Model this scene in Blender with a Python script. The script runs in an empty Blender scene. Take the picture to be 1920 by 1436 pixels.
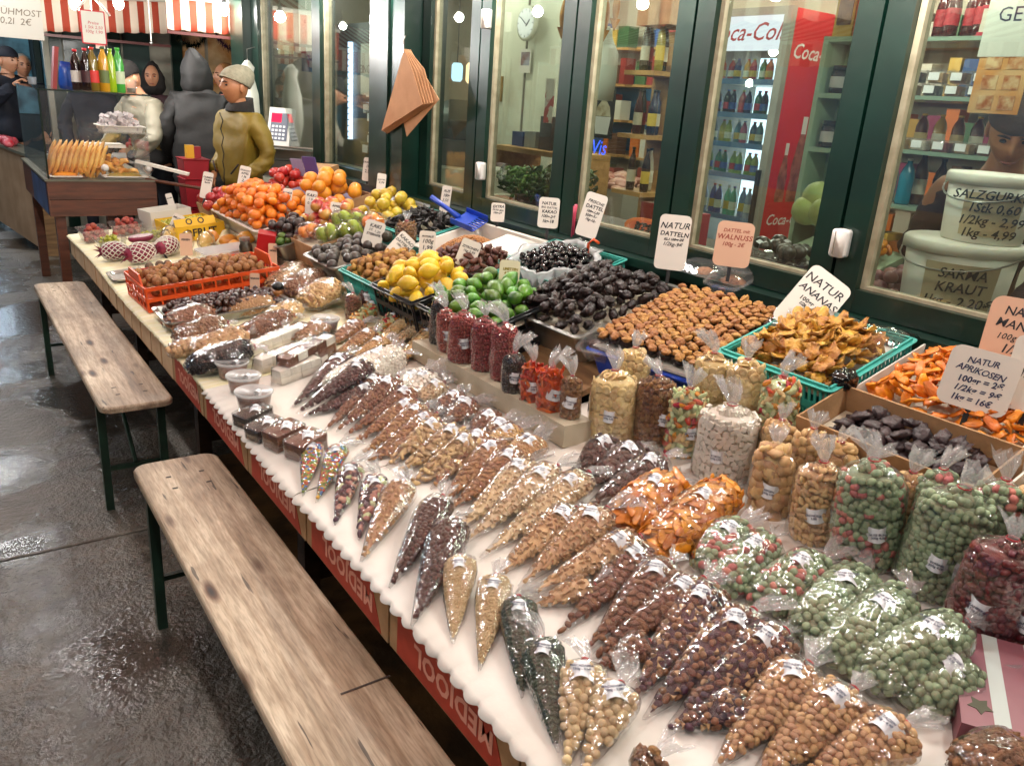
import bpy, bmesh, math, random
import numpy as np
from mathutils import Matrix, Vector, Euler, noise

R_ = math.radians
rnd = random.Random(7)
scene = bpy.context.scene
COL = scene.collection

# ------------------------------------------------------------------ camera
cam = bpy.data.cameras.new('camera')
cam.sensor_width = 36.0
cam.lens = 28.125
cam.clip_start = 0.05
cam.clip_end = 300.0
cam_ob = bpy.data.objects.new('camera', cam)
COL.objects.link(cam_ob)
cam_ob.matrix_world = Matrix((
    (0.818213, 0.135605, -0.558694, 0.000),
    (-0.570743, 0.308455, -0.760991, 0.000),
    (0.069138, 0.941524, 0.329778, 1.600),
    (0, 0, 0, 1)))
scene.camera = cam_ob

# ------------------------------------------------------------------ world: night sky, hardly any light of its own
world = bpy.data.worlds.new('World')
scene.world = world
world.use_nodes = True
wn = world.node_tree
sky = wn.nodes.new('ShaderNodeTexSky')
sky.sky_type = 'NISHITA'
sky.sun_disc = False
sky.sun_elevation = R_(-3.0)
sky.sun_rotation = R_(200)
bg = wn.nodes['Background']
wn.links.new(sky.outputs[0], bg.inputs[0])
bg.inputs[1].default_value = 0.12

scene.view_settings.view_transform = 'Standard'
scene.view_settings.look = 'None'
scene.view_settings.exposure = 0.0
scene.view_settings.gamma = 1.0
scene.view_settings.use_curve_mapping = False
scene.cycles.use_denoising = True
scene.cycles.max_bounces = 10
scene.cycles.diffuse_bounces = 4
scene.cycles.glossy_bounces = 4
scene.cycles.transmission_bounces = 4
scene.cycles.transparent_max_bounces = 24
scene.cycles.caustics_reflective = False
scene.cycles.caustics_refractive = False
scene.cycles.sample_clamp_indirect = 4.0

# ------------------------------------------------------------------ helpers: tags
def tag(o, label=None, cat=None, group=None, kind=None):
    if label: o['label'] = label
    if cat: o['category'] = cat
    if group: o['group'] = group
    if kind: o['kind'] = kind
    return o

def thing(name, label, cat, mat=None, group=None):
    o = bpy.data.objects.new(name, None)
    o.empty_display_size = 0.05
    COL.objects.link(o)
    if mat is not None: o.matrix_basis = mat
    return tag(o, label, cat, group)

def put(name, me, parent=None, mat=None):
    o = bpy.data.objects.new(name, me)
    COL.objects.link(o)
    if parent is not None: o.parent = parent
    if mat is not None: o.matrix_basis = mat
    return o

def TR(x, y, z, rx=0, ry=0, rz=0):
    return Matrix.Translation((x, y, z)) @ Euler((R_(rx), R_(ry), R_(rz))).to_matrix().to_4x4()

def ordn(i):
    return ['first', 'second', 'third', 'fourth', 'fifth', 'sixth', 'seventh', 'eighth', 'ninth', 'tenth', 'eleventh', 'twelfth'][i]

# ------------------------------------------------------------------ helpers: colours and materials
def hexc(s):
    s = s.lstrip('#')
    v = [int(s[i:i + 2], 16) / 255 for i in (0, 2, 4)]
    return tuple((c / 12.92 if c <= .04045 else ((c + .055) / 1.055) ** 2.4) for c in v) + (1.0,)

MATS = {}
def mat(name, col, col2=None, rough=.5, metal=0., nscale=30., bump=0., bscale=60., var=0., spec=.5, coat=0.,
        emit=0., sss=0., stretch=None, trans=0., alpha=1., contrast=None, rough2=None, ndetail=3.):
    """Principled surface: base colour blended from two tones by noise, fine relief, tone shift from piece to piece."""
    if name in MATS: return MATS[name]
    m = bpy.data.materials.new(name); MATS[name] = m
    m.use_nodes = True
    nt = m.node_tree; N = nt.nodes; L = nt.links
    p = N['Principled BSDF']
    c1 = hexc(col) if isinstance(col, str) else col
    c2 = (hexc(col2) if isinstance(col2, str) else col2) if col2 else c1
    p.inputs['Roughness'].default_value = rough
    p.inputs['Metallic'].default_value = metal
    p.inputs['Specular IOR Level'].default_value = spec
    p.inputs['Coat Weight'].default_value = coat
    p.inputs['Transmission Weight'].default_value = trans
    p.inputs['Alpha'].default_value = alpha
    if sss:
        p.inputs['Subsurface Weight'].default_value = sss
        p.inputs['Subsurface Radius'].default_value = (.01, .006, .004)
    tc = N.new('ShaderNodeTexCoord')
    src = tc.outputs['Object']
    if stretch:
        mp = N.new('ShaderNodeMapping'); mp.inputs['Scale'].default_value = stretch
        L.new(src, mp.inputs[0]); src = mp.outputs[0]
    out = None
    if col2:
        n = N.new('ShaderNodeTexNoise'); n.inputs['Scale'].default_value = nscale; n.inputs['Detail'].default_value = ndetail
        L.new(src, n.inputs[0])
        r = N.new('ShaderNodeMapRange'); a, b = contrast or (.35, .65)
        r.inputs[1].default_value = a; r.inputs[2].default_value = b
        L.new(n.outputs[0], r.inputs[0])
        mx = N.new('ShaderNodeMix'); mx.data_type = 'RGBA'
        mx.inputs[6].default_value = c1; mx.inputs[7].default_value = c2
        L.new(r.outputs[0], mx.inputs[0]); out = mx.outputs[2]
        if rough2 is not None:
            rr = N.new('ShaderNodeMapRange'); rr.inputs[3].default_value = rough; rr.inputs[4].default_value = rough2
            L.new(r.outputs[0], rr.inputs[0]); L.new(rr.outputs[0], p.inputs['Roughness'])
    if var:
        oi = N.new('ShaderNodeObjectInfo')
        h = N.new('ShaderNodeHueSaturation')
        v = N.new('ShaderNodeMapRange'); v.inputs[3].default_value = 1 - var; v.inputs[4].default_value = 1 + var
        hh = N.new('ShaderNodeMapRange'); hh.inputs[3].default_value = .5 - var * .06; hh.inputs[4].default_value = .5 + var * .06
        L.new(oi.outputs['Random'], v.inputs[0]); L.new(v.outputs[0], h.inputs['Value'])
        L.new(oi.outputs['Random'], hh.inputs[0]); L.new(hh.outputs[0], h.inputs['Hue'])
        if out: L.new(out, h.inputs['Color'])
        else: h.inputs['Color'].default_value = c1
        out = h.outputs[0]
    if out: L.new(out, p.inputs['Base Color'])
    else: p.inputs['Base Color'].default_value = c1
    if bump:
        n = N.new('ShaderNodeTexNoise'); n.inputs['Scale'].default_value = bscale; n.inputs['Detail'].default_value = 4
        L.new(src, n.inputs[0])
        b = N.new('ShaderNodeBump'); b.inputs['Strength'].default_value = bump; b.inputs['Distance'].default_value = .01
        L.new(n.outputs[0], b.inputs['Height']); L.new(b.outputs[0], p.inputs['Normal'])
    if emit:
        p.inputs['Emission Color'].default_value = c1
        p.inputs['Emission Strength'].default_value = emit
    return m

def film(name, haze=.06, tint='#ffffff', rough=.09, bump=.5, bscale=38., ior=1.5, gain=1.0):
    """Thin clear plastic: sees through, mirrors more at grazing angles, a little milky."""
    if name in MATS: return MATS[name]
    m = bpy.data.materials.new(name); MATS[name] = m
    m.use_nodes = True
    nt = m.node_tree; N = nt.nodes; L = nt.links
    N.remove(N['Principled BSDF'])
    o = N['Material Output']
    t = N.new('ShaderNodeBsdfTransparent'); t.inputs[0].default_value = hexc(tint)
    g = N.new('ShaderNodeBsdfGlossy'); g.inputs['Roughness'].default_value = rough
    d = N.new('ShaderNodeBsdfDiffuse'); d.inputs[0].default_value = (.85, .85, .85, 1)
    tl = N.new('ShaderNodeBsdfTranslucent'); tl.inputs[0].default_value = (.85, .85, .85, 1)
    ds = N.new('ShaderNodeMixShader'); ds.inputs[0].default_value = .5
    L.new(d.outputs[0], ds.inputs[1]); L.new(tl.outputs[0], ds.inputs[2])
    f = N.new('ShaderNodeFresnel'); f.inputs[0].default_value = ior
    ge = N.new('ShaderNodeNewGeometry'); bk = N.new('ShaderNodeMath'); bk.operation = 'MULTIPLY_ADD'   # same sheet seen from inside
    bk.inputs[1].default_value = 1 / ior - ior; bk.inputs[2].default_value = ior
    L.new(ge.outputs['Backfacing'], bk.inputs[0]); L.new(bk.outputs[0], f.inputs[0])
    mul = N.new('ShaderNodeMath'); mul.operation = 'MULTIPLY'; mul.inputs[1].default_value = gain; mul.use_clamp = True
    L.new(f.outputs[0], mul.inputs[0])
    a = N.new('ShaderNodeMixShader'); a.inputs[0].default_value = haze
    L.new(t.outputs[0], a.inputs[1]); L.new(ds.outputs[0], a.inputs[2])
    b = N.new('ShaderNodeMixShader')
    L.new(mul.outputs[0], b.inputs[0]); L.new(a.outputs[0], b.inputs[1]); L.new(g.outputs[0], b.inputs[2])
    L.new(b.outputs[0], o.inputs[0])
    if bump:
        tc = N.new('ShaderNodeTexCoord')
        n = N.new('ShaderNodeTexVoronoi'); n.inputs['Scale'].default_value = bscale
        L.new(tc.outputs['Object'], n.inputs[0])
        n2 = N.new('ShaderNodeTexNoise'); n2.inputs['Scale'].default_value = bscale * 1.7; n2.inputs['Detail'].default_value = 2
        L.new(tc.outputs['Object'], n2.inputs[0])
        ad = N.new('ShaderNodeMath'); ad.operation = 'ADD'
        L.new(n.outputs[0], ad.inputs[0]); L.new(n2.outputs[0], ad.inputs[1])
        bp = N.new('ShaderNodeBump'); bp.inputs['Strength'].default_value = bump; bp.inputs['Distance'].default_value = .006
        L.new(ad.outputs[0], bp.inputs['Height'])
        L.new(bp.outputs[0], g.inputs['Normal'])
    return m

def glow(name, col, strength):
    if name in MATS: return MATS[name]
    m = bpy.data.materials.new(name); MATS[name] = m
    m.use_nodes = True
    nt = m.node_tree; N = nt.nodes
    N.remove(N['Principled BSDF'])
    e = N.new('ShaderNodeEmission'); e.inputs[0].default_value = hexc(col); e.inputs[1].default_value = strength
    nt.links.new(e.outputs[0], N['Material Output'].inputs[0])
    return m

def stripes(name, c1, c2, period, axis=1, duty=.5, rough=.8):
    """Woven stripes running down an awning."""
    m = bpy.data.materials.new(name); MATS[name] = m
    m.use_nodes = True
    nt = m.node_tree; N = nt.nodes; L = nt.links
    p = N['Principled BSDF']; p.inputs['Roughness'].default_value = rough
    tc = N.new('ShaderNodeTexCoord'); s = N.new('ShaderNodeSeparateXYZ'); L.new(tc.outputs['Object'], s.inputs[0])
    a = N.new('ShaderNodeMath'); a.operation = 'DIVIDE'; a.inputs[1].default_value = period
    L.new(s.outputs[axis], a.inputs[0])
    fr = N.new('ShaderNodeMath'); fr.operation = 'FRACT'; L.new(a.outputs[0], fr.inputs[0])
    gt = N.new('ShaderNodeMath'); gt.operation = 'GREATER_THAN'; gt.inputs[1].default_value = duty; L.new(fr.outputs[0], gt.inputs[0])
    mx = N.new('ShaderNodeMix'); mx.data_type = 'RGBA'; mx.inputs[6].default_value = hexc(c1); mx.inputs[7].default_value = hexc(c2)
    L.new(gt.outputs[0], mx.inputs[0]); L.new(mx.outputs[2], p.inputs['Base Color'])
    n = N.new('ShaderNodeTexNoise'); n.inputs['Scale'].default_value = 6; L.new(tc.outputs['Object'], n.inputs[0])
    b = N.new('ShaderNodeBump'); b.inputs['Strength'].default_value = .3; b.inputs['Distance'].default_value = .03
    L.new(n.outputs[0], b.inputs['Height']); L.new(b.outputs[0], p.inputs['Normal'])
    return m

# ------------------------------------------------------------------ helpers: meshes
class MB:
    def __init__(s): s.v = []; s.f = []
    def add(s, vs, fs):
        k = len(s.v); s.v += [tuple(v) for v in vs]; s.f += [tuple(k + i for i in f) for f in fs]; return s
    def box(s, x0, x1, y0, y1, z0, z1, M=None):
        vs = [(x, y, z) for z in (z0, z1) for x, y in ((x0, y0), (x1, y0), (x1, y1), (x0, y1))]
        if M is not None: vs = [tuple(M @ Vector(v)) for v in vs]
        return s.add(vs, [(3, 2, 1, 0), (4, 5, 6, 7), (0, 1, 5, 4), (1, 2, 6, 5), (2, 3, 7, 6), (3, 0, 4, 7)])
    def bbox(s, cx, cy, cz, sx, sy, sz, M=None):
        return s.box(cx - sx / 2, cx + sx / 2, cy - sy / 2, cy + sy / 2, cz - sz / 2, cz + sz / 2, M)
    def loft(s, loops, cap0=True, cap1=True):
        n = len(loops[0]); k = len(s.v)
        for lp in loops: s.v += [tuple(p) for p in lp]
        for i in range(len(loops) - 1):
            for j in range(n):
                a = k + i * n + j; b = k + i * n + (j + 1) % n
                s.f.append((a, b, b + n, a + n))
        if cap0: s.f.append(tuple(k + j for j in reversed(range(n))))
        if cap1: s.f.append(tuple(k + (len(loops) - 1) * n + j for j in range(n)))
        return s
    def lathe(s, prof, n=16, c=(0, 0, 0), cap0=True, cap1=True):
        return s.loft([[(c[0] + r * math.cos(2 * math.pi * j / n), c[1] + r * math.sin(2 * math.pi * j / n), c[2] + z) for j in range(n)] for r, z in prof], cap0, cap1)
    def tube(s, pts, r, n=8):
        pts = [Vector(p) for p in pts]; loops = []
        up = Vector((0, 0, 1))
        for i, p in enumerate(pts):
            d = (pts[min(i + 1, len(pts) - 1)] - pts[max(i - 1, 0)]).normalized()
            a = d.cross(up if abs(d.z) < .95 else Vector((1, 0, 0))).normalized(); b = d.cross(a)
            rr = r[i] if isinstance(r, (list, tuple)) else r
            loops.append([p + (a * math.cos(2 * math.pi * j / n) + b * math.sin(2 * math.pi * j / n)) * rr for j in range(n)])
        return s.loft(loops)
    def prism(s, poly, z0, z1, M=None):
        lo = [Vector((x, y, z0)) for x, y in poly]; hi = [Vector((x, y, z1)) for x, y in poly]
        if M is not None: lo = [M @ p for p in lo]; hi = [M @ p for p in hi]
        return s.loft([lo, hi])
    def sheet(s, nu, nv, fn):
        vs = [fn(i / nu, j / nv) for j in range(nv + 1) for i in range(nu + 1)]
        return s.add(vs, [(j * (nu + 1) + i, j * (nu + 1) + i + 1, (j + 1) * (nu + 1) + i + 1, (j + 1) * (nu + 1) + i) for j in range(nv) for i in range(nu)])
    def sphere(s, c, r, nu=12, nv=8, fn=None):
        rx, ry, rz = r if isinstance(r, (tuple, list)) else (r, r, r)
        loops = []
        for i in range(nv + 1):
            ph = math.pi * (i + .0) / nv; sp = max(math.sin(ph), .02)
            lp = []
            for j in range(nu):
                th = 2 * math.pi * j / nu
                p = Vector((sp * math.cos(th), sp * math.sin(th), -math.cos(ph)))
                if fn: p = fn(p)
                lp.append((c[0] + rx * p[0], c[1] + ry * p[1], c[2] + rz * p[2]))
            loops.append(lp)
        return s.loft(loops)
    def mesh(s, name, m=None, smooth=False, mi=None, ms=None):
        me = bpy.data.meshes.new(name); me.from_pydata(s.v, [], s.f)
        for x in (ms or ([m] if m else [])): me.materials.append(x)
        if smooth: me.polygons.foreach_set('use_smooth', [True] * len(me.polygons))
        if mi: me.polygons.foreach_set('material_index', mi)
        me.update(); return me
    def build(s, name, m, parent=None, smooth=False, M=None):
        return put(name, s.mesh(name, m, smooth), parent, M)

def rrect(w, h, r, n=4):
    pts = []
    for cx, cy, a0 in ((w / 2 - r, h / 2 - r, 0), (-w / 2 + r, h / 2 - r, 90), (-w / 2 + r, -h / 2 + r, 180), (w / 2 - r, -h / 2 + r, 270)):
        for k in range(n + 1):
            a = R_(a0 + 90 * k / n); pts.append((cx + r * math.cos(a), cy + r * math.sin(a)))
    return pts

_TXT = {}
def lettering(text, size, m, parent, M, name='lettering', shear=.0, align='CENTER', thick=.0, space=1.0, line=1.0):
    """Flat printed or written letters laid on a surface (local x right, y up, z out)."""
    key = (text, size, shear, m.name, align, thick, space)
    if key not in _TXT:
        cu = bpy.data.curves.new('lettering', 'FONT')
        cu.body = text; cu.size = size; cu.align_x = align; cu.align_y = 'CENTER'; cu.shear = shear
        cu.resolution_u = 2; cu.offset = thick; cu.space_character = space; cu.space_line = line
        ob = bpy.data.objects.new('lettering', cu)
        me = bpy.data.meshes.new_from_object(ob)
        me.materials.clear(); me.materials.append(m)
        bpy.data.objects.remove(ob); _TXT[key] = me
    return put(name, _TXT[key], parent, M)

# ------------------------------------------------------------------ lamps of the stall (lit bulbs under the awning)
def bulb_glass():
    m = bpy.data.materials.new('bulb_glass'); m.use_nodes = True
    nt = m.node_tree; N = nt.nodes; N.remove(N['Principled BSDF'])
    e = N.new('ShaderNodeEmission'); e.inputs[0].default_value = (1, .93, .8, 1); e.inputs[1].default_value = 14
    t = N.new('ShaderNodeBsdfTransparent'); a = N.new('ShaderNodeAddShader')
    nt.links.new(e.outputs[0], a.inputs[0]); nt.links.new(t.outputs[0], a.inputs[1]); nt.links.new(a.outputs[0], N['Material Output'].inputs[0])
    return m
BULB = bulb_glass()
M_BLACK = mat('black_plastic', '#101112', rough=.45)
_bm = MB().lathe([(.004, -.052), (.02, -.048), (.032, -.03), (.036, -.01), (.032, .012), (.02, .034), (.014, .045)], 14).mesh('bulb', BULB, True)
_sm = MB().lathe([(.017, .04), (.018, .075), (.012, .09), (.004, .1)], 12).mesh('socket', M_BLACK, True)
def bulb(loc, watts, label, col=(1, .965, .915), group='lit bulbs under the awnings'):
    t = thing('light_bulb', label, 'light bulb', Matrix.Translation(loc), group)
    put('glass_bulb', _bm, t); put('socket', _sm, t)
    MB().tube([(0, 0, .09), (0, 0, .22)], .003, 6).build('cord', M_BLACK, t)
    l = bpy.data.lights.new('bulb_light', 'POINT'); l.energy = watts; l.color = col; l.shadow_soft_size = .04
    o = put('bulb_light', l, t); o.matrix_basis = Matrix.Translation((0, 0, -.01))
    return t
for i, (y, w) in enumerate([(-.45, 22), (.45, 34), (1.35, 36), (2.3, 35), (3.3, 35), (4.3, 35), (5.4, 35)]):
    bulb((2.06, y, 2.24), w, f'lit round bulb under the stall awning by the windows, {ordn(i)} from the camera end')
for i, y in enumerate([-.9, .1, 1.2, 2.4, 3.6, 4.8, 6.1, 7.4, 8.8, 10.2]):
    bulb((.15, y, 2.36), 22, f'lit round bulb behind the awning front, {ordn(i)} from the camera end', (1, .975, .955))
bulb((2.08, 7.05, 2.14), 18, 'lit bulb below the short striped awning beside the green post')
for i, p in enumerate([(0.709, 6.750, 2.021), (0.974, 6.750, 2.046), (1.253, 6.750, 2.079)]):
    bulb(p, 38, 'lit bulb %s in the row before the long striped valance' % ('at the paper sign end', 'in the middle', 'at the far end')[i])

# ------------------------------------------------------------------ ground and wet paving
M_GROUND = mat('wet_ground', '#2b2721', '#14120f', rough=.35, rough2=.12, nscale=1.1, bump=.35, bscale=22)
g = MB().add([(-40, -12, -.03), (30, -12, -.03), (30, 60, -.03), (-40, 60, -.03)], [(0, 1, 2, 3)]).build('ground', M_GROUND)
tag(g, kind='structure')
def wet_paving():
    m = bpy.data.materials.new('wet_paving'); m.use_nodes = True
    nt = m.node_tree; N = nt.nodes; L = nt.links; p = N['Principled BSDF']
    tc = N.new('ShaderNodeNewGeometry')
    def nz(s, d=4):
        n = N.new('ShaderNodeTexNoise'); n.inputs['Scale'].default_value = s; n.inputs['Detail'].default_value = d
        L.new(tc.outputs['Position'], n.inputs[0]); return n.outputs[0]
    def rng(x, a, b, c, d):
        r = N.new('ShaderNodeMapRange'); r.inputs[1].default_value = a; r.inputs[2].default_value = b; r.inputs[3].default_value = c; r.inputs[4].default_value = d
        L.new(x, r.inputs[0]); return r.outputs[0]
    big = nz(1.3, 5); mid = nz(7, 5); fine = nz(90, 3); pit = nz(38, 4)
    wet = rng(big, .45, .56, 0, 1)
    mx = N.new('ShaderNodeMix'); mx.data_type = 'RGBA'; mx.inputs[6].default_value = hexc('#756e64'); mx.inputs[7].default_value = hexc('#3b3731'); L.new(wet, mx.inputs[0])
    m2 = N.new('ShaderNodeMix'); m2.data_type = 'RGBA'; m2.blend_type = 'MULTIPLY'; m2.inputs[0].default_value = .7
    L.new(mx.outputs[2], m2.inputs[6]); cr = N.new('ShaderNodeValToRGB'); cr.color_ramp.elements[0].position = .3; cr.color_ramp.elements[0].color = (.35, .35, .35, 1); cr.color_ramp.elements[1].position = .7
    L.new(mid, cr.inputs[0]); L.new(cr.outputs[0], m2.inputs[7]); L.new(m2.outputs[2], p.inputs['Base Color'])
    ro = rng(wet, 0, 1, .34, .1); L.new(ro, p.inputs['Roughness'])
    ad = N.new('ShaderNodeMath'); ad.operation = 'MULTIPLY_ADD'; ad.inputs[1].default_value = .5; L.new(fine, ad.inputs[0]); L.new(pit, ad.inputs[2])
    st = rng(wet, 0, 1, .95, .22)
    b = N.new('ShaderNodeBump'); b.inputs['Distance'].default_value = .012; L.new(st, b.inputs['Strength']); L.new(ad.outputs[0], b.inputs['Height'])
    L.new(b.outputs[0], p.inputs['Normal'])
    return m
M_PAVE = wet_paving()
pav = tag(MB().box(-6, 2.25, -3, 22, -.028, -.012).build('pavement', M_GROUND), kind='structure')
ys = [-3, .1, 2.9, 5.7, 8.5, 11.3, 14.1, 18, 22]
xs = [-6, -3.6, -1.2, 1.25, 2.25]
for i in range(len(ys) - 1):
    for j in range(len(xs) - 1):
        a, b, c, d = xs[j] + .004, xs[j + 1] - .004, ys[i] + .005, ys[i + 1] - .005
        mb = MB(); k = .006
        mb.loft([[(a, c, -.01), (b, c, -.01), (b, d, -.01), (a, d, -.01)], [(a, c, -.004), (b, c, -.004), (b, d, -.004), (a, d, -.004)],
                 [(a + k, c + k, 0), (b - k, c + k, 0), (b - k, d - k, 0), (a + k, d - k, 0)]])
        mb.build('paving_slab', M_PAVE, pav)

# ------------------------------------------------------------------ stall table with its two tiers
M_BOARD = mat('raw_board', '#8a6a45', '#6b4f33', rough=.7, nscale=5, stretch=(8, 1, 8), bump=.2)
M_DARKWOOD = mat('dark_wood', '#3a2518', '#24160e', rough=.5, nscale=6, stretch=(1, 8, 8), bump=.25)
M_CARD = mat('cardboard', '#a8835c', '#94714c', rough=.85, nscale=14, bump=.1, bscale=120)
M_CARDPALE = mat('pale_cardboard', '#c2a583', '#b09170', rough=.85, nscale=9, bump=.12, bscale=90)
tb = thing('stall_table', 'long two-tier market table carrying nuts and fruit', 'table', TR(0, 0, 0))
mb = MB()
zA = lambda x: .62 + (x - .65) * .1026
zB = lambda x: .84 + (x - 1.43) * .27
Y0, Y1 = -.6, 5.72
mb.add([(.70, Y0, .47), (1.46, Y0, .47), (1.46, Y1, .47), (.70, Y1, .47), (.70, Y0, .50), (1.46, Y0, .50), (1.46, Y1, .50), (.70, Y1, .50)],
       [(3, 2, 1, 0), (4, 5, 6, 7), (0, 1, 5, 4), (1, 2, 6, 5), (2, 3, 7, 6), (3, 0, 4, 7)])
mb.build('lower_board', M_BOARD, tb)
def slope_board(x0, x1, zf, dz, th, y0, y1):
    m = MB(); a, b = zf(x0) + dz, zf(x1) + dz
    m.add([(x0, y0, a - th), (x1, y0, b - th), (x1, y1, b - th), (x0, y1, a - th), (x0, y0, a), (x1, y0, b), (x1, y1, b), (x0, y1, a)],
          [(3, 2, 1, 0), (4, 5, 6, 7), (0, 1, 5, 4), (1, 2, 6, 5), (2, 3, 7, 6), (3, 0, 4, 7)])
    return m
YS = 1.78
slope_board(1.03, 1.45, zA, -.004, .012, YS, Y1).build('front_tier', M_BOARD, tb)
slope_board(1.03, 1.66, zA, -.004, .012, Y0, YS - .002).build('front_tier', M_BOARD, tb)
slope_board(1.475, 2.24, zB, -.12, .02, YS, Y1).build('back_tier', M_BOARD, tb)
slope_board(1.68, 2.24, zB, -.12, .02, Y0, YS - .002).build('back_tier', M_BOARD, tb)
M_RAIL = mat('painted_rail', '#b8ad97', '#a3967e', rough=.55, nscale=9)
MB().box(1.345, 1.4475, 1.57, 2.46, zA(1.345) + .007, .764).build('riser_board', M_RAIL, tb)
MB().box(1.452, 1.472, YS, Y1, zA(1.45) - .02, zA(1.45) + .035).build('rail', M_RAIL, tb)
for y in (-.3, .9, 2.1, 3.3, 4.5, 5.55):
    for x0, x1 in ((.78, .83), (1.38, 1.43), (2.1, 2.15)):
        MB().box(x0, x1, y - .03, y + .03, 0, .468 if x0 < 1.5 else .86).build('leg', M_DARKWOOD, tb)
    MB().box(.831, 1.379, y - .02, y + .02, .14, .19).build('stretcher', M_DARKWOOD, tb)

M_RED = mat('red_print', '#a83a24', '#96301b', rough=.7, nscale=20)
M_PALEPRINT = mat('pale_print', '#cf8d78', rough=.7)
M_TAPE = mat('grey_print', '#7c7466', rough=.7)
def carton(y0, y1, red, label, i):
    t = thing('date_carton' if red else 'fruit_carton', label, 'carton', TR(.66, (y0 + y1) / 2, .502, rz=rnd.uniform(-.6, .6)), 'cartons under the front edge')
    w = (y1 - y0) / 2 - .003; h = .114; d = .36
    MB().box(0, d, -w, w, 0, .004).build('base', M_CARD, t)
    pl = M_CARD if red else M_CARDPALE
    fr = MB().box(0, .005, -w, w, .0045, h).build('front_panel', pl, t)
    MB().box(d - .005, d, -w, w, .0045, h + .03).build('rear_panel', pl, t)
    for s in (-1, 1): MB().box(.0055, d - .0055, s * w - (.004 if s > 0 else 0), s * w + (0 if s > 0 else .004), .0045, h + .0).build('side_panel', pl, t)
    if red:
        # slanting red print with the upside-down fruit name
        M = Matrix(((0, 0, -1, -.0012), (-1, 0, 0, 0), (0, 1, 0, 0), (0, 0, 0, 1)))
        MB().prism([(-w + .035, .004), (w - .03, .004), (w - .085, h - .004), (-w + .035, h - .004)] if True else [], -.001, .0004, M).build('red_print', M_RED, t)
        T = M @ TR(.02, h * .5, .0012, rz=180)
        lettering('MEDJOOL', .062, M_PALEPRINT, fr, T, space=1.05, thick=.0022)
        lettering('premium dates', .02, M_PALEPRINT, fr, M @ TR(.02, h * .84, .0012, rz=180))
    else:
        MB().box(-.002, 0, -w * .05, w * .05, .004, h - .002).build('tape', M_CARD, t)
    return t
redb = [3.1, 2.68, 2.2, 1.74, 1.27, .80, .33, -.14, -.6]
for i in range(len(redb) - 1):
    carton(redb[i + 1], redb[i], True, f'brown carton with red print under the table edge, {ordn(i)} from the wine-red end tubs' if False else
           f'brown date carton with slanting red print, {ordn(i)} red one counted from the far end', i)
plb = [3.1, 3.48, 3.86, 4.22, 4.6, 4.98, 5.36, 5.72]
for i in range(len(plb) - 1):
    carton(plb[i], plb[i + 1], False, f'plain pale carton under the fruit end of the table, {ordn(i)} after the red ones', i)

# paper on the front tier: scalloped white paper near, ribbed yellowish paper far
M_PAPER = mat('white_paper', '#e6e1d9', '#dbd4c9', rough=.8, nscale=3, bump=.25, bscale=14)
M_YPAPER = mat('cream_paper', '#e8dfae', '#f0ead0', rough=.8, nscale=40, stretch=(.2, 1, 1), bump=.2, bscale=60)
def paper(y0, y1, scallop, m, name, label, seed):
    mb = MB(); ny = int((y1 - y0) / .006); r = random.Random(seed)
    cols = [None, .656, .70, .8, .95, 1.1, 1.25, 1.452] + ([1.655] if y1 < YS + .001 else [])
    for j in range(ny + 1):
        y = y0 + (y1 - y0) * j / ny
        ph = (y / .048) % 1
        s = abs(math.sin(math.pi * ph)) ** .6
        e = .648 - (.014 * s * (1 + .4 * noise.noise(Vector((y * 7, 1, seed)))) if scallop else 0) - .006 * math.sin(y * 3.1 + seed)
        for k, x in enumerate(cols):
            if x is None:
                mb.v.append((e + .004 * noise.noise(Vector((y * 40, seed, 0))), y, .6165 + .004 * noise.noise(Vector((y * 9, 3, seed))) - .003 * s))
            else:
                mb.v.append((x, y, zA(x) + .003 + .0035 * noise.noise(Vector((x * 6, y * 6, seed)))))
    n = len(cols)
    for j in range(ny):
        for k in range(n - 1):
            a = j * n + k; mb.f.append((a, a + 1, a + 1 + n, a + n))
    o = mb.build(name, m, None, True)
    so = o.modifiers.new('thick', 'SOLIDIFY'); so.thickness = .0012
    return tag(o, label, 'paper cover')
paper(-.6, YS, True, M_PAPER, 'paper_cover', 'white scalloped paper under the cashew, almond and pistachio cones at the near end', 1)
paper(YS + .001, 2.62, True, M_PAPER, 'paper_cover', 'white scalloped paper under the chocolate packs and round tubs', 3)
paper(2.622, 5.72, False, M_YPAPER, 'ribbed_paper', 'cream ribbed paper under the far fruit and the orange crate', 2)
# cardboard sheet and old board on the ground below
M_WETCARD = mat('damp_cardboard', '#6b4a26', '#3d2a15', rough=.6, nscale=7, bump=.3)
tag(MB().box(.72, 1.5, .2, 3.4, .004, .012).build('cardboard_sheet', M_WETCARD), 'damp brown cardboard lying on the ground under the table', 'cardboard')
MB_d = MB().box(2.16, 2.2, Y0, 7.4, .0, .84)
tag(MB_d.build('base_wall', mat('dark_render', '#1c2420', rough=.8)), 'dark base wall below the shop windows behind the table', 'wall')

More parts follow.
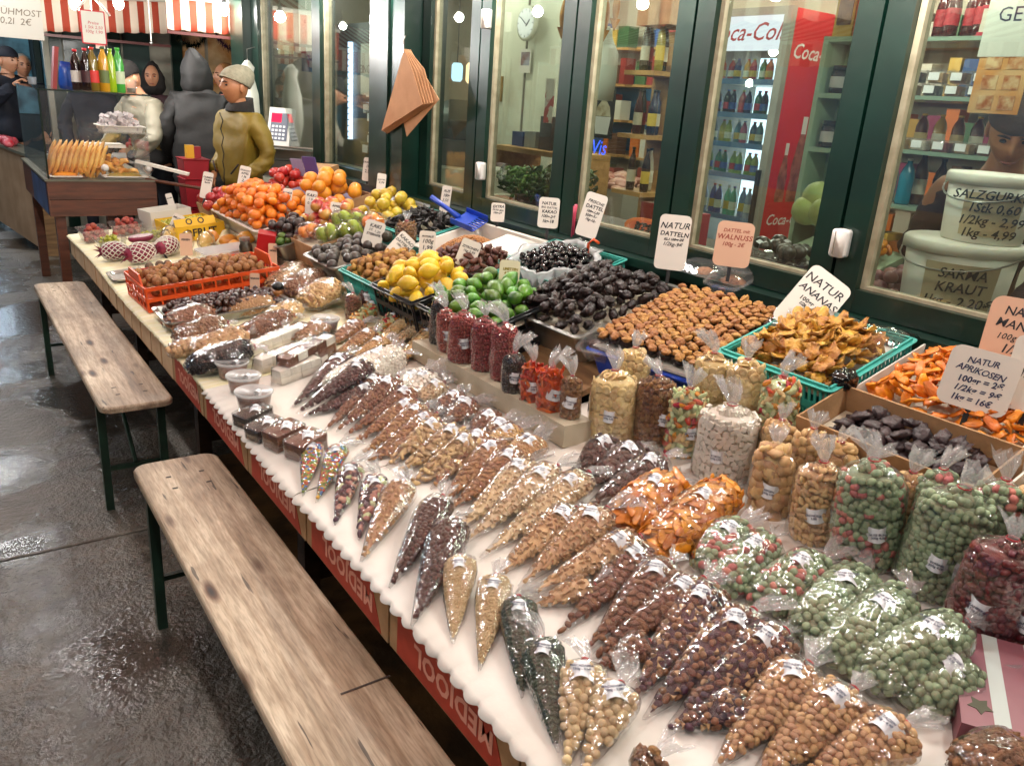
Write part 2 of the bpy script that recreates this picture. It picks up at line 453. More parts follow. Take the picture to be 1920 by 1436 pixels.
# ------------------------------------------------------------------ beer benches
def wood_plank():
    m = bpy.data.materials.new('bench_wood'); m.use_nodes = True
    nt = m.node_tree; N = nt.nodes; L = nt.links; p = N['Principled BSDF']
    tc = N.new('ShaderNodeTexCoord'); oi = N.new('ShaderNodeObjectInfo')
    add = N.new('ShaderNodeVectorMath'); add.operation = 'ADD'; L.new(tc.outputs['Object'], add.inputs[0])
    sc = N.new('ShaderNodeMath'); sc.operation = 'MULTIPLY'; sc.inputs[1].default_value = 20; L.new(oi.outputs['Random'], sc.inputs[0]); L.new(sc.outputs[0], add.inputs[1])
    mp = N.new('ShaderNodeMapping'); mp.inputs['Scale'].default_value = (1, .09, 1); L.new(add.outputs[0], mp.inputs[0])
    def nz(s, d, v, dist=0):
        n = N.new('ShaderNodeTexNoise'); n.inputs['Scale'].default_value = s; n.inputs['Detail'].default_value = d; n.inputs['Distortion'].default_value = dist
        L.new(v, n.inputs[0]); return n.outputs[0]
    def ramp(x, stops):
        c = N.new('ShaderNodeValToRGB'); e = c.color_ramp.elements
        for i, (q, k) in enumerate(stops):
            el = e[i] if i < 2 else e.new(q)
            el.position = q; el.color = hexc(k)
        L.new(x, c.inputs[0]); return c.outputs[0]
    grain = ramp(nz(26, 5, mp.outputs[0], .6), [(.33, '#a8957d'), (.68, '#d8c8b0'), (.5, '#c4b198')])
    # growth-ring figure around knots
    v = N.new('ShaderNodeTexVoronoi'); v.feature = 'F1'; v.inputs['Scale'].default_value = 1.0
    mk = N.new('ShaderNodeMapping'); mk.inputs['Scale'].default_value = (11, 3.2, 1); L.new(add.outputs[0], mk.inputs[0]); L.new(mk.outputs[0], v.inputs[0])
    knot = ramp(v.outputs[0], [(.06, '#2e1d12'), (.2, '#ffffff'), (.11, '#80624a')])
    wv = N.new('ShaderNodeTexWave'); wv.wave_type = 'BANDS'; wv.bands_direction = 'X'; wv.inputs['Scale'].default_value = 7; wv.inputs['Distortion'].default_value = 14; wv.inputs['Detail'].default_value = 2; wv.inputs['Detail Scale'].default_value = .6
    mw = N.new('ShaderNodeMapping'); mw.inputs['Scale'].default_value = (1, .12, 1); L.new(add.outputs[0], mw.inputs[0]); L.new(mw.outputs[0], wv.inputs[0])
    ring = ramp(wv.outputs[0], [(.0, '#c4b29c'), (.22, '#ffffff')])
    stain = ramp(nz(8, 9, mp.outputs[0], 1.2), [(.42, '#ffffff'), (.66, '#655b52'), (.54, '#c9bdae')])
    def mul(a, b, f=1):
        x = N.new('ShaderNodeMix'); x.data_type = 'RGBA'; x.blend_type = 'MULTIPLY'; x.inputs[0].default_value = f
        L.new(a, x.inputs[6]); L.new(b, x.inputs[7]); return x.outputs[2]
    fine = ramp(nz(210, 4, mp.outputs[0], .3), [(.36, '#8d7c69'), (.6, '#ffffff')])
    crack = ramp(nz(70, 2, mp.outputs[0], .2), [(.27, '#3b2f25'), (.31, '#ffffff')])
    dirt = ramp(nz(3.2, 9, add.outputs[0], .4), [(.40, '#ffffff'), (.72, '#4f463e'), (.55, '#b3a596')])
    c = mul(mul(mul(mul(mul(mul(grain, knot), ring, .4), stain, .4), fine, .42), crack, .8), dirt, .45)
    L.new(c, p.inputs['Base Color']); p.inputs['Roughness'].default_value = .55
    b = N.new('ShaderNodeBump'); b.inputs['Strength'].default_value = .25; b.inputs['Distance'].default_value = .004
    L.new(nz(40, 4, mp.outputs[0]), b.inputs['Height']); L.new(b.outputs[0], p.inputs['Normal'])
    return m
M_BENCH = wood_plank()
M_GREENSTEEL = mat('green_steel', '#1f3a2c', '#172a20', rough=.45, nscale=12)
def bench(y0, y1, label):
    L = y1 - y0; t = thing('beer_bench', label, 'bench', TR(.501, y0, 0))
    P = [(px, py + L / 2) for px, py in rrect(.25, L, .045, 6)]
    mb = MB(); k = .008
    def ring(ins, z): return [(x * (1 - ins / .125), (y - L / 2) * (1 - ins / (L / 2)) + L / 2, z) for x, y in P]
    mb.loft([ring(k, .453), ring(0, .458), ring(0, .473), ring(.003, .478), ring(k, .48)])
    seat = mb.build('seat', M_BENCH, t)
    for cy in (.17, L - .17):
        for sx in (-1, 1):
            MB().bbox(sx * .105, cy, .226, .028, .028, .452).build('leg', M_GREENSTEEL, t)
        MB().bbox(0, cy, .43, .18, .03, .035).build('head_bar', M_GREENSTEEL, t)
        MB().bbox(0, cy, .17, .18, .016, .016).build('cross_bar', M_GREENSTEEL, t)
        d = .34 if cy < L / 2 else -.34
        MB().tube([(0, cy, .18), (0, cy + d, .446)], .008, 6).build('brace', M_GREENSTEEL, t)
    M_SL = mat('bolt_slot', '#1b1510', rough=.6)
    for cy in (.13, .21, L - .13, L - .21):
        for sx in (-.045, .05):
            MB().prism([(x + sx, y + cy) for x, y in rrect(.016, .008, .0039, 3)], .4802, .4809).build('bolt_slot', M_SL, t)
    return t
b1 = bench(.32, 2.44, 'worn wooden beer bench in front, with knots and bolt slots')
b2 = bench(2.95, 5.03, 'stained wooden beer bench standing behind the first one')
MB().box(.02, .128, .88 - .0, .885, .4803, .4812).build('joint', M_DARKWOOD, b1)

# ------------------------------------------------------------------ shop front
M_GREEN = mat('dark_green_paint', '#082a20', '#062018', rough=.32, nscale=4, bump=.05, bscale=25, coat=.3)
M_GREEND = mat('green_gap', '#06140f', rough=.6)
M_BEAD = mat('lamplit_bead', '#a79f86', '#8f876e', rough=.4, nscale=20)  # pale bead; lamp light on the stile reveal is put into its beige
M_GLASS = film('window_glass', haze=.012, tint='#eef4ef', rough=.012, bump=.03, bscale=1.2, ior=1.52, gain=1.7)
XS = 2.3
shop = thing('shop_front', 'dark green shop front with tall windows behind the stall', 'shop', TR(XS, 0, 0))
MB().box(-.06, .10, -1.4, 7.4, 0, 1.03).build('parapet', M_GREEN, shop)
MB().box(-.11, .12, -1.4, 7.4, 1.031, 1.062).build('sill', M_GREEN, shop)
MB().box(-.06, .12, -1.4, 7.4, 2.32, 2.75).build('lintel', M_GREEN, shop)
leaves = [(-.75, .0), (.0, .72), (.72, 1.44), (1.44, 2.16), (2.16, 2.82), (2.82, 3.55), (3.55, 4.13)]
ZB, ZT = 1.065, 2.318
for i, (a, b) in enumerate(leaves):
    a += .006; b -= .006; w = .082
    MB().box(-.035, .03, a, a + w, ZB, ZT).build('stile', M_GREEN, shop)
    MB().box(-.035, .03, b - w, b, ZB, ZT).build('stile', M_GREEN, shop)
    MB().box(-.035, .03, a + w + .001, b - w - .001, ZB, ZB + .07).build('bottom_rail', M_GREEN, shop)
    MB().box(-.035, .03, a + w + .001, b - w - .001, ZT - .08, ZT).build('top_rail', M_GREEN, shop)
    MB().box(-.012, .026, b - w - .02, b - w - .001, ZB + .071, ZT - .081).build('glazing_bead', M_BEAD, shop)
    MB().box(-.012, .026, a + w + .021, b - w - .021, ZB + .071, ZB + .082).build('glazing_bead', M_BEAD, shop)
    MB().box(.004, .009, a + w + .003, b - w - .022, ZB + .083, ZT - .083).build('pane', M_GLASS, shop)
    MB().box(.031, .045, a - .012, a + .002, ZB, ZT).build('gap_seal', M_GREEND, shop)
# pillar and the two windows beyond it
MB().box(-.14, .12, 4.137, 4.56, 1.063, 2.318).build('pillar', M_GREEN, shop)
MB().box(-.155, -.141, 4.30, 4.40, 1.063, 2.3).build('pillar_strip', M_GREEN, shop)
for a, b in ((4.56, 5.60), (5.62, 6.86)):
    MB().box(-.05, .06, b - .08, b + .06, ZB, ZT).build('post', M_GREEN, shop)
    MB().box(-.04, .03, a + .061, b - .081, ZB, ZB + .05).build('bottom_rail', M_GREEN, shop)
    MB().box(-.02, .025, b - .105, b - .081, ZB + .051, ZT).build('glazing_bead', M_BEAD, shop)
    MB().box(.004, .009, a + .062, b - .106, ZB + .051, ZT).build('pane', M_GLASS, shop)
MB().box(-.12, .1, 6.93, 7.25, 0, 2.32).build('end_pillar', M_GREEN, shop)
M_WHITEPL = mat('white_plastic', '#d9d6cf', rough=.4)
for i, p in enumerate([(2.245, 3.479, 1.963), (2.245, 3.458, 1.267), (2.245, 1.421, 1.265)]):
    t = thing('window_latch', ['white plastic latch block high on the green window stile', 'white plastic latch block low on the door stile', 'white latch block low beside the drinks fridge window'][i], 'latch', Matrix.Translation(p), 'white latch blocks')
    P = rrect(.05, .085, .01)
    M = Matrix(((0, 0, 1, 0), (1, 0, 0, 0), (0, 1, 0, 0), (0, 0, 0, 1)))
    mb = MB(); mb.prism(P, -.012, .018, M); mb.build('cover', M_WHITEPL, t, True)
    MB().bbox(-.0135, .012, 0, .002, .002, .07).build('groove', M_TAPE, t)

# ------------------------------------------------------------------ awning over the stall and across the lane
M_STRIPE = stripes('red_white_stripes', '#8e2f20', '#d8c4ae', .24, 1)
M_STRIPEX = stripes('red_white_stripes_x', '#a03a22', '#dcc9b4', .125, 0, .47)
M_WHITEPAINT = mat('white_paint', '#cfc9bd', rough=.5)
def awning(x0, z0, x1, z1, y0, y1, label):
    t = thing('striped_awning', label, 'awning', TR(0, 0, 0))
    mb = MB(); n = 40
    mb.sheet(6, n, lambda u, v: (x0 + (x1 - x0) * u, y0 + (y1 - y0) * v, z0 + (z1 - z0) * u - .05 * math.sin(math.pi * u)))
    o = mb.build('canvas', M_STRIPE, t, True); o.modifiers.new('t', 'SOLIDIFY').thickness = .004
    mb = MB(); mb.sheet(n * 4, 3, lambda u, v: (x1, y0 + (y1 - y0) * u, z1 - v * (.2 + .03 * abs(math.sin(u * (y1 - y0) * math.pi / .24)))))
    o = mb.build('valance', M_STRIPE, t, True); o.modifiers.new('t', 'SOLIDIFY').thickness = .004
    MB().tube([(x1, y0, z1), (x1, y1, z1)], .018, 8).build('front_bar', M_WHITEPAINT, t)
    return t
awning(2.2, 2.72, -.15, 2.45, -1.2, 5.9, 'red and white striped awning stretched over the nut stall')
awning(-4.6, 2.9, -2.6, 2.35, -2.0, 9.5, 'red and white striped awning of the stall across the lane')
op = thing('facing_stall', 'stall with blue back sheet across the lane, seen in the glass', 'stall', TR(-4.6, 0, 0))
MB().box(0, .05, -2, 9.5, 0, 2.8).build('back_sheet', mat('blue_sheet', '#1d5a8c', '#174468', rough=.7, nscale=2), op)
MB().box(1.0, 1.9, -2, 9.5, .1, .85).build('counter', M_BOARD, op)
for i in range(6):
    bulb((-2.9, -1 + i * 1.9, 2.25), 40, f'lit bulb of the facing stall, {ordn(i)} along its awning', group='lit bulbs across the lane')

# ------------------------------------------------------------------ nuts, dried fruit and sweets: piece meshes
def blob(name, r, m, nu=9, nv=6, amp=0., fn=None, seed=0, smooth=True, fs=3.):
    def g(p):
        q = Vector(p)
        if amp:
            q = q * (1 + amp * noise.noise(q * fs + Vector((seed * 7.3, seed * 3.1, seed))))
        return fn(q) if fn else q
    return MB().sphere((0, 0, 0), r, nu, nv, g).mesh(name, m, smooth)

def f_almond(p):
    t = (p[0] + 1) / 2
    w = 1 - .38 * max(0, p[0]) ** 1.5
    return Vector((p[0], p[1] * w, p[2] * w))
def f_cashew(p):
    a = p[0] * 1.25; rr = .62 + p[1] * .40 * (1 - .25 * p[0])
    return Vector((math.sin(a) * rr, (1 - math.cos(a)) * .9 - .2 + p[1] * .40 * math.cos(a) * 1.0, p[2]))
def f_brazil(p):
    return Vector((p[0], p[1] * (1 - .25 * abs(p[0])) + .25 * (p[0] ** 2), p[2] * (1 if p[2] > 0 else .6)))
def f_walnut(p):
    q = p.normalized()
    k = 1 + .07 * math.sin(q[0] * 9 + 2 * math.sin(q[2] * 7)) * math.cos(q[2] * 8)
    if abs(q[1]) < .13: k += .05
    return p * k
def f_chest(p):
    z = p[2]
    if z > .5: z = .5 + (z - .5) * 1.5
    return Vector((p[0], p[1] * (.8 if p[1] < 0 else 1), z))
def f_date(p):
    q = p.normalized(); return p * (1 + .05 * math.sin(14 * math.atan2(q[2], q[1]) + 3 * q[0]))
def f_strip(p):
    return Vector((p[0], p[1] * (1 + .2 * math.sin(p[0] * 5)), p[2] + .9 * math.sin(p[0] * 2.6) + .5 * p[1] ** 2))
def f_shell(p):
    # pistachio: shell split along one end
    k = .78 if (abs(p[1]) < .22 and p[0] > -.1) else 1
    return Vector((p[0], p[1] * (1 + .18 * max(0, p[0])), p[2] * k))

C_ = {}
GAIN = .98
def col(name, a, b=None, **k):
    f = lambda h: tuple(min(.86, c * GAIN) for c in hexc(h)[:3]) + (1,)
    C_[name] = mat('m_' + name, f(a), f(b) if b else None, **k)
col('almond', '#a9784e', '#8c5d3a', rough=.6, nscale=160, stretch=(.3, 1, 1), var=.22, bump=.3, bscale=260)
col('almond_dark', '#7d4a2c', '#5f351f', rough=.5, nscale=160, stretch=(.3, 1, 1), var=.25, bump=.35, bscale=260)
col('cashew', '#cfa87d', '#bd9468', rough=.5, nscale=60, var=.16)
col('cashew_pale', '#dcc4a0', '#c9ac84', rough=.5, nscale=60, var=.14)
col('hazel', '#8e5c40', '#6f442d', rough=.55, nscale=90, var=.22, bump=.2, bscale=200)
col('brazil', '#c8a878', '#8a623c', rough=.6, nscale=90, var=.2, contrast=(.45, .7))
col('pist', '#c3986c', '#ab7f55', rough=.55, nscale=70, var=.22)
col('mac', '#d8bf94', '#cbae80', rough=.5, nscale=60, var=.12)
col('pine', '#d8bf94', '#bf9f6d', rough=.6, nscale=80)
col('pumpkin', '#26352a', '#3d4a35', rough=.45, nscale=70)
col('choc', '#4a1f19', '#33120f', rough=.35, nscale=70, var=.25, coat=.3)
col('maroon', '#4b1a1c', '#36100f', rough=.35, nscale=50, var=.25, coat=.3)
col('peanut', '#c69c6a', '#b38452', rough=.6, nscale=80, var=.18)
col('green', '#8fa07a', '#76896a', rough=.45, nscale=40, var=.2, coat=.25)
col('pink', '#c07068', '#a95a52', rough=.45, nscale=40, var=.2, coat=.25)
col('date', '#2a1713', '#170c0a', rough=.42, nscale=40, var=.35, bump=.5, bscale=120)
col('dateb', '#45241b', '#2c150f', rough=.42, nscale=40, var=.3, bump=.5, bscale=120)
col('raisin', '#1f1517', '#120b0d', rough=.4, nscale=50, bump=.4, bscale=120)
col('cran', '#6e1f24', '#4d1316', rough=.35, nscale=50, var=.25, coat=.2)
col('redsug', '#9c3b3a', '#822b2c', rough=.6, nscale=90, var=.2, bump=.4, bscale=240)
col('papaya', '#cf4f16', '#b33a10', rough=.35, nscale=30, var=.2, coat=.3)
col('mango', '#d4871c', '#b9660f', rough=.4, nscale=30, var=.2, coat=.3)
col('banana', '#e6cd98', '#d6b67a', rough=.55, nscale=50, var=.15)
col('walnutk', '#8d6138', '#5f3b20', rough=.65, nscale=60, bump=.6, bscale=140, var=.2)
col('tan', '#d3ae7c', '#b98f5e', rough=.6, nscale=40, var=.22)
col('white', '#ece5d8', '#ddd3c2', rough=.55, nscale=30, var=.06)
col('brown', '#6f4129', '#573019', rough=.5, nscale=30, var=.15)
col('candyg', '#6d8a2e', rough=.35, var=.25, coat=.3); col('candyr', '#c4471d', rough=.35, var=.2, coat=.3)
col('candyy', '#d1a62c', rough=.35, var=.2, coat=.3); col('candyb', '#2f6fb5', rough=.35, var=.2, coat=.3)
col('fruitp', '#b8846f', '#8a4b55', rough=.4, nscale=25, var=.3); col('fruitv', '#4d2638', '#2c1622', rough=.4, nscale=25, var=.3)
col('candmel', '#c9d0a0', '#a9b878', rough=.4, nscale=25, var=.25); col('candred', '#c6302c', '#a81f20', rough=.35, nscale=25, var=.25)

def V(fn, n): return [fn(i) for i in range(n)]
K = {}   # kind -> (meshes, length, width, thickness, core colour, piece name)
PS = .88
def kind(key, piece, meshes, dims, core): K[key] = (meshes, *[d * PS for d in dims], C_[core], piece)
kind('almond', 'almond', V(lambda i: blob('almond', (.0122, .0072, .0045), C_['almond'], 8, 6, .08, f_almond, i), 3), (.022, .013, .008), 'almond')
kind('almond_dark', 'almond', V(lambda i: blob('almond', (.0128, .0078, .005), C_['almond_dark'], 8, 6, .08, f_almond, i), 3), (.022, .014, .009), 'almond_dark')
kind('cashew', 'cashew', V(lambda i: blob('cashew', (.0125, .0125, .0052), C_['cashew'], 8, 8, .04, f_cashew, i), 3), (.02, .016, .009), 'cashew')
kind('cashew_pale', 'cashew', V(lambda i: blob('cashew', (.0125, .0125, .0052), C_['cashew_pale'], 8, 8, .04, f_cashew, i), 3), (.02, .016, .009), 'cashew_pale')
kind('hazel', 'hazelnut', V(lambda i: blob('hazelnut', (.0078, .0075, .0068), C_['hazel'], 8, 6, .12, None, i), 3), (.015, .014, .012), 'hazel')
kind('brazil', 'brazil_nut', V(lambda i: blob('brazil_nut', (.0185, .0085, .0075), C_['brazil'], 8, 7, .15, f_brazil, i), 3), (.031, .017, .012), 'brazil')
kind('pist', 'pistachio', V(lambda i: blob('pistachio', (.0098, .0066, .006), C_['pist'], 9, 7, .04, f_shell, i), 3), (.018, .0125, .01), 'pist')
kind('mac', 'macadamia', V(lambda i: blob('macadamia', (.0092, .0092, .009), C_['mac'], 9, 6, .05, None, i), 2), (.018, .0175, .015), 'mac')
kind('pine', 'pine_kernel', V(lambda i: blob('pine_kernel', (.0052, .0026, .0024), C_['pine'], 6, 4, .1, None, i), 2), (.0095, .0058, .004), 'pine')
kind('pumpkin', 'pumpkin_seed', V(lambda i: blob('pumpkin_seed', (.0072, .004, .0017), C_['pumpkin'], 6, 4, .1, f_almond, i), 2), (.0125, .0075, .003), 'pumpkin')
kind('choc', 'chocolate_nut', V(lambda i: blob('chocolate_nut', (.0088, .0075, .0065), C_['choc'], 8, 6, .35, None, i), 3), (.015, .013, .011), 'choc')
kind('maroon', 'candied_nut', V(lambda i: blob('candied_nut', (.0095, .008, .0065), C_['maroon'], 8, 6, .3, None, i), 3), (.016, .014, .011), 'maroon')
kind('peanut', 'peanut', V(lambda i: blob('peanut', (.0072, .0048, .0046), C_['peanut'], 7, 5, .1, None, i), 2), (.0125, .009, .007), 'peanut')
kind('bigpeanut', 'peanut', V(lambda i: blob('peanut', (.0125, .0072, .0068), C_['tan'], 8, 6, .2, None, i), 3), (.022, .014, .012), 'tan')
kind('green', 'green_nut', V(lambda i: blob('green_nut', (.0122, .0098, .0088), C_['green'], 9, 6, .16, None, i), 3), (.0205, .0175, .013), 'green')
kind('greenpink', 'coated_nut', V(lambda i: blob('coated_nut', (.0122, .0098, .0088), C_['green' if i % 4 else 'pink'], 9, 6, .16, None, i), 8), (.0205, .0175, .013), 'green')
kind('date', 'date', V(lambda i: blob('date', (.021, .0115, .0098), C_['date'], 12, 7, .22, f_date, i), 4), (.034, .02, .015), 'date')
kind('dateb', 'date', V(lambda i: blob('date', (.019, .010, .0088), C_['dateb'], 12, 7, .2, f_date, i), 4), (.032, .018, .014), 'dateb')
kind('raisin', 'raisin', V(lambda i: blob('raisin', (.0075, .005, .0042), C_['raisin'], 6, 5, .4, None, i), 3), (.012, .009, .006), 'raisin')
kind('cran', 'dried_cranberry', V(lambda i: blob('dried_cranberry', (.012, .0085, .006), C_['cran'], 8, 6, .45, None, i), 3), (.02, .015, .008), 'cran')
kind('redsug', 'candied_berry', V(lambda i: blob('candied_berry', (.0065, .006, .0055), C_['redsug'], 6, 5, .3, None, i), 3), (.011, .0105, .008), 'redsug')
kind('papaya', 'papaya_strip', V(lambda i: blob('papaya_strip', (.028, .0075, .0038), C_['papaya'], 8, 8, .2, f_strip, i), 3), (.045, .016, .009), 'papaya')
kind('mangob', 'mango_slice', V(lambda i: blob('mango_slice', (.036, .013, .0036), C_['mango'], 9, 9, .25, f_strip, i), 3), (.052, .022, .009), 'mango')
kind('banana', 'banana_chip', V(lambda i: MB().lathe([(.002, -.0016), (.0142, -.0018), (.0155, .0), (.0142, .0022), (.007, .0012), (.002, .0012)], 12).mesh('banana_chip', C_['banana'], True), 1), (.026, .024, .005), 'banana')
kind('walnutk', 'walnut_piece', V(lambda i: blob('walnut_piece', (.0105, .0085, .0065), C_['walnutk'], 10, 7, .6, None, i, fs=4), 3), (.016, .014, .01), 'walnutk')
kind('tan', 'dried_fruit', V(lambda i: blob('dried_fruit', (.0145, .0125, .006), C_['tan'], 9, 6, .35, None, i), 3), (.023, .02, .009), 'tan')
kind('whitecube', 'sugar_cube', V(lambda i: MB().bbox(0, 0, 0, .0165, .0145, .0125).mesh('sugar_cube', C_['white']), 1), (.019, .017, .011), 'white')
kind('puff', 'puffed_corn', V(lambda i: blob('puffed_corn', (.009, .008, .007), C_['white'], 7, 5, .5, None, i), 3), (.014, .013, .009), 'white')
kind('candy', 'sugar_candy', V(lambda i: blob('sugar_candy', (.0062, .0038, .0036), C_[['candyg', 'candyr', 'candyy', 'candyg', 'candyr', 'candyb'][i]], 6, 5, .1, None, i), 6), (.0105, .0075, .006), 'candyg')
kind('fruitmix', 'dried_fruit', V(lambda i: blob('dried_fruit', (.012, .009, .006), C_[['fruitp', 'fruitv', 'fruitv', 'fruitp', 'maroon', 'candmel'][i]], 8, 6, .35, None, i), 6), (.019, .016, .009), 'fruitv')
kind('candied', 'candied_fruit', V(lambda i: blob('candied_fruit', (.019, .008, .005), C_[['candmel', 'candred', 'banana', 'candmel', 'mango'][i]], 8, 6, .25, f_strip, i), 5), (.03, .016, .009), 'candmel')
kind('nutmix', 'mixed_nut', K['cashew'][0][:2] + K['almond_dark'][0][:2] + K['hazel'][0][:2] + V(lambda i: blob('mixed_nut', (.010, .0075, .0065), C_['fruitv'], 8, 6, .3, None, i), 2), (.02, .0155, .009), 'fruitv')
kind('figs', 'dried_fig', V(lambda i: blob('dried_fig', (.022, .02, .010), C_['tan'], 10, 6, .3, None, i), 3), (.035, .032, .014), 'tan')

def scatter(name, meshes, mats, parent, single):
    """Pieces as objects of their own, or (small ones) joined into one part."""
    if single:
        for i, M in enumerate(mats): put(name, meshes[i % len(meshes)], parent, M)
        return
    vs, fs, mi, ms, k = [], [], [], [], 0
    cache = []
    for me in meshes:
        a = np.empty(len(me.vertices) * 3); me.vertices.foreach_get('co', a)
        cache.append((a.reshape(-1, 3), [tuple(p.vertices) for p in me.polygons], me.materials[0]))
        if me.materials[0] not in ms: ms.append(me.materials[0])
    for i, M in enumerate(mats):
        a, f, m_ = cache[i % len(cache)]
        A = np.array(M)
        vs.append(a @ A[:3, :3].T + A[:3, 3]); fs += [tuple(k + j for j in q) for q in f]; mi += [ms.index(m_)] * len(f); k += len(a)
    me = bpy.data.meshes.new(name); me.from_pydata(np.concatenate(vs).tolist(), [], fs)
    for m_ in ms: me.materials.append(m_)
    me.polygons.foreach_set('material_index', mi); me.polygons.foreach_set('use_smooth', [True] * len(fs)); me.update()
    o = put(name, me, parent); o['kind'] = 'stuff'
    return o

FILM = film('cellophane', haze=.03, rough=.075, bump=.3, bscale=50, gain=2.6)
RUFF = film('cellophane_gathered', haze=.28, rough=.11, bump=.4, bscale=110, gain=2.4)
M_LABEL = mat('label_paper', '#e9ebee', rough=.55)
M_INK = mat('black_ink', '#15161c', rough=.6)
M_INKB = mat('blue_ink', '#20284a', rough=.6)
M_TIE = mat('red_tie', '#a8242e', rough=.5)
_lab = {}
def label_part(root, M, text, w=.05, h=.032):
    if (w, h) not in _lab:
        _lab[(w, h)] = MB().sheet(6, 1, lambda u, v: ((u - .5) * w, (v - .5) * h, -.10 * abs(u - .5) ** 2 * w / .05)).mesh('label', M_LABEL, True)
    o = put('label', _lab[(w, h)], root, M)
    lettering(text, h * .21, M_INKB, o, Matrix.Translation((0, 0, .0006)), thick=.0002, line=1.0)
    return o

def interp(prof, s):
    for (s0, a0), (s1, a1) in zip(prof, prof[1:]):
        if s <= s1: return a0 + (a1 - a0) * max(0, (s - s0)) / (s1 - s0)
    return prof[-1][1]
CONE = [(0, .07), (.08, .2), (.25, .43), (.45, .66), (.65, .86), (.8, .97), (.9, 1.0), (.97, .84), (1.02, .42), (1.05, .15)]
PILLAR = [(0, .8), (.04, .98), (.3, 1.03), (.6, 1.0), (.82, .98), (.92, .82), (.98, .45), (1.03, .15)]
PILLOW = [(0, .35), (.05, .72), (.2, .95), (.5, 1.03), (.8, .97), (.93, .78), (1.0, .4), (1.04, .15)]
def bag(name, label, group, M, L, ry, rz, kindkey, prof=CONE, text=None, single=True, ruffle=1.0, arc=(-25, 205), lab_s=.8, lab_phi=90, lab_w=.05, lab_h=.032, seed=0, fill=1.0, lab_rot=0, cat='bag'):
    """Tied cellophane bag: axis along local x, visible side along local z."""
    r = random.Random(seed * 31 + 5)
    root = thing(name, label, cat, M, group)
    meshes, ln, wd, th, core, piece = K[kindkey]
    smin = .03 if prof is CONE else .0
    # core of unseen contents
    mb = MB(); ss = [smin + (fill * .96 - smin) * i / 10 for i in range(11)]
    mb.loft([[(s * L, max(.001, interp(prof, s) * ry - th * 1.1) * math.cos(2 * math.pi * j / 12), max(.001, interp(prof, s) * rz - th * 1.1) * math.sin(2 * math.pi * j / 12)) for j in range(12)] for s in ss])
    mb.build('filling', core, root, True)
    # the pieces against the film
    mats = []; x = smin * L + ln * .3
    while x < L * .965 * fill:
        s = x / L; a = max(.002, interp(prof, s) * ry - th * .72); b = max(.002, interp(prof, s) * rz - th * .72)
        n = max(1, int((a + b) / 2 * R_(arc[1] - arc[0]) / (wd * .93)))
        off = r.uniform(0, 1)
        for k in range(n):
            ph = R_(arc[0] + (arc[1] - arc[0]) * (k + off) / n)
            p = Vector((x + r.uniform(-.42, .42) * ln, a * math.cos(ph), b * math.sin(ph)))
            nz = Vector((r.uniform(-.14, .14), math.cos(ph) / a + r.uniform(-.14, .14) / a, math.sin(ph) / b + r.uniform(-.14, .14) / b)).normalized()
            t = Vector((r.gauss(0, 1), r.gauss(0, 1), r.gauss(0, 1))); t = (t - nz * t.dot(nz)).normalized()
            u = nz.cross(t); sc = r.uniform(.88, 1.1) * PS
            mats.append(Matrix(((t.x * sc, u.x * sc, nz.x * sc, p.x), (t.y * sc, u.y * sc, nz.y * sc, p.y), (t.z * sc, u.z * sc, nz.z * sc, p.z), (0, 0, 0, 1))))
        x += ln * .78 if ln < .03 else ln * .6
    if fill < 1:   # top layer
        for k in range(14):
            ph = r.uniform(0, 6.28); q = math.sqrt(r.random()) * .8
            a = interp(prof, fill) * ry * q; b = interp(prof, fill) * rz * q
            mats.append(Matrix.Translation((fill * L, a * math.cos(ph), b * math.sin(ph))) @ Euler((r.uniform(0, 6), r.uniform(0, 6), r.uniform(0, 6))).to_matrix().to_4x4())
    r.shuffle(mats)
    scatter(piece, meshes, mats, root, single)
    # film
    n = 14; sd = Vector((r.uniform(0, 50), r.uniform(0, 50), 0)); loops = []
    sl = [0, .1, .27, .46, .66, .82, .91, .97, 1.01, 1.05] if prof is CONE else [0, .05, .16, .36, .58, .78, .9, .96, prof[-1][0]]
    for i, s in enumerate(sl):
        w = interp(prof, s); lp = []; tw = r.uniform(-.08, .08)
        for j in range(n):
            th_ = 2 * math.pi * (j + r.uniform(-.25, .25)) / n + tw
            fold = 1.045 + .05 * noise.noise(Vector((s * 7, math.cos(th_) * 2.2, math.sin(th_) * 2.2)) + sd) + r.uniform(-.012, .045)
            if s > .88 or s < .25: fold += .05 * math.sin(th_ * 5 + sd.x)
            lp.append((s * L - (.008 if i == 0 else 0) + r.uniform(-.004, .004), w * ry * fold * math.cos(th_), w * rz * fold * math.sin(th_)))
        loops.append(lp)
    mb = MB().loft(loops, True, False); q = []
    for f_ in mb.f:
        if len(f_) != 4: q.append(f_)
        elif r.random() < .5: q += [(f_[0], f_[1], f_[2]), (f_[0], f_[2], f_[3])]
        else: q += [(f_[0], f_[1], f_[3]), (f_[1], f_[2], f_[3])]
    mb.f = q; mb.build('film', FILM, root, False)
    if ruffle:
        s1 = prof[-1][0]; loops = []; n = 20; Lr = .046 * ruffle; p0 = r.uniform(0, 6); be = r.uniform(-.7, .7); bz = r.uniform(-.7, .3)
        jr = [r.uniform(.35, 1.35) for _ in range(n)]; jl = [r.uniform(.7, 1.35) for _ in range(n)]; fl = r.uniform(.35, .8)
        for i in range(6):
            q = i / 5; lp = []
            for j in range(n):
                th_ = 2 * math.pi * j / n + p0 + r.uniform(-.05, .05)
                w = ry * .12 + .024 * ruffle * q ** .9 * (jr[j] if j % 2 else jr[j] * .55) * (1 + .12 * r.uniform(-1, 1))
                lp.append((s1 * L + q * Lr * jl[j], w * math.cos(th_) + be * q * q * Lr, w * fl * math.sin(th_) + bz * q * q * Lr))
            loops.append(lp)
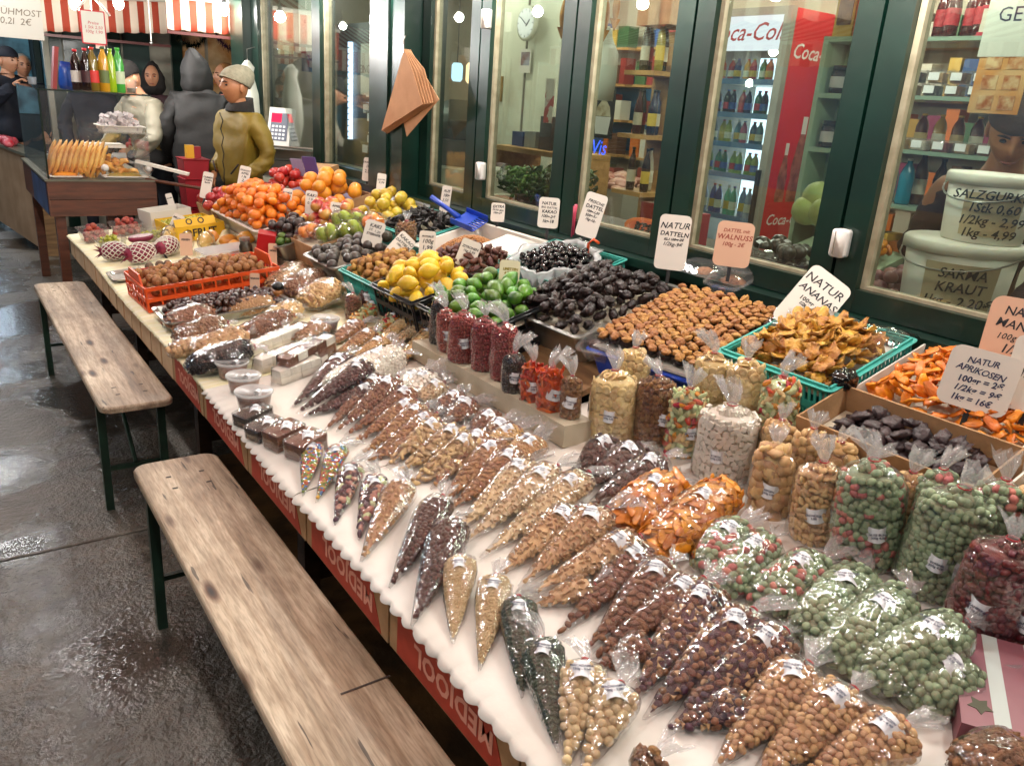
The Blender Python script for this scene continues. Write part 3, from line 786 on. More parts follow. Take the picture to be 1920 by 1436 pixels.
        MB().loft(loops, False, False).build('gathered_end', RUFF, root, False)
        MB().tube([(s1 * L, ry * .17 * math.cos(a * .8), ry * .17 * math.sin(a * .8)) for a in range(9)], .0016, 5).build('tie', M_TIE, root)
    if text:
        s = lab_s; ph = R_(lab_phi); a = interp(prof, s) * ry * 1.09 + .0015; b = interp(prof, s) * rz * 1.09 + .0015
        p = Vector((s * L, a * math.cos(ph), b * math.sin(ph))); nz = Vector((-.12 if prof is CONE else 0, math.cos(ph) / a, math.sin(ph) / b)).normalized()
        up = (Vector((1, 0, 0)) - nz * nz.x).normalized(); rt = up.cross(nz)
        Q = Matrix(((rt.x, up.x, nz.x, p.x), (rt.y, up.y, nz.y, p.y), (rt.z, up.z, nz.z, p.z), (0, 0, 0, 1))) @ Matrix.Rotation(R_(lab_rot + r.uniform(-10, 10)), 4, 'Z')
        label_part(root, Q, text, lab_w, lab_h)
    return root

NORM = Vector((-.1026, 0, 1)).normalized()
def lying(T, E):
    T = Vector(T); E = Vector(E); X = (E - T); L = X.length; X.normalize(); Y = NORM.cross(X).normalized(); Z = X.cross(Y)
    return Matrix(((X.x, Y.x, Z.x, T.x), (X.y, Y.y, Z.y, T.y), (X.z, Y.z, Z.z, T.z), (0, 0, 0, 1))), L
def upright(P, lean=(0, 0), face=None):
    P = Vector(P); X = Vector((lean[0], lean[1], 1)).normalized()
    d = Vector((-P.x, -P.y, 0)).normalized() if face is None else Vector(face)
    Z = (d - X * d.dot(X)).normalized(); Y = Z.cross(X)
    return Matrix(((X.x, Y.x, Z.x, P.x), (X.y, Y.y, Z.y, P.y), (X.z, Y.z, Z.z, P.z), (0, 0, 0, 1)))

# cones lying on the paper: kind, row description, text, radius, list of (tip, wide end)
CONES = [
 ('maroon', 'cone bag of dark red candied nuts beside the nougat', 'GEBR.MANDELN\n200g - 4,00', .040, [((0.834, 2.291, 0.651), (1.087, 2.497, 0.705)), ((0.819, 2.202, 0.667), (1.068, 2.299, 0.738)), ((0.842, 2.200, 0.652), (1.050, 2.204, 0.696))]),
 ('hazel', 'cone bag of hazelnuts next to the dark red cones', 'HASELNÜSSE\n200g - 4,00', .037, [((0.855, 2.074, 0.653), (1.098, 2.257, 0.706)), ((0.874, 2.031, 0.663), (1.103, 2.160, 0.726)), ((0.889, 2.005, 0.657), (1.125, 2.086, 0.714))]),
 ('almond', 'cone bag of small almonds in the row nearest the hazelnuts', 'MANDELN\n200g - 4,00', .035, [((0.886, 1.943, 0.656), (1.089, 2.016, 0.705)), ((0.870, 1.861, 0.657), (1.090, 1.948, 0.710)), ((0.871, 1.823, 0.655), (1.092, 1.896, 0.705))]),
 ('brazil', 'cone bag of brazil nuts between the almond rows', 'PARANÜSSE\n200g - 5,00', .038, [((0.901, 1.762, 0.658), (1.080, 1.837, 0.704)), ((0.894, 1.705, 0.659), (1.100, 1.758, 0.711)), ((0.910, 1.645, 0.659), (1.098, 1.687, 0.711))]),
 ('almond', 'cone bag of pale almonds in the middle row', 'MANDELN\n200g - 4,50', .038, [((0.940, 1.589, 0.662), (1.149, 1.702, 0.711)), ((0.914, 1.501, 0.661), (1.131, 1.610, 0.719)), ((0.922, 1.469, 0.660), (1.146, 1.540, 0.716))]),
 ('cashew_pale', 'cone bag of pale cashews in the far cashew row', 'CASHEW\n200g - 4,50', .039, [((0.881, 1.375, 0.656), (1.138, 1.486, 0.710)), ((0.870, 1.322, 0.659), (1.155, 1.409, 0.722)), ((0.880, 1.261, 0.656), (1.198, 1.342, 0.721))]),
 ('cashew', 'cone bag of roasted cashews in the near cashew row', 'CASHEW\ngesalzen 4,50', .041, [((0.870, 1.185, 0.655), (1.090, 1.239, 0.705)), ((0.889, 1.126, 0.661), (1.125, 1.177, 0.724)), ((0.885, 1.093, 0.658), (1.115, 1.068, 0.718))]),
 ('almond_dark', 'cone bag of dark roasted almonds in the near row', 'MANDELN\ngeröstet 4,50', .040, [((0.861, 0.961, 0.654), (1.122, 1.033, 0.708)), ((0.873, 0.895, 0.657), (1.104, 0.950, 0.717)), ((0.870, 0.876, 0.655), (1.118, 0.883, 0.713))]),
 ('nutmix', 'cone bag of dark nut mix between almonds and pistachios', 'NUSS MIX\n200g - 4,50', .044, [((0.861, 0.756, 0.654), (1.121, 0.845, 0.710)), ((0.854, 0.715, 0.655), (1.112, 0.750, 0.717)), ((0.870, 0.676, 0.657), (1.115, 0.684, 0.718))]),
 ('pist', 'cone bag of pistachios in shells at the near corner', 'PISTAZIEN\n200g - 4,90', .046, [((0.872, 0.579, 0.655), (1.089, 0.606, 0.710)), ((0.894, 0.530, 0.659), (1.095, 0.527, 0.716)), ((0.933, 0.483, 0.663), (1.102, 0.443, 0.716))]),
 ('candy', 'small cone bag of bright sugar candy by the front edge', 'BONBON\n100g - 2,50', .027, [((0.662, 1.758, 0.631), (0.760, 1.944, 0.659)), ((0.677, 1.706, 0.633), (0.806, 1.882, 0.664))]),
 ('fruitmix', 'small cone bag of dark dried fruit mix by the front edge', 'FRÜCHTE MIX\n100g - 2,50', .028, [((0.674, 1.584, 0.632), (0.791, 1.756, 0.662)), ((0.693, 1.492, 0.634), (0.814, 1.663, 0.665))]),
 ('cashew', 'cone bag of plain cashews lying alone by the front edge', None, .035, [((0.663, 1.411, 0.631), (0.839, 1.580, 0.674))]),
 ('choc', 'cone bag of chocolate-brown candied hazelnuts by the front edge', None, .038, [((0.671, 1.287, 0.634), (0.872, 1.455, 0.681)), ((0.653, 1.156, 0.632), (0.842, 1.340, 0.682))]),
 ('pine', 'cone bag of pine kernels by the scalloped edge', 'PINIENKERNE\n100g - 7,00', .032, [((0.691, 1.069, 0.634), (0.801, 1.229, 0.668)), ((0.694, 0.979, 0.634), (0.822, 1.129, 0.670))]),
 ('pumpkin', 'cone bag of dark green pumpkin seeds by the scalloped edge', 'KÜRBISKERNE\n200g - 4,00', .033, [((0.717, 0.881, 0.637), (0.821, 1.041, 0.671)), ((0.696, 0.753, 0.635), (0.787, 0.917, 0.667))]),
 ('mac', 'cone bag of round macadamias near the front corner', 'MACADAMIA\n150g - 5,00', .037, [((0.679, 0.712, 0.635), (0.807, 0.830, 0.673)), ((0.692, 0.686, 0.638), (0.819, 0.758, 0.677))]),
 ('peanut', 'cone bag of peeled peanuts behind the pale almonds', 'ERDNÜSSE\n200g - 3,00', .040, [((1.270, 1.625, 0.699), (1.469, 1.674, 0.744)), ((1.252, 1.510, 0.697), (1.444, 1.567, 0.746))]),
 ('almond_dark', 'cone bag of brown almonds leaning toward the banana chips', 'MANDELN\n200g - 4,50', .036, [((1.231, 1.694, 0.694), (1.373, 1.793, 0.734)), ((1.226, 1.648, 0.693), (1.391, 1.718, 0.736))]),
 ('choc', 'cone bag of chocolate bits beside the white cube bag', 'SCHOKO\n200g - 4,00', .033, [((1.240, 1.902, 0.695), (1.364, 1.984, 0.728)), ((1.250, 1.857, 0.696), (1.390, 1.932, 0.731))]),
 ('dateb', 'cone bag of dark dried dates behind the cashews', 'DATTELN\n200g - 3,50', .042, [((1.256, 1.413, 0.696), (1.402, 1.462, 0.737)), ((1.223, 1.340, 0.699), (1.413, 1.374, 0.748)), ((1.180, 1.274, 0.690), (1.417, 1.292, 0.749))]),
 ('mangob', 'bag of orange mango slices by the date cones', 'MANGO\n200g - 5,00', .050, [((1.192, 1.167, 0.696), (1.392, 1.198, 0.746)), ((1.166, 1.042, 0.693), (1.468, 1.089, 0.759))]),
 ('greenpink', 'bag of green and pink coated nuts lying flat in front', 'NUSS BUNT\n200g - 3,50', .044, [((1.215, 0.923, 0.698), (1.376, 0.973, 0.744)), ((1.191, 0.868, 0.696), (1.387, 0.899, 0.746)), ((1.220, 0.791, 0.698), (1.408, 0.787, 0.748))]),
 ('green', 'bag of green coated nuts lying in the near right heap', 'WASABI NÜSSE\n200g - 3,50', .047, [((1.203, 0.669, 0.697), (1.434, 0.709, 0.750)), ((1.176, 0.599, 0.704), (1.417, 0.613, 0.764)), ((1.188, 0.537, 0.715), (1.395, 0.493, 0.781)), ((1.217, 0.487, 0.698), (1.354, 0.450, 0.727))]),
 ('candied', 'cone bag of mixed candied fruit by the black crates', 'FRÜCHTE\n200g - 3,50', .036, [((1.221, 2.853, 0.693), (1.465, 3.021, 0.744)), ((1.233, 2.675, 0.694), (1.463, 2.820, 0.743))]),
 ('banana', 'cone bag of pale banana chips next to the candied fruit', 'BANANEN\n200g - 3,00', .034, [((1.249, 2.626, 0.695), (1.478, 2.748, 0.745))]),
 ('cashew_pale', 'cone bag of cashews squeezed beside the banana chip cone', 'CASHEW\n200g - 4,50', .031, [((1.269, 2.568, 0.698), (1.493, 2.670, 0.747))]),
 ('tan', 'cone bag of tan fruit chips next to the white puffed corn', 'APFEL\n200g - 3,00', .036, [((1.211, 2.385, 0.692), (1.473, 2.557, 0.744))]),
 ('almond', 'cone bag of almonds between the candied fruit and the nougat', 'MANDELN\n200g - 4,00', .034, [((1.103, 2.730, 0.680), (1.292, 2.824, 0.726)), ((1.109, 2.634, 0.681), (1.285, 2.701, 0.725))]),
 ('peanut', 'cone bag of peanuts behind the dark red cones', 'ERDNÜSSE\n3,00', .034, [((1.089, 2.503, 0.679), (1.275, 2.581, 0.724)), ((1.096, 2.410, 0.680), (1.274, 2.475, 0.724))]),
 ('cashew_pale', 'cone bag of cashews behind the hazelnut cones', 'CASHEW\n4,50', .034, [((1.111, 2.129, 0.681), (1.275, 2.182, 0.724)), ((1.104, 2.043, 0.681), (1.272, 2.093, 0.724))]),
 ('hazel', 'cone bag of hazelnuts beside the coconut cubes', 'HASELNÜSSE\n4,00', .034, [((1.165, 1.865, 0.687), (1.307, 1.907, 0.727)), ((1.124, 1.932, 0.683), (1.276, 1.982, 0.724))]),
 ('peanut', 'cone bag of peanuts by the banana chip bag', 'ERDNÜSSE\n3,00', .036, [((1.322, 1.652, 0.703), (1.479, 1.729, 0.745)), ((1.335, 1.551, 0.704), (1.476, 1.600, 0.745))]),
 ('puff', 'fat bag of white puffed corn in the middle of the table', 'POPCORN\n2,00', .054, [((1.187, 2.303, 0.705), (1.487, 2.385, 0.766))]),
 ('puff', 'bag of white coconut chips behind the hazelnuts', 'KOKOS\n2,50', .040, [((1.198, 2.120, 0.696), (1.384, 2.205, 0.740))]),
 ('whitecube', 'bag of small white sugar cubes behind the almonds', 'KOKOS\nWÜRFEL 2,50', .042, [((1.199, 2.046, 0.696), (1.419, 2.153, 0.744))]),
]
ni = 0
for kk, desc, text, rad, lst in CONES:
    for i, (T, E) in enumerate(lst):
        ni += 1
        lab = desc if len(lst) == 1 else f'{desc}, {ordn(i)} from far end'
        big = kk in ('mangob', 'puff', 'greenpink', 'green')
        if not big: E = Vector(E) + (Vector(E) - Vector(T)) * .13
        if 1.5 < E[1] < 2.55 and E[0] > 1.26:      # keep clear of the riser board
            sh = Vector((1.26 - E[0], 0, 0)); sh.z = sh.x * .1026; T = Vector(T) + sh; E = Vector(E) + sh
        M, L = lying(T, E)
        jit = rnd.uniform(1.12, 1.28)
        far = T[1] > 2.05 or kk in ('pine', 'pumpkin', 'candy', 'peanut', 'puff')
        big = kk in ('mangob', 'puff', 'greenpink', 'green')
        bag('cone_bag' if not big else 'goods_bag', lab, 'cellophane cone bags', M, L, rad * jit, rad * (.66 if not big else .84) * jit, kk, CONE if not big else PILLOW, text, single=not far,
            ruffle=rnd.uniform(.8, 1.25), seed=ni, lab_s=.84 if not big else .66, lab_w=.044 if rad < .036 else .052, lab_h=.027 if rad < .036 else .033, lab_rot=rnd.uniform(-18, 22))
# cones underneath the piles
UNDER = [('cashew', 'roasted cashew cone lying half under the near cashew row', (0.865, 1.065, 0.652), (0.988, 1.020, 0.685), .036),
         ('almond_dark', 'dark almond cone peeping out below its row', (0.864, 0.853, 0.652), (0.962, 0.830, 0.682), .036),
         ('nutmix', 'dark nut mix cone lying under its row', (0.867, 0.676, 0.652), (0.993, 0.627, 0.685), .040),
         ('brazil', 'brazil nut cone lying under its row', (0.914, 1.641, 0.655), (1.044, 1.629, 0.684), .032),
         ('almond', 'small almond cone lying under its row', (0.874, 1.822, 0.651), (1.015, 1.830, 0.681), .032)]
for i, (kk, lab, T, E, rad) in enumerate(UNDER):
    M, L = lying(T, E)
    bag('cone_bag', lab, 'cellophane cone bags', M, L, rad, rad * .7, kk, CONE, None, single=T[1] < 2.05, ruffle=.8, seed=200 + i)

# bags standing upright in front of the back tier
UPR = [
 ('raisin', 'tall upright bag of black raisins beside the limes', (1.415, 2.395, .765), .034, .17, None, .95),
 ('redsug', 'narrow upright bag of red candied berries next to the raisins', (1.40, 2.30, .765), .036, .15, 'KIRSCHEN\n250g 3,50', .95),
 ('redsug', 'large upright bag of red candied berries in front', (1.385, 2.185, .765), .048, .17, 'KIRSCHEN\n250g 3,50', .95),
 ('redsug', 'upright bag of red candied berries behind the large one', (1.405, 2.075, .765), .044, .175, None, .95),
 ('redsug', 'upright bag of red candied berries nearest the dark dates', (1.41, 1.97, .765), .044, .185, None, .95),
 ('raisin', 'upright bag of dark raisins next to the orange papaya', (1.375, 1.865, .765), .036, .12, 'ROSINEN\n200g 2,50', .9),
 ('papaya', 'upright bag of orange papaya strips beside the raisins', (1.38, 1.78, .765), .034, .115, 'PAPAYA\n200g 3,50', .9),
 ('papaya', 'upright bag of bright orange papaya beside the walnuts', (1.385, 1.695, .765), .038, .125, 'PAPAYA\n200g 3,50', .9),
 ('walnutk', 'narrow upright bag of walnuts next to the banana chips', (1.40, 1.618, .765), .03, .12, 'WALNÜSSE\n3,50', .9),
 ('banana', 'tall upright bag of round banana chips in front', (1.503, 1.545, 0.707), .066, .20, 'BANANENCHIPS\n200g 3,00', .95),
 ('banana', 'upright bag of banana chips behind the walnut bag', (1.625, 1.60, zA(1.62)), .048, .23, None, .95),
 ('banana', 'upright bag of banana chips below the date skewers', (1.72, 1.385, .803), .052, .18, None, .95),
 ('banana', 'upright bag of apple rings beside the pineapple tray', (1.73, 1.28, .805), .052, .19, None, .95),
 ('walnutk', 'tall upright bag of walnut pieces in front', (1.582, 1.461, 0.716), .060, .19, 'WALNÜSSE\n200g 3,50', .95),
 ('candied', 'upright bag of mixed candied fruit between walnuts and white cubes', (1.598, 1.359, 0.717), .052, .19, 'FRÜCHTE MIX\n200g 3,50', .95),
 ('candied', 'upright bag of candied fruit behind the white cubes', (1.73, 1.17, .805), .050, .18, None, .95),
 ('whitecube', 'wide upright bag of white coconut cubes', (1.589, 1.209, 0.716), .078, .20, 'KOKOS\n200g 2,90', .95),
 ('tan', 'upright bag of tan dried fruit behind the white cubes', (1.645, 1.10, zA(1.645)), .046, .18, None, .95),
 ('tan', 'upright bag of dried apple before the apricot carton', (1.645, 1.01, zA(1.645)), .046, .19, None, .95),
 ('figs', 'upright bag of dried figs beside the peanuts', (1.538, 1.020, 0.711), .050, .17, 'FEIGEN\n250g 3,00', .95),
 ('figs', 'upright bag of pale dried figs under the apricot carton', (1.645, .92, zA(1.645)), .046, .19, None, .95),
 ('bigpeanut', 'upright bag of peanuts between figs and coated nuts', (1.534, 0.888, 0.711), .058, .185, 'ERDNÜSSE\n3,00', .95),
 ('bigpeanut', 'upright bag of peanuts behind the others', (1.64, .84, zA(1.64)), .044, .17, None, .95),
 ('tan', 'upright bag of tan fruit chips at the carton corner', (1.645, .765, zA(1.645)), .044, .19, None, .95),
 ('greenpink', 'tall upright bag of green and pink coated nuts in front', (1.544, 0.773, 0.712), .070, .235, 'NUSS BUNT\n300g 4,00', .95),
 ('greenpink', 'upright bag of green and pink coated nuts behind the tall one', (1.65, .685, zA(1.65)), .05, .22, None, .95),
 ('greenpink', 'upright bag of green and pink coated nuts by the apricots', (1.655, .59, zA(1.655)), .055, .24, None, .95),
 ('green', 'tall upright bag of green coated nuts in front', (1.565, 0.629, 0.714), .074, .24, 'WASABI\n300g 4,00', .95),
 ('green', 'upright bag of green coated nuts behind at the frame edge', (1.66, .49, zA(1.66)), .056, .28, None, .95),
 ('green', 'upright bag of green coated nuts at the far edge of view', (1.66, .385, zA(1.66)), .056, .28, None, .95),
 ('cran', 'upright bag of dark red dried cranberries in front', (1.499, 0.502, 0.707), .064, .215, 'CRANBERRY\n250g 3,50', .95),
 ('cran', 'upright bag of dried cranberries behind the front one', (1.60, .395, zA(1.60)), .05, .25, None, .95),
 ('cran', 'upright bag of cranberries cut by the frame edge', (1.543, 0.431, 0.712), .062, .19, 'CRANBERRY\n250g 3,50', .95),
]
for i, (kk, lab, P, rad, h, text, fl) in enumerate(UPR):
    M = upright(P, (rnd.uniform(-.08, .05), rnd.uniform(-.07, .07)))
    small = kk in ('raisin', 'redsug', 'walnutk') and P[1] > 1.7
    bag('upright_bag', lab, 'upright cellophane bags', M, h, rad, rad * .82, kk, PILLAR, text, single=not (kk in ('raisin', 'redsug')), ruffle=rnd.uniform(.8, 1.2),
        arc=(-35, 215), seed=400 + i, lab_s=.42, lab_phi=90 + rnd.uniform(-14, 30), lab_w=.05, lab_h=.034, fill=fl)

# pillow bags heaped at the far middle
PILL = [('bigpeanut', 'large clear bag of peanuts on top of the heap', (1.234, 3.226, 0.730), (1.419, 3.282, 0.789), .052), ('hazel', 'large clear bag of hazelnuts in the heap behind the peanuts', (1.218, 3.401, 0.728), (1.446, 3.542, 0.782), .05),
        ('almond', 'large clear bag of almonds at the back of the heap', (1.214, 3.557, 0.723), (1.438, 3.752, 0.776), .048), ('bigpeanut', 'flat bag of peanuts below the heap beside the wine-red tub', (1.052, 3.132, 0.691), (1.207, 3.207, 0.727), .042),
        ('almond', 'wrapped bag of almonds next to the chestnut tray', (0.693, 3.336, 0.659), (0.900, 3.349, 0.696), .045), ('hazel', 'wrapped bag of hazelnuts in front of the chestnuts', (0.678, 3.120, 0.658), (0.895, 3.138, 0.700), .045),
        ('tan', 'wrapped bag of dried apricots behind the grey bag', (0.697, 2.948, 0.655), (0.917, 2.955, 0.707), .042), ('peanut', 'wrapped bag of peanuts between almonds and the heap', (0.942, 3.360, 0.680), (1.159, 3.344, 0.722), .042),
        ('walnutk', 'wrapped bag of walnut pieces between the grey bag and the nougat', (0.871, 3.007, 0.673), (1.059, 3.014, 0.712), .040), ('hazel', 'wrapped bag of hazelnuts below the peanut bag', (0.966, 3.111, 0.682), (1.147, 3.086, 0.721), .036),
        ('tan', 'wrapped bag of dried fruit at the paper edge beside the grey bag', (0.633, 3.013, 0.643), (0.773, 3.000, 0.673), .034), ('almond', 'wrapped bag of almonds beside the wine-red tub', (1.060, 2.835, 0.687), (1.207, 2.920, 0.722), .034)]
for i, (kk, lab, T, E, rad) in enumerate(PILL):
    M, L = lying(T, E)
    bag('pillow_bag', lab, 'large pillow bags', M, L * .92, rad * 1.6, rad * 1.02, kk, PILLOW, None, single=False, ruffle=.7, seed=700 + i)
bag('upright_bag', 'small upright bag of dark cherries next to the peanut heap', 'upright cellophane bags', upright((1.457, 3.065, 0.703)), .10, .04, .036, 'maroon', PILLAR, 'KIRSCHEN\n3,50', single=False, ruffle=1.0, seed=801)
bag('upright_bag', 'upright bag of brown nuts behind the wine-red tub', 'upright cellophane bags', upright((1.374, 3.036, 0.694)), .11, .034, .03, 'hazel', PILLAR, None, single=False, ruffle=.9, seed=802)
M, L = lying((0.642, 2.789, 0.649), (0.857, 2.744, 0.711))
bag('grey_bag', 'dark grey wrapped bag with a blue print in front of the heap', None, M, L, .068, .046, 'raisin', PILLOW, None, single=False, ruffle=.8, seed=803)
M, L = lying((1.138, 0.348, 0.700), (1.236, 0.304, 0.730))
bag('goods_bag', 'clear bag of nuts cut off at the bottom corner of the table', 'large pillow bags', M, L, .05, .04, 'walnutk', PILLOW, None, single=False, ruffle=1, seed=804)
M, L = lying((0.721, 0.614, 0.647), (0.782, 0.625, 0.674))
bag('cone_bag', 'clear bag of brown nuts cut off by the bottom edge', 'cellophane cone bags', M, L, .035, .03, 'walnutk', CONE, None, single=True, ruffle=.9, seed=805)

# ------------------------------------------------------------------ trays, crates and the fruit in them
M_TEAL = mat('teal_plastic', '#3fa79b', '#379389', rough=.4, nscale=6)
M_STEEL = mat('brushed_tray', '#a9a8a2', rough=.28, metal=.85)
M_WTRAY = mat('white_tray', '#d9d4c8', rough=.4)
M_ORANGEP = mat('orange_plastic', '#d9521a', '#c94612', rough=.4, nscale=8)
M_BLACKP = mat('black_crate', '#15171a', '#1f2124', rough=.4, nscale=12)
M_BLUEP = mat('blue_plastic', '#1a3fa8', rough=.35)
M_LAV = mat('lavender_card', '#9d97b4', '#8d86a6', rough=.7, nscale=6)
M_CLEAR = film('clear_plastic', haze=.07, rough=.05, bump=.12, bscale=20, gain=1.3)
M_LINER = mat('liner_paper', '#cfc6b2', '#b9ad95', rough=.8, nscale=10)
M_WCARD = mat('white_card', '#cdc8bd', rough=.7)

def on_B(x, y, dz=0, yaw=0): return TR(x, y, zB(x) - .119 + dz) @ Euler((0, R_(-15.1), 0)).to_matrix().to_4x4() @ Matrix.Rotation(R_(yaw), 4, 'Z')
def on_A(x, y, dz=0, yaw=0): return TR(x, y, zA(x) + .007 + dz) @ Euler((0, R_(-5.86), 0)).to_matrix().to_4x4() @ Matrix.Rotation(R_(yaw), 4, 'Z')

def basin(t, sx, sy, h, m, flare=.03, r=.03, th=.004, rim=.012, name='tray_body'):
    def lp(w, d, z): return [(x, y, z) for x, y in rrect(max(w, .02), max(d, .02), min(r, w / 2.1, d / 2.1), 4)]
    a, b = sx - 2 * flare, sy - 2 * flare
    mb = MB()
    mb.loft([lp(a, b, 0), lp(sx, sy, h - .004), lp(sx + 2 * rim, sy + 2 * rim, h - .006), lp(sx + 2 * rim, sy + 2 * rim, h), lp(sx - 2 * th, sy - 2 * th, h), lp(a - 2 * th, b - 2 * th, th)])
    return mb.build(name, m, t, False)
def slots(t, sx, sy, h, m, n, th=.006, name='slatted_wall', zs=(0.012, .45, .93)):
    """Open-work crate walls: rails and uprights, one part a side."""
    for k, (ax, L, off) in enumerate((('x', sx, -sy / 2), ('x', sx, sy / 2), ('y', sy, -sx / 2), ('y', sy, sx / 2))):
        mb = MB(); L2 = L - (0 if ax == 'x' else 2 * th + .001)
        def bar(c, w, z0, z1, q):
            if ax == 'x': mb.bbox(c, off, (z0 + z1) / 2, w, th * q, z1 - z0)
            else: mb.bbox(off, c, (z0 + z1) / 2, th * q, w, z1 - z0)
        for i, z in enumerate(zs): bar(0, L2, z * h, z * h + h * (.17 if i else .12), 1.0)
        nn = max(2, int(n * L / max(sx, sy)))
        for i in range(nn + 1): bar(-L2 / 2 + .004 + (L2 - .008) * i / nn, .007, .002, h * .99, .7)
        mb.build(name, m, t)
    MB().box(-sx / 2 + th, sx / 2 - th, -sy / 2 + th, sy / 2 - th, .001, .005).build('base', m, t)
def carton_box(t, sx, sy, h, m, m2=None, hf=None):
    th = .005
    MB().box(-sx / 2, sx / 2, -sy / 2, sy / 2, 0, th).build('base', m, t)
    MB().box(-sx / 2, -sx / 2 + th, -sy / 2, sy / 2, th + .0005, hf or h).build('front_panel', m2 or m, t)
    MB().box(sx / 2 - th, sx / 2, -sy / 2, sy / 2, th + .0005, h).build('rear_panel', m, t)
    for s in (-1, 1):
        y = s * (sy / 2 - th / 2); MB().bbox(0, y, (h + th) / 2, sx - 2 * th - .001, th, h - th - .001).build('side_panel', m, t)
def liner(t, sx, sy, z, m=None): MB().box(-sx / 2, sx / 2, -sy / 2, sy / 2, z - .003, z).build('liner', m or M_LINER, t)

def pile(name, meshes, M, sx, sy, z0, d, hz, layers, label, cat, group, dome=.0, seed=0, tilt=.5, clip=None, flat=False):
    """Loose pieces heaped in a tray: every piece a thing of its own."""
    r = random.Random(seed); out = []
    for l in range(layers):
        w, e = sx - l * d * .75, sy - l * d * .75
        if w < d * .5 or e < d * .5: break
        nx = max(1, int(w / d + .15)); ny = max(1, int(e / (d * .92) + .15))
        for j in range(ny):
            for i in range(nx):
                x = (-w / 2 + w * (i + .5) / nx) + (w / nx * .25 * (1 if j % 2 else -1)) + r.uniform(-.26, .26) * d
                y = -e / 2 + e * (j + .5) / ny + r.uniform(-.26, .26) * d
                q = 1 - max(abs(2 * x / sx), abs(2 * y / sy)) ** 2
                z = z0 + hz * (.5 + l * .82) + dome * max(0, q) + r.uniform(-.12, .16) * hz
                if clip and not clip(x, y): continue
                if flat: E = Euler((r.uniform(-tilt, tilt), r.uniform(-tilt, tilt), r.uniform(0, 6.28)))
                else: E = Euler((r.uniform(-tilt, tilt), r.uniform(-tilt, tilt), r.uniform(0, 6.28)))
                s = r.uniform(.82, 1.14)
                o = put(name, meshes[r.randrange(len(meshes))], None, M @ Matrix.Translation((x, y, z)) @ E.to_matrix().to_4x4() @ Matrix.Scale(s, 4))
                tag(o, label, cat, group); out.append(o)
    return out

# fruit meshes
def f_lemon(p):
    k = 1 - .12 * abs(p[0]) ** 2
    x = p[0] * (1 + .22 * max(0, abs(p[0]) - .85) / .15)
    return Vector((x, p[1] * k, p[2] * k))
def f_mand(p):
    q = math.hypot(p[0], p[1]); z = p[2]
    if z > 0: z -= .35 * math.exp(-(q / .22) ** 2)
    return Vector((p[0] * (1 + .025 * math.sin(9 * math.atan2(p[1], p[0]))), p[1], z))
def f_apple(p):
    q = math.hypot(p[0], p[1]); z = p[2]
    z -= .55 * math.exp(-(q / .25) ** 2) * (1 if z > 0 else -.6)
    k = 1 - .14 * max(0, -p[2])
    return Vector((p[0] * k, p[1] * k, z))
def f_husk(p):
    a = math.atan2(p[1], p[0]); q = 1 + .16 * math.cos(5 * a)
    t = (p[2] + 1) / 2; w = max(0, 1 - t) ** .55 * 1.1 + .12
    return Vector((p[0] * q * min(1.1, w + .25 * (1 - t)), p[1] * q * min(1.1, w + .25 * (1 - t)), p[2] * 1.1))
col('lemon', '#e2bf34', '#d6ac22', rough=.38, nscale=20, bump=.25, bscale=220, var=.12, coat=.2)
col('lime', '#5f8f26', '#24521a', rough=.33, nscale=16, bump=.25, bscale=220, var=.4, coat=.25)
col('orange', '#e2962a', '#d88718', rough=.4, nscale=20, bump=.3, bscale=200, var=.1, coat=.15)
col('mandarin', '#e5821c', '#dc6e12', rough=.38, nscale=20, bump=.35, bscale=180, var=.14, coat=.2)
col('apple', '#b23a30', '#cfa14a', rough=.3, nscale=9, var=.15, coat=.35, contrast=(.42, .62), stretch=(1, 1, .35))
col('appley', '#c4a834', '#b3972a', rough=.35, nscale=9, var=.15, coat=.3)
col('pome', '#b02a1f', '#97201a', rough=.32, nscale=9, var=.12, coat=.35)
col('passion', '#4d463e', '#352c2a', rough=.4, nscale=12, var=.3, coat=.15)
col('avoc', '#3e3a26', '#2a2a1c', rough=.5, nscale=20, bump=.4, bscale=120, var=.2)
col('husk', '#b0823f', '#8d6128', rough=.7, nscale=30, var=.25, bump=.3, bscale=100)
col('mangosteen', '#33201d', '#21120f', rough=.45, nscale=20, var=.25)
col('kiwi', '#56702a', '#435c20', rough=.5, nscale=20, var=.2)
col('mangofruit', '#c98b34', '#b57422', rough=.35, nscale=6, var=.15, coat=.25)
col('melon', '#d7b665', '#c69c4c', rough=.45, nscale=8, var=.12)
col('walnut', '#a06e3e', '#83552c', rough=.65, nscale=45, var=.18, bump=.5, bscale=110)
col('chestnut', '#3f1d11', '#2a120a', rough=.3, nscale=18, var=.35, coat=.3)
col('lychee', '#a63f35', '#87322c', rough=.6, nscale=60, var=.2, bump=.6, bscale=160)
col('grape', '#a9a83c', '#98982f', rough=.3, nscale=20, var=.2, coat=.3)
col('dragon', '#8d2440', '#6f1830', rough=.5, nscale=14, var=.1)
col('apricot', '#3b2a2c', '#261a1c', rough=.45, nscale=30, var=.3, bump=.4, bscale=90)
col('mangochip', '#e0861a', '#cc6f0e', rough=.45, nscale=30, var=.2, coat=.15)
col('pineapple', '#cf9a3c', '#a8712a', rough=.5, nscale=40, var=.25, bump=.4, bscale=120)
col('blackpod', '#1d1512', '#100b09', rough=.55, nscale=40, var=.3)
col('praline', '#b07a44', '#94602f', rough=.55, nscale=90, var=.2)
col('chocdate', '#5c2f20', '#472013', rough=.55, nscale=50, var=.25, bump=.4, bscale=100)
col('prune', '#140d10', '#0b0709', rough=.22, nscale=30, var=.3, coat=.5)
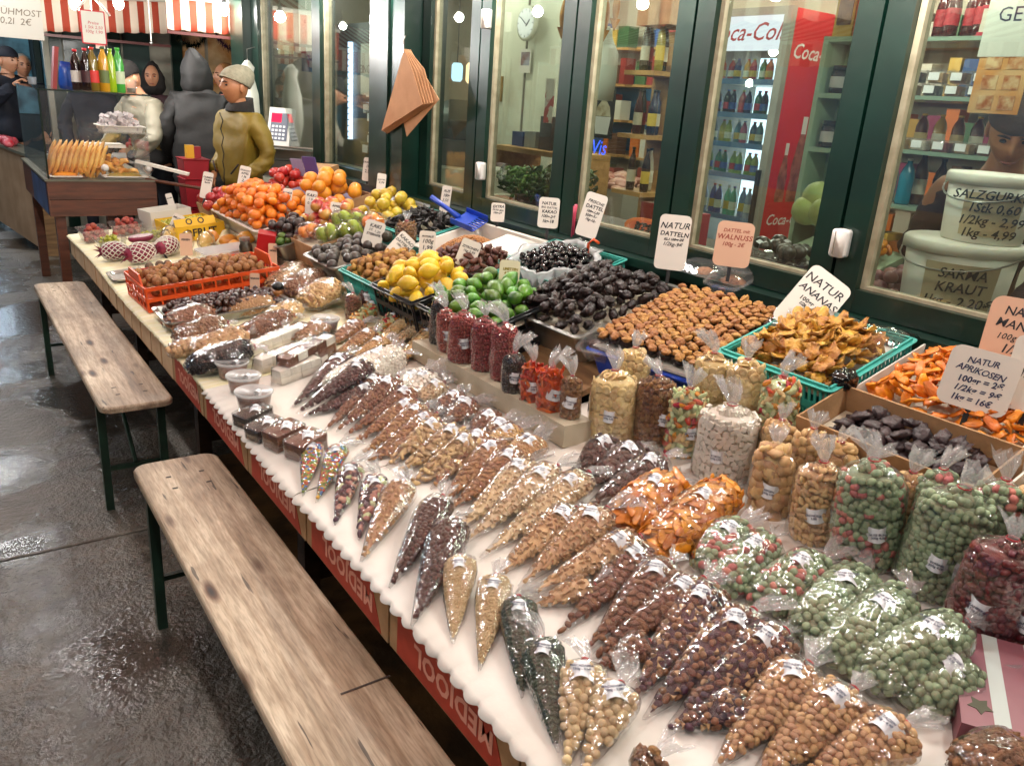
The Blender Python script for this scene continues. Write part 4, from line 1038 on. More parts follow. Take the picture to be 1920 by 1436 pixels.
Fm = {
 'lemon': V(lambda i: blob('lemon', (.038, .029, .029), C_['lemon'], 14, 12, .05, f_lemon, i), 2),
 'lime': V(lambda i: blob('lime', (.031, .026, .026), C_['lime'], 14, 10, .04, f_lemon, i), 3),
 'orange': V(lambda i: blob('orange', (.043, .043, .041), C_['orange'], 16, 12, .03, None, i), 2),
 'mandarin': V(lambda i: blob('mandarin', (.032, .032, .026), C_['mandarin'], 15, 12, .05, f_mand, i), 3),
 'apple': V(lambda i: blob('apple', (.037, .037, .034), C_['apple'], 15, 12, .04, f_apple, i), 3),
 'appley': V(lambda i: blob('apple', (.036, .036, .033), C_['appley'], 15, 12, .06, f_apple, i), 2),
 'pome': V(lambda i: blob('pomegranate', (.042, .042, .038), C_['pome'], 15, 12, .04, f_apple, i), 2),
 'passion': V(lambda i: blob('passion_fruit', (.027, .027, .026), C_['passion'], 14, 10, .03, None, i), 2),
 'avoc': V(lambda i: blob('avocado', (.036, .028, .028), C_['avoc'], 12, 10, .05, f_almond, i), 2),
 'husk': V(lambda i: blob('physalis', (.017, .017, .021), C_['husk'], 10, 7, .25, f_husk, i), 4),
 'mangosteen': V(lambda i: blob('mangosteen', (.027, .027, .024), C_['mangosteen'], 12, 9, .08, None, i), 2),
 'kiwi': V(lambda i: blob('lime', (.027, .021, .02), C_['kiwi'], 12, 9, .05, None, i), 2),
 'mangofruit': V(lambda i: blob('mango', (.062, .04, .036), C_['mangofruit'], 14, 11, .15, f_almond, i), 2),
 'walnut': V(lambda i: blob('walnut', (.020, .0175, .0172), C_['walnut'], 18, 13, .1, f_walnut, i), 4),
 'chestnut': V(lambda i: blob('chestnut', (.0175, .0145, .014), C_['chestnut'], 12, 9, .08, f_chest, i), 3),
 'lychee': V(lambda i: blob('lychee', (.018, .018, .017), C_['lychee'], 11, 8, .08, None, i), 2),
 'grape': V(lambda i: blob('grape', (.0125, .011, .011), C_['grape'], 9, 7, .03, None, i), 2),
 'apricot': V(lambda i: blob('apricot', (.023, .021, .011), C_['apricot'], 14, 9, .6, None, i, fs=2.4), 6),
 'mangochip': V(lambda i: blob('mango_chip', (.024, .012, .004), C_['mangochip'], 12, 9, .6, f_strip, i, fs=4), 6),
 'pineapple': V(lambda i: blob('pineapple_ring', (.027, .02, .005), C_['pineapple'], 16, 10, .8, f_strip, i, fs=4.5), 6),
 'blackpod': V(lambda i: blob('black_mushroom', (.03, .011, .006), C_['blackpod'], 9, 8, .6, f_strip, i), 5),
 'chocdate': V(lambda i: blob('date', (.021, .0115, .0095), C_['chocdate'], 13, 9, .45, f_date, i, fs=2.6), 6),
 'prune': V(lambda i: blob('prune', (.016, .0115, .0085), C_['prune'], 11, 8, .4, None, i), 4),
 'bigdate': V(lambda i: blob('date', (.027, .0155, .014), C_['date'], 15, 11, .5, f_date, i, fs=2.6), 7),
}
def tray(name, label, M, group=None, cat='tray'): return thing(name, label, cat, M, group)

# --- chestnut tray and walnut crate on the front tier
M = on_A(.95, 3.42, yaw=0); t = tray('steel_tray', 'shallow steel tray full of dark chestnuts', M); basin(t, .5, .27, .045, M_STEEL, .02, .03); liner(t, .44, .21, .02)
pile('chestnut', Fm['chestnut'], M, .44, .21, .02, .031, .026, 2, 'dark shiny chestnut in the shallow steel tray', 'chestnut', 'chestnuts in the steel tray', dome=.02, seed=1, tilt=1.2)
M = on_A(.985, 3.83, yaw=1.5); t = tray('orange_crate', 'orange plastic crate full of walnuts', M, cat='crate'); slots(t, .60, .38, .10, M_ORANGEP, 10); liner(t, .58, .36, .05, M_ORANGEP)
for sx in (-1, 1):
    MB().prism([(-.12, .098), (.12, .098), (.09, .15), (-.09, .15)], -.004, .004, Matrix(((0, 0, 1, sx * .292), (1, 0, 0, 0), (0, 1, 0, 0), (0, 0, 0, 1)))).build('end_handle', M_ORANGEP, t)
pile('walnut', Fm['walnut'], M, .54, .34, .06, .043, .035, 2, 'brown walnut in its shell in the orange crate', 'walnut', 'walnuts in the orange crate', dome=.02, seed=2, tilt=2)
t = thing('scoop_handle', 'red tongs handle sticking out over the orange crate', 'tongs', on_A(.70, 4.0, .10)); MB().tube([(0, 0, .0), (.10, -.02, .01), (.22, -.05, .0)], [.012, .01, .007], 8).build('grip', M_RED, t, True)
MB().tube([(.21, -.047, .0), (.34, -.09, -.03)], .004, 6).build('rod', M_STEEL, t)

# --- far fruit end, front tier
def punnet(x, y, sx, sy, h, key, label, group, lab2, yaw=0, dz=0, lay=2, d=.03, seed=0):
    M = on_A(x, y, dz, yaw); t = tray('clear_punnet', label, M, 'clear plastic punnets', 'punnet'); basin(t, sx, sy, h, M_CLEAR, .012, .015, .0015, .006)
    for o in pile(key, Fm[key], M, sx - .03, sy - .03, .004, d, d * .85, lay, lab2, {'lychee': 'lychee', 'grape': 'grape'}[key], group, dome=.012, seed=seed, tilt=2): pass
punnet(.76, 5.42, .15, .2, .075, 'lychee', 'clear punnet of red lychees at the far table corner', 'red lychees in punnets', 'round red lychee in a clear punnet at the far end', 3, seed=3, lay=3, d=.036)
punnet(.96, 5.50, .18, .18, .07, 'lychee', 'second clear punnet of red lychees beside the grapes', 'red lychees in punnets', 'round red lychee in a clear punnet at the far end', -4, seed=4, lay=3, d=.036)
punnet(.80, 5.10, .15, .16, .06, 'grape', 'clear punnet of yellow grapes at the table edge', 'yellow grapes in punnets', 'yellow green grape in a clear punnet', 2, seed=5, lay=3, d=.027)
punnet(1.06, 5.18, .2, .13, .065, 'grape', 'clear punnet of yellow grapes before the yellow fruit carton', 'yellow grapes in punnets', 'yellow green grape in a clear punnet', -3, seed=6, lay=2, d=.028)
M_YEL = mat('yellow_card', '#d9ac1c', rough=.6)
t = tray('yellow_carton', 'yellow fruit carton with black lettering and round emblem', on_A(1.27, 5.2, 0, 4), cat='carton'); carton_box(t, .30, .38, .09, M_YEL)
fr = MB().box(-.12, .12, -.003, 0, .0, .05).build('emblem_flap', M_YEL, t, M=TR(-.02, -.19, .088, rx=-28))
lettering('OFRUT', .062, M_INK, t, Matrix(((1, 0, 0, 0), (0, 0, -1, -.1925), (0, 1, 0, .045), (0, 0, 0, 1))), thick=.0015)
for sx in (-.035, .035):
    MB().loft([[(sx + r * math.cos(a * .4), -.0042, .028 + r * math.sin(a * .4)) for a in range(16)] for r in (.012, .019)], False, False).build('emblem', M_INK, fr)
liner(t, .28, .36, .05)
pile('grape', Fm['grape'], on_A(1.27, 5.2, 0, 4), .26, .34, .06, .029, .02, 1, 'yellow green grape in the yellow carton', 'grape', 'grapes in the yellow carton', dome=.02, seed=7, tilt=2)
M_NET = mat('foam_net', '#dcd7ca', rough=.6)
def dragonfruit(x, y, yaw, label, s=1.0):
    M = on_A(x, y, .055 * s, yaw); t = thing('dragon_fruit', label, 'dragon fruit', M, 'dragon fruit in foam nets')
    a, b, c = .085 * s, .056 * s, .054 * s
    MB().sphere((0, 0, 0), (a, b, c), 14, 10).build('fruit', C_['dragon'], t, True)
    mb = MB()
    for k in range(11):
        for sg in (1, -1):
            pts = []
            for i in range(15):
                u = -0.72 + 1.6 * i / 14; q = math.sqrt(max(0, 1 - min(.98, abs(u)) ** 2)); th = 2 * math.pi * k / 11 + sg * u * 1.5
                pts.append((u * a, q * b * 1.05 * math.cos(th), q * c * 1.05 * math.sin(th)))
            mb.tube(pts, .0024, 4)
    mb.build('foam_net', M_NET, t, True)
    for k in range(5):
        MB().loft([[(-a * .85, .012 * math.cos(k * 1.26) + w * .3, .012 * math.sin(k * 1.26) + w * .3) for w in (-.02, .0, .02)], [(-a * 1.3, .04 * math.cos(k * 1.26), .04 * math.sin(k * 1.26))] * 3]).build('leaf_tip', C_['dragon'], t)
dragonfruit(.86, 4.62, 15, 'dragon fruit in a white foam net, front one'); dragonfruit(1.02, 4.72, 40, 'dragon fruit in a white foam net, behind', .95); dragonfruit(.76, 4.78, -20, 'dragon fruit in a white foam net, at the table edge', .9)
t = thing('half_dragon_fruit', 'wrapped half dragon fruit with speckled flesh on the foam nets', 'dragon fruit', on_A(.9, 4.78, .105, 10))
MB().sphere((0, 0, 0), (.07, .048, .03), 14, 8, lambda p: Vector((p[0], p[1], min(p[2], .3)))).build('peel', C_['dragon'], t, True)
MB().prism([(x * .064, y * .043) for x, y in [(math.cos(a * .4), math.sin(a * .4)) for a in range(16)]], .0092, .0105).build('flesh', mat('speckled_flesh', '#cdb8bd', '#3a2a30', rough=.3, nscale=120, contrast=(.55, .62)), t)
def wedge(x, y, yaw, label, rx=0):
    t = thing('melon_wedge', label, 'melon', on_A(x, y, .01, yaw) @ Matrix.Rotation(R_(rx), 4, 'X'), 'wrapped yellow melon pieces'); mb = MB(); loops = []
    for i in range(9):
        u = -1 + 2 * i / 8; q = math.sqrt(max(.02, 1 - u * u)); loops.append([(u * .085, 0, .055 * (1 - q) + .002), (u * .085, .03 * q, .05), (u * .085, 0, .075 * q + .03), (u * .085, -.03 * q, .05)])
    mb.loft(loops); mb.build('flesh', C_['melon'], t, True)
    MB().sphere((0, 0, .05), (.093, .038, .055), 14, 8, lambda p: p * (1 + .06 * noise.noise(p * 3))).build('cling_film', FILM, t, False)
for i, (x, y, a) in enumerate([(1.10, 4.98, 60), (1.14, 4.74, 70), (1.22, 4.66, 55), (1.06, 4.86, 80)]): wedge(x, y, a, 'wrapped yellow melon wedge, %s in the row beside the foam nets' % ordn(i))
for i, (x, y, a, dz) in enumerate([(1.36, 4.72, 20, .035), (1.34, 4.55, 60, .035), (1.44, 4.62, -15, .06), (1.30, 4.86, 100, .045)]):
    tag(put('mango', Fm['mangofruit'][i % 2], None, on_A(x, y, dz, a)), 'yellow mango lying before the plastic box, ' + ['at the front', 'nearest the foam nets', 'on top', 'at the back'][i], 'mango', 'yellow mangoes')
t = thing('paper_roll', 'pale paper roll lying between mangoes and mandarins', 'paper roll', on_A(1.40, 4.95, .02, 68)); MB().tube([(-.2, 0, 0), (.2, 0, 0)], .022, 14).build('roll', M_YPAPER, t, True)
def lidbox(x, y, sx, sy, h, yaw, label, m_in, dz=0):
    t = thing('plastic_box', label, 'plastic box', on_A(x, y, dz, yaw)); basin(t, sx, sy, h, M_CLEAR, .012, .02, .0015, .004)
    MB().prism(rrect(sx + .01, sy + .01, .02), h + .001, h + .008).build('lid', film('frosted_lid', haze=.5, rough=.25, bump=.1), t)
    MB().prism(rrect(sx - .04, sy - .04, .015), .003, h * .45).build('contents', m_in, t)
lidbox(1.22, 4.33, .24, .17, .075, 4, 'clear box with frosted lid and pink contents before the mangoes', C_['fruitp'])
t = tray('pink_tray', 'flat pink tray under the clear box', on_A(1.17, 4.16, 0, 3)); basin(t, .3, .13, .02, mat('pink_plastic', '#a83a48', rough=.4), .01)
t = tray('clear_punnet', 'clear punnet with brown truffles behind the walnuts', on_A(.95, 4.28, 0, 2), 'clear plastic punnets', 'punnet'); basin(t, .3, .12, .05, M_CLEAR, .012, .015, .0015, .006)
pile('truffle', [blob('truffle', (.022, .02, .019), mat('truffle_brown', '#6b5340', '#4d3a2b', rough=.7, nscale=40), 10, 8, .15)], on_A(.95, 4.28, 0, 2), .26, .09, .003, .042, .036, 2, 'brown round truffle in the clear punnet', 'truffle', 'truffles in the punnet', seed=8)
t = tray('foil_tray', 'small steel tray at the table edge beside the orange crate', on_A(.735, 4.35, 0, 0)); basin(t, .13, .2, .018, M_STEEL, .008)
t = thing('red_box', 'standing red chocolate box with gold script', 'box', on_A(1.38, 4.18, 0, -22) @ Matrix.Rotation(R_(14), 4, 'Y')); bx = MB().box(-.045, .045, -.06, .06, 0, .17).build('carton', mat('red_box_card', '#a3161c', rough=.35), t)
lettering('Pralinen', .034, mat('gold_print', '#c99a54', rough=.35, metal=.5), bx, Matrix(((0, 0, -1, -.0456), (0, -1, 0, 0), (-1, 0, 0, .085), (0, 0, 0, 1))), shear=.3)
t = thing('glass_jar', 'dark patterned jar beside the red chocolate box', 'jar', on_A(1.31, 4.22)); MB().lathe([(.03, 0), (.034, .005), (.034, .1), (.026, .115), (.026, .13)], 14).build('body', mat('jar_pattern', '#5a5038', '#1c1a14', rough=.3, nscale=30), t, True); MB().lathe([(.028, .13), (.028, .145)], 14).build('lid', M_STEEL, t)
t = thing('nut_grinder', 'small wooden grinder with black knob by the walnut crate', 'grinder', on_A(1.2, 3.43)); MB().lathe([(.024, 0), (.027, .01), (.02, .03), (.024, .05), (.024, .06)], 14).build('body', mat('turned_wood', '#a06a3a', rough=.4), t, True); MB().sphere((0, 0, .078), (.026, .026, .019), 14, 8).build('knob', M_BLACK, t, True)

# --- back tier
def tB(kind_, label, x, y, sx, sy, h, m, lz, yaw=0, cat='tray', liner_m=None, n=12, flare=.03):
    M = on_B(x, y, 0, yaw); t = tray({'basin': 'fruit_tray', 'slot': 'plastic_basket', 'card': 'fruit_carton'}[kind_], label, M, None, cat)
    if kind_ == 'basin': basin(t, sx, sy, h, m, flare)
    elif kind_ == 'slot': slots(t, sx, sy, h, m, n); MB().loft([[(x_, y_, h - .004) for x_, y_ in rrect(sx + .004, sy + .004, .01)], [(x_, y_, h + .004) for x_, y_ in rrect(sx + .03, sy + .03, .018)], [(x_, y_, h + .006) for x_, y_ in rrect(sx + .03, sy + .03, .018)], [(x_, y_, h + .006) for x_, y_ in rrect(sx - .014, sy - .014, .008)], [(x_, y_, h - .004) for x_, y_ in rrect(sx - .014, sy - .014, .008)]], False, False).build('rim', m, t)
    else: carton_box(t, sx, sy, h, m)
    if lz: liner(t, sx - .07 if kind_ == 'basin' else sx - .016, sy - .07 if kind_ == 'basin' else sy - .016, lz, liner_m)
    return M
M = tB('basin', 'pale plastic tray heaped with mandarins', 1.62, 4.85, .34, .86, .11, M_WTRAY, .085)
pile('mandarin', Fm['mandarin'], M, .32, .80, .085, .066, .054, 3, 'orange mandarin heaped in the pale tray', 'mandarin', 'mandarins in the pale tray', dome=.05, seed=11)
M = tB('card', 'low carton of pomegranates at the far table end', 1.60, 5.50, .30, .34, .10, M_CARD, .075, cat='carton')
pile('pomegranate', Fm['pome'], M, .29, .31, .075, .088, .076, 1, 'red pomegranate in the low carton behind the mandarins', 'pomegranate', 'pomegranates behind the mandarins', dome=.03, seed=31)
M = tB('card', 'lavender carton of red apples by the shop corner', 1.98, 5.36, .26, .40, .12, M_LAV, .08, cat='carton')
pile('apple', [blob('apple', (.037, .037, .034), C_['pome'], 15, 12, .04, f_apple, i) for i in range(2)], M, .24, .36, .08, .074, .066, 2, 'red apple in the lavender carton', 'apple', 'red apples in the lavender carton', dome=.03, seed=12)
t = thing('open_carton', 'open purple and brown carton leaning by the shop corner', 'carton', on_B(2.13, 5.25, .10, 12))
MB().box(-.08, .08, -.15, .15, 0, .10).build('body', M_CARD, t); MB().box(-.085, -.081, -.15, .0, .05, .19).build('flap', mat('purple_card', '#5b4a86', rough=.6), t); MB().box(-.085, -.081, .01, .15, .05, .17).build('flap', M_LAV, t)
M = tB('card', 'lavender lined carton of large oranges', 1.95, 4.55, .33, .44, .15, M_CARD, .11, cat='carton', liner_m=M_LAV)
pile('orange', Fm['orange'], M, .30, .40, .11, .088, .08, 2, 'large orange in the lavender lined carton', 'orange', 'oranges in the carton', dome=.05, seed=13)
M = tB('card', 'brown carton of pink and yellow apples', 1.78, 4.10, .26, .40, .12, M_CARD, .085, cat='carton')
pile('apple', Fm['apple'], M, .25, .37, .085, .074, .066, 2, 'pink and yellow apple in the brown carton', 'apple', 'pink apples in the brown carton', dome=.04, seed=14)
M = tB('basin', 'clear pale basin of yellow apples under the hanging paper', 2.06, 4.03, .30, .40, .12, film('milky_plastic', haze=.45, rough=.2, bump=.1), .07, flare=.04)
pile('apple', Fm['appley'], M, .24, .33, .07, .073, .064, 2, 'yellow apple in the pale basin', 'apple', 'yellow apples in the pale basin', dome=.03, seed=15)
M = tB('basin', 'steel tray of dark mangosteens and small green limes', 1.56, 4.20, .26, .34, .1, M_STEEL, .085)
pile('mangosteen', Fm['mangosteen'], M, .22, .28, .085, .054, .046, 2, 'dark brown mangosteen in the steel tray', 'mangosteen', 'mangosteens in the tray', dome=.02, seed=16, clip=lambda x, y: x > -.05 or y > 0)
pile('lime', Fm['kiwi'], M, .1, .14, .085, .046, .04, 2, 'small green lime beside the mangosteens', 'lime', 'small limes by the mangosteens', seed=17, clip=lambda x, y: True) if False else None
for i, p in enumerate([(-.09, -.10), (-.05, -.12), (-.1, -.05), (-.07, -.085)]):
    tag(put('lime', Fm['kiwi'][i % 2], None, M @ TR(p[0], p[1], .105 + .02 * (i == 3), rz=40 * i)), 'small green lime beside the mangosteens', 'lime', 'small limes by the mangosteens')
def wrapped(P, r, fm, label, n=4, fcol=None, group='film wrapped fruit packs'):
    t = thing('wrapped_fruit', label, 'fruit pack', TR(*P), group); rr = random.Random(int(P[0] * 999))
    for k in range(n):
        a = k * 6.28 / n; put('fruit', fm[k % len(fm)], t, TR(r * .5 * math.cos(a), r * .5 * math.sin(a), r * .5 + (k == n - 1) * .02, rx=rr.uniform(0, 90), ry=rr.uniform(0, 90)))
    sd = Vector((P[0] * 9, P[1] * 9, 0))
    MB().sphere((0, 0, r * .6), (r * 1.25, r * 1.25, r * .8), 20, 14, lambda p: p * (1 + .16 * noise.noise(p * 3.5 + sd))).build('cling_film', FILM, t, False)
gf = [blob('star_fruit', (.045, .032, .03), mat('starfruit', '#93a32c', '#7f8f22', rough=.4, nscale=9, var=.1), 12, 9, .2)]
pf = [blob('persimmon', (.036, .036, .028), C_['mandarin'], 12, 9, .04, f_apple)]
M = tB('card', 'brown carton carrying film wrapped green fruit', 1.66, 3.92, .30, .30, .12, M_CARD, .1, cat='carton')
for i, (x, y, f, lb) in enumerate([(1.56, 3.98, pf, 'wrapped orange persimmons at the carton edge'), (1.60, 3.84, gf, 'wrapped green star fruit in front'), (1.71, 3.9, gf, 'wrapped green star fruit on top of the heap'), (1.70, 3.78, gf, 'wrapped green star fruit beside the passion fruit'),
                                   (1.74, 4.0, pf, 'wrapped orange persimmons behind the star fruit'), (1.83, 3.80, pf, 'wrapped persimmons beside the black mushrooms'), (1.79, 3.92, gf, 'wrapped green star fruit behind the sign')]):
    wrapped((x, y, zB(x) - .01 + (.03 if i == 2 else 0)), .062, f, lb)
M = tB('basin', 'white rimmed tray of dark passion fruit', 1.60, 3.53, .30, .36, .12, M_STEEL, .09)
pile('passion_fruit', Fm['passion'], M, .28, .31, .095, .056, .05, 1, 'dark round passion fruit in the rimmed tray', 'passion fruit', 'passion fruit in the tray', dome=.02, seed=18)
for i, (x, y, dz) in enumerate([(1.66, 3.50, .045), (1.73, 3.54, .05), (1.72, 3.43, .045)]): tag(put('avocado', Fm['avoc'][i % 2], None, TR(x, y, zB(x) + dz, rz=50 * i)), 'green black avocado on the passion fruit, ' + ['foremost', 'hindmost', 'nearest the physalis'][i], 'avocado', 'avocados on the passion fruit')
M = tB('slot', 'teal plastic basket of black dried mushrooms', 2.05, 3.62, .30, .46, .10, M_TEAL, .05, n=22)
pile('black_mushroom', Fm['blackpod'], M, .28, .42, .07, .038, .022, 2, 'black dried mushroom in the teal basket', 'mushroom', 'black mushrooms in the teal basket', dome=.06, seed=19, tilt=1.0)
M = tB('slot', 'teal basket of papery physalis beside the lemons', 1.61, 3.12, .30, .34, .12, M_TEAL, .09, n=18)
pile('physalis', Fm['husk'], M, .28, .31, .09, .038, .032, 2, 'papery brown physalis in the teal basket', 'physalis', 'physalis in the teal basket', dome=.04, seed=20, tilt=2.5)
bag('small_bag', 'small clear bag of brown nuts on the carton behind the physalis', None, upright((1.80, 3.38, zB(1.80) - .0)), .10, .05, .05, 'walnutk', PILLOW, None, single=False, ruffle=.8, seed=901)
# nut brittle tray with blue scoop
M = tB('basin', 'wide white tray of chopped nut brittle with a blue scoop', 2.01, 3.02, .36, .56, .12, M_WTRAY, .05)
t = None
rr = random.Random(5); mats = []
for k in range(2600):
    x, y = rr.uniform(-.17, .12), rr.uniform(-.1, .26); q = max(0, 1 - (abs(x + .02) / .16) ** 2) * max(0, 1 - (abs(y - .08) / .19) ** 2)
    mats.append(M @ Matrix.Translation((x, y, .052 + .085 * q * rr.uniform(.88, 1))) @ Euler((rr.uniform(0, 6), rr.uniform(0, 6), rr.uniform(0, 6))).to_matrix().to_4x4())
o = scatter('nut_brittle', [blob('brittle', (.0075, .0045, .004), C_['praline'], 6, 4, .5, None, i) for i in range(3)], mats, None, False)
tag(o, 'heap of golden chopped nut brittle in the white tray', 'nut brittle')
mb = MB().sheet(12, 12, lambda u, v: (-.165 + .28 * u, -.1 + .36 * v, .045 + .085 * math.sin(math.pi * u) * math.sin(math.pi * v)))
o = mb.build('heap_core', C_['praline'], None, True, M); o.parent = None
o2 = bpy.data.objects['nut_brittle']; o.parent = o2
t = thing('blue_scoop', 'blue plastic slotted scoop stuck in the nut brittle', 'scoop', TR(*(2.058, 3.336, 1.059), rx=12, ry=-20, rz=18))
mb = MB(); mb.box(-.06, .06, -.075, .0, 0, .004); mb.build('rim', M_BLUEP, t)
for k in range(6): MB().box(-.05 + k * .018, -.042 + k * .018, -.13, -.0752, .0, .004).build('tine', M_BLUEP, t)
for s in (-1, 1): MB().box(s * .062 - .002, s * .062 + .002, -.13, .0, .0, .028).build('side', M_BLUEP, t)
MB().box(-.06, .06, -.134, -.1302, 0, .004).build('lip', M_BLUEP, t)
MB().tube([(0, -.002, .002), (0, .05, .018), (0, .17, .05)], [.016, .011, .014], 10).build('handle', M_BLUEP, t, True)
t = thing('paper_sheet', 'folded sheet of white paper on the brittle tray', 'paper', M @ TR(.02, -.17, .125, rx=8, ry=6, rz=12)); o = MB().sheet(6, 6, lambda u, v: (-.15 + .3 * u, -.12 + .24 * v, .02 * math.sin(3 * u) * math.cos(2 * v))).build('sheet', M_PAPER, t, True); o.modifiers.new('t', 'SOLIDIFY').thickness = .001
M = tB('slot', 'teal basket of brown cocoa dates', 1.84, 2.83, .28, .40, .12, M_TEAL, .09, n=20)
pile('date', Fm['chocdate'], M, .27, .36, .10, .036, .024, 2, 'dull brown cocoa date in the teal basket', 'date', 'cocoa dates in the teal basket', dome=.06, seed=21, tilt=1)
# lemons and limes
M = tB('slot', 'black plastic crate of yellow lemons', 1.60, 2.78, .30, .34, .13, M_BLACKP, .10, n=8)
pile('lemon', Fm['lemon'], M, .29, .31, .10, .066, .056, 2, 'yellow lemon in the black crate', 'lemon', 'lemons in the black crate', dome=.03, seed=22, tilt=.8)
M = tB('slot', 'black plastic crate of green limes', 1.63, 2.37, .34, .42, .13, M_BLACKP, .10, n=9)
pile('lime', Fm['lime'], M, .33, .40, .10, .064, .048, 2, 'glossy green lime in the black crate', 'lime', 'limes in the black crate', dome=.02, seed=23, tilt=.9)
# prunes in the white bag standing in a teal basket
M = tB('slot', 'teal basket behind the white bag of prunes', 2.06, 2.50, .30, .44, .12, M_TEAL, .04, n=20)
t = thing('white_sack', 'open white plastic sack full of shiny black prunes', 'sack', M @ TR(-.04, -.03, .045))
def sack(u, v):
    a = 2 * math.pi * u; q = .15 + .012 * math.sin(9 * a) * v + .008 * math.sin(23 * a + 2); R0 = q * (.9 + .2 * v)
    if v > .8: R0 += .02 * math.sin((v - .8) / .2 * math.pi) ; z = .13 - .02 * (v - .8) / .2
    else: z = .13 * v / .8
    return (R0 * math.cos(a) * .95, R0 * math.sin(a) * 1.15, z + .008 * math.sin(5 * a))
mb = MB().sheet(48, 8, sack); mb.build('sack_wall', film('white_film', haze=.75, rough=.25, bump=.5, bscale=30), t, True)
MB().prism([(.13 * math.cos(a * .4), .155 * math.sin(a * .4)) for a in range(16)], .07, .075).build('filling', C_['prune'], t)
pile('prune', Fm['prune'], M @ TR(-.04, -.03, .045), .23, .28, .072, .029, .02, 3, 'shiny black prune in the white sack', 'prune', 'prunes in the white sack', dome=.03, seed=24, tilt=.8, clip=lambda x, y: (x / .125) ** 2 + (y / .15) ** 2 < 1)
for i, (x, c) in enumerate([(-.02, '#b03450'), (.03, '#c2405a')]):
    tag(MB().tube([(0, 0, 0), (.01, .01, .09), (.012, .012, .13)], [.004, .004, .007], 7).build('tongs_handle', mat('pink_grip%d' % i, c, rough=.4), None, True, TR(*(2.226, 2.673, 1.055)) @ TR(x, x, .02)), 'pink tongs handle standing in the teal basket, ' + ['front one', 'rear one'][i], 'tongs')
tag(MB().tube([(0, 0, 0), (0, 0, .07), (.012, -.012, .09), (.03, -.03, .075)], .006, 8).build('orange_hook', M_ORANGEP, None, True, TR(*(2.104, 2.421, 1.022))), 'orange plastic hook on the teal basket rim', 'hook')
# big dates, walnut and date skewers, clamshells
M = tB('basin', 'steel tray heaped with large dark dates', 1.90, 2.10, .48, .42, .12, M_STEEL, .09)
pile('date', Fm['bigdate'], M, .44, .38, .10, .046, .034, 2, 'large dark brown date in the steel tray', 'date', 'large dates in the steel tray', dome=.05, seed=25, tilt=.6)
M = on_B(1.94, 1.67, .0, 6); t = tray('blue_tray', 'flat blue tray of walnut and date rows', M); basin(t, .50, .42, .09, M_BLUEP, .01, .02)
MB().box(-.24, .24, -.20, .20, .0895, .098).build('card', M_WCARD, t)
wm = [blob('walnut_half', (.0165, .0145, .0085), mat('walnut_half', '#b07a3e', '#8a5a28', rough=.6, nscale=60, bump=.7, bscale=120, var=.2), 14, 9, .4, f_walnut, i, fs=5) for i in range(3)]
for k in range(8):
    y = -.175 + k * .05
    s = thing('date_skewer', 'row of walnut halves on dark dates, %s from the apricot carton' % ordn(k), 'sweet', M @ TR(0, y, .112 + .012 * math.sin(k * .4)), 'walnut and date rows')
    for j in range(13):
        x = -.215 + j * .034; put('date', Fm['bigdate'][(j + k) % 7], s, TR(x, 0, .004, rz=90 + rnd.uniform(-15, 15)))
        for q in (-1, 1): put('walnut_half', wm[(j + q) % 3], s, TR(x + .008 * q, .011 * q, .022 + rnd.uniform(-.003, .004), rx=rnd.uniform(-25, 25), ry=rnd.uniform(-20, 20), rz=rnd.uniform(0, 180)))
def clam(P, sx, sy, h, label, m_in, yaw=0, rx=0):
    t = thing('clamshell_box', label, 'plastic box', TR(*P, ry=-15, rz=yaw, rx=rx), 'clear clamshell boxes'); basin(t, sx, sy, h, M_CLEAR, .012, .025, .001, .01)
    def lp(w, d, z): return [(x, y, z) for x, y in rrect(w, d, .025, 4)]
    MB().loft([lp(sx + .02, sy + .02, h + .001), lp(sx - .01, sy - .01, h + .022), lp(sx - .05, sy - .05, h + .026)], False, True).build('lid', M_CLEAR, t)
    MB().sphere((0, 0, h * .5), (sx * .4, sy * .4, h * .5), 14, 8, lambda p: p * (1 + .2 * noise.noise(p * 4))).build('contents', m_in, t, True)
clam((2.347, 1.823, 1.068), .17, .15, .06, 'clear clamshell of brown sweets at the window end of the skewers', C_['hazel'], 20)
clam((2.249, 1.800, 1.031), .15, .13, .05, 'clear clamshell of brown sweets below the first one', C_['walnutk'], 10)
clam((2.289, 1.943, 1.042), .16, .14, .05, 'empty looking clear clamshell by the date sign', C_['hazel'], -10)
clam((1.711, 1.846, 0.856), .15, .12, .045, 'clear clamshell lying between skewers and upright bags', C_['maroon'], 30)
# pineapple, mango, apricots and figs
M = tB('slot', 'teal basket of dried pineapple lined with clear film', 2.02, 1.27, .36, .36, .13, M_TEAL, .1, n=20, liner_m=M_WCARD)
pile('pineapple_ring', Fm['pineapple'], M, .33, .32, .1, .04, .018, 3, 'golden dried pineapple piece in the teal basket', 'dried pineapple', 'dried pineapple in the teal basket', dome=.06, seed=26, tilt=.9, clip=lambda x, y: x < .13)
t = thing('film_sheet', 'crumpled clear film hanging over the pineapple basket', 'plastic film', M); MB().sheet(14, 14, lambda u, v: (.02 + .19 * u, -.2 + .4 * v, .13 + .045 * math.sin(math.pi * u) + .014 * noise.noise(Vector((u * 7, v * 7, 2))))).build('film', FILM, t, True)
M = tB('card', 'white lined carton of bright orange dried mango', 2.065, .86, .34, .42, .12, M_WCARD, .085, cat='carton')
pile('mango_chip', Fm['mangochip'], M, .33, .40, .085, .038, .016, 3, 'bright orange dried mango piece in the white carton', 'dried mango', 'dried mango in the carton', dome=.05, seed=27, tilt=.9)
M = tB('card', 'brown carton of dark dried apricots', 1.80, .86, .20, .44, .13, M_CARD, .06, cat='carton')
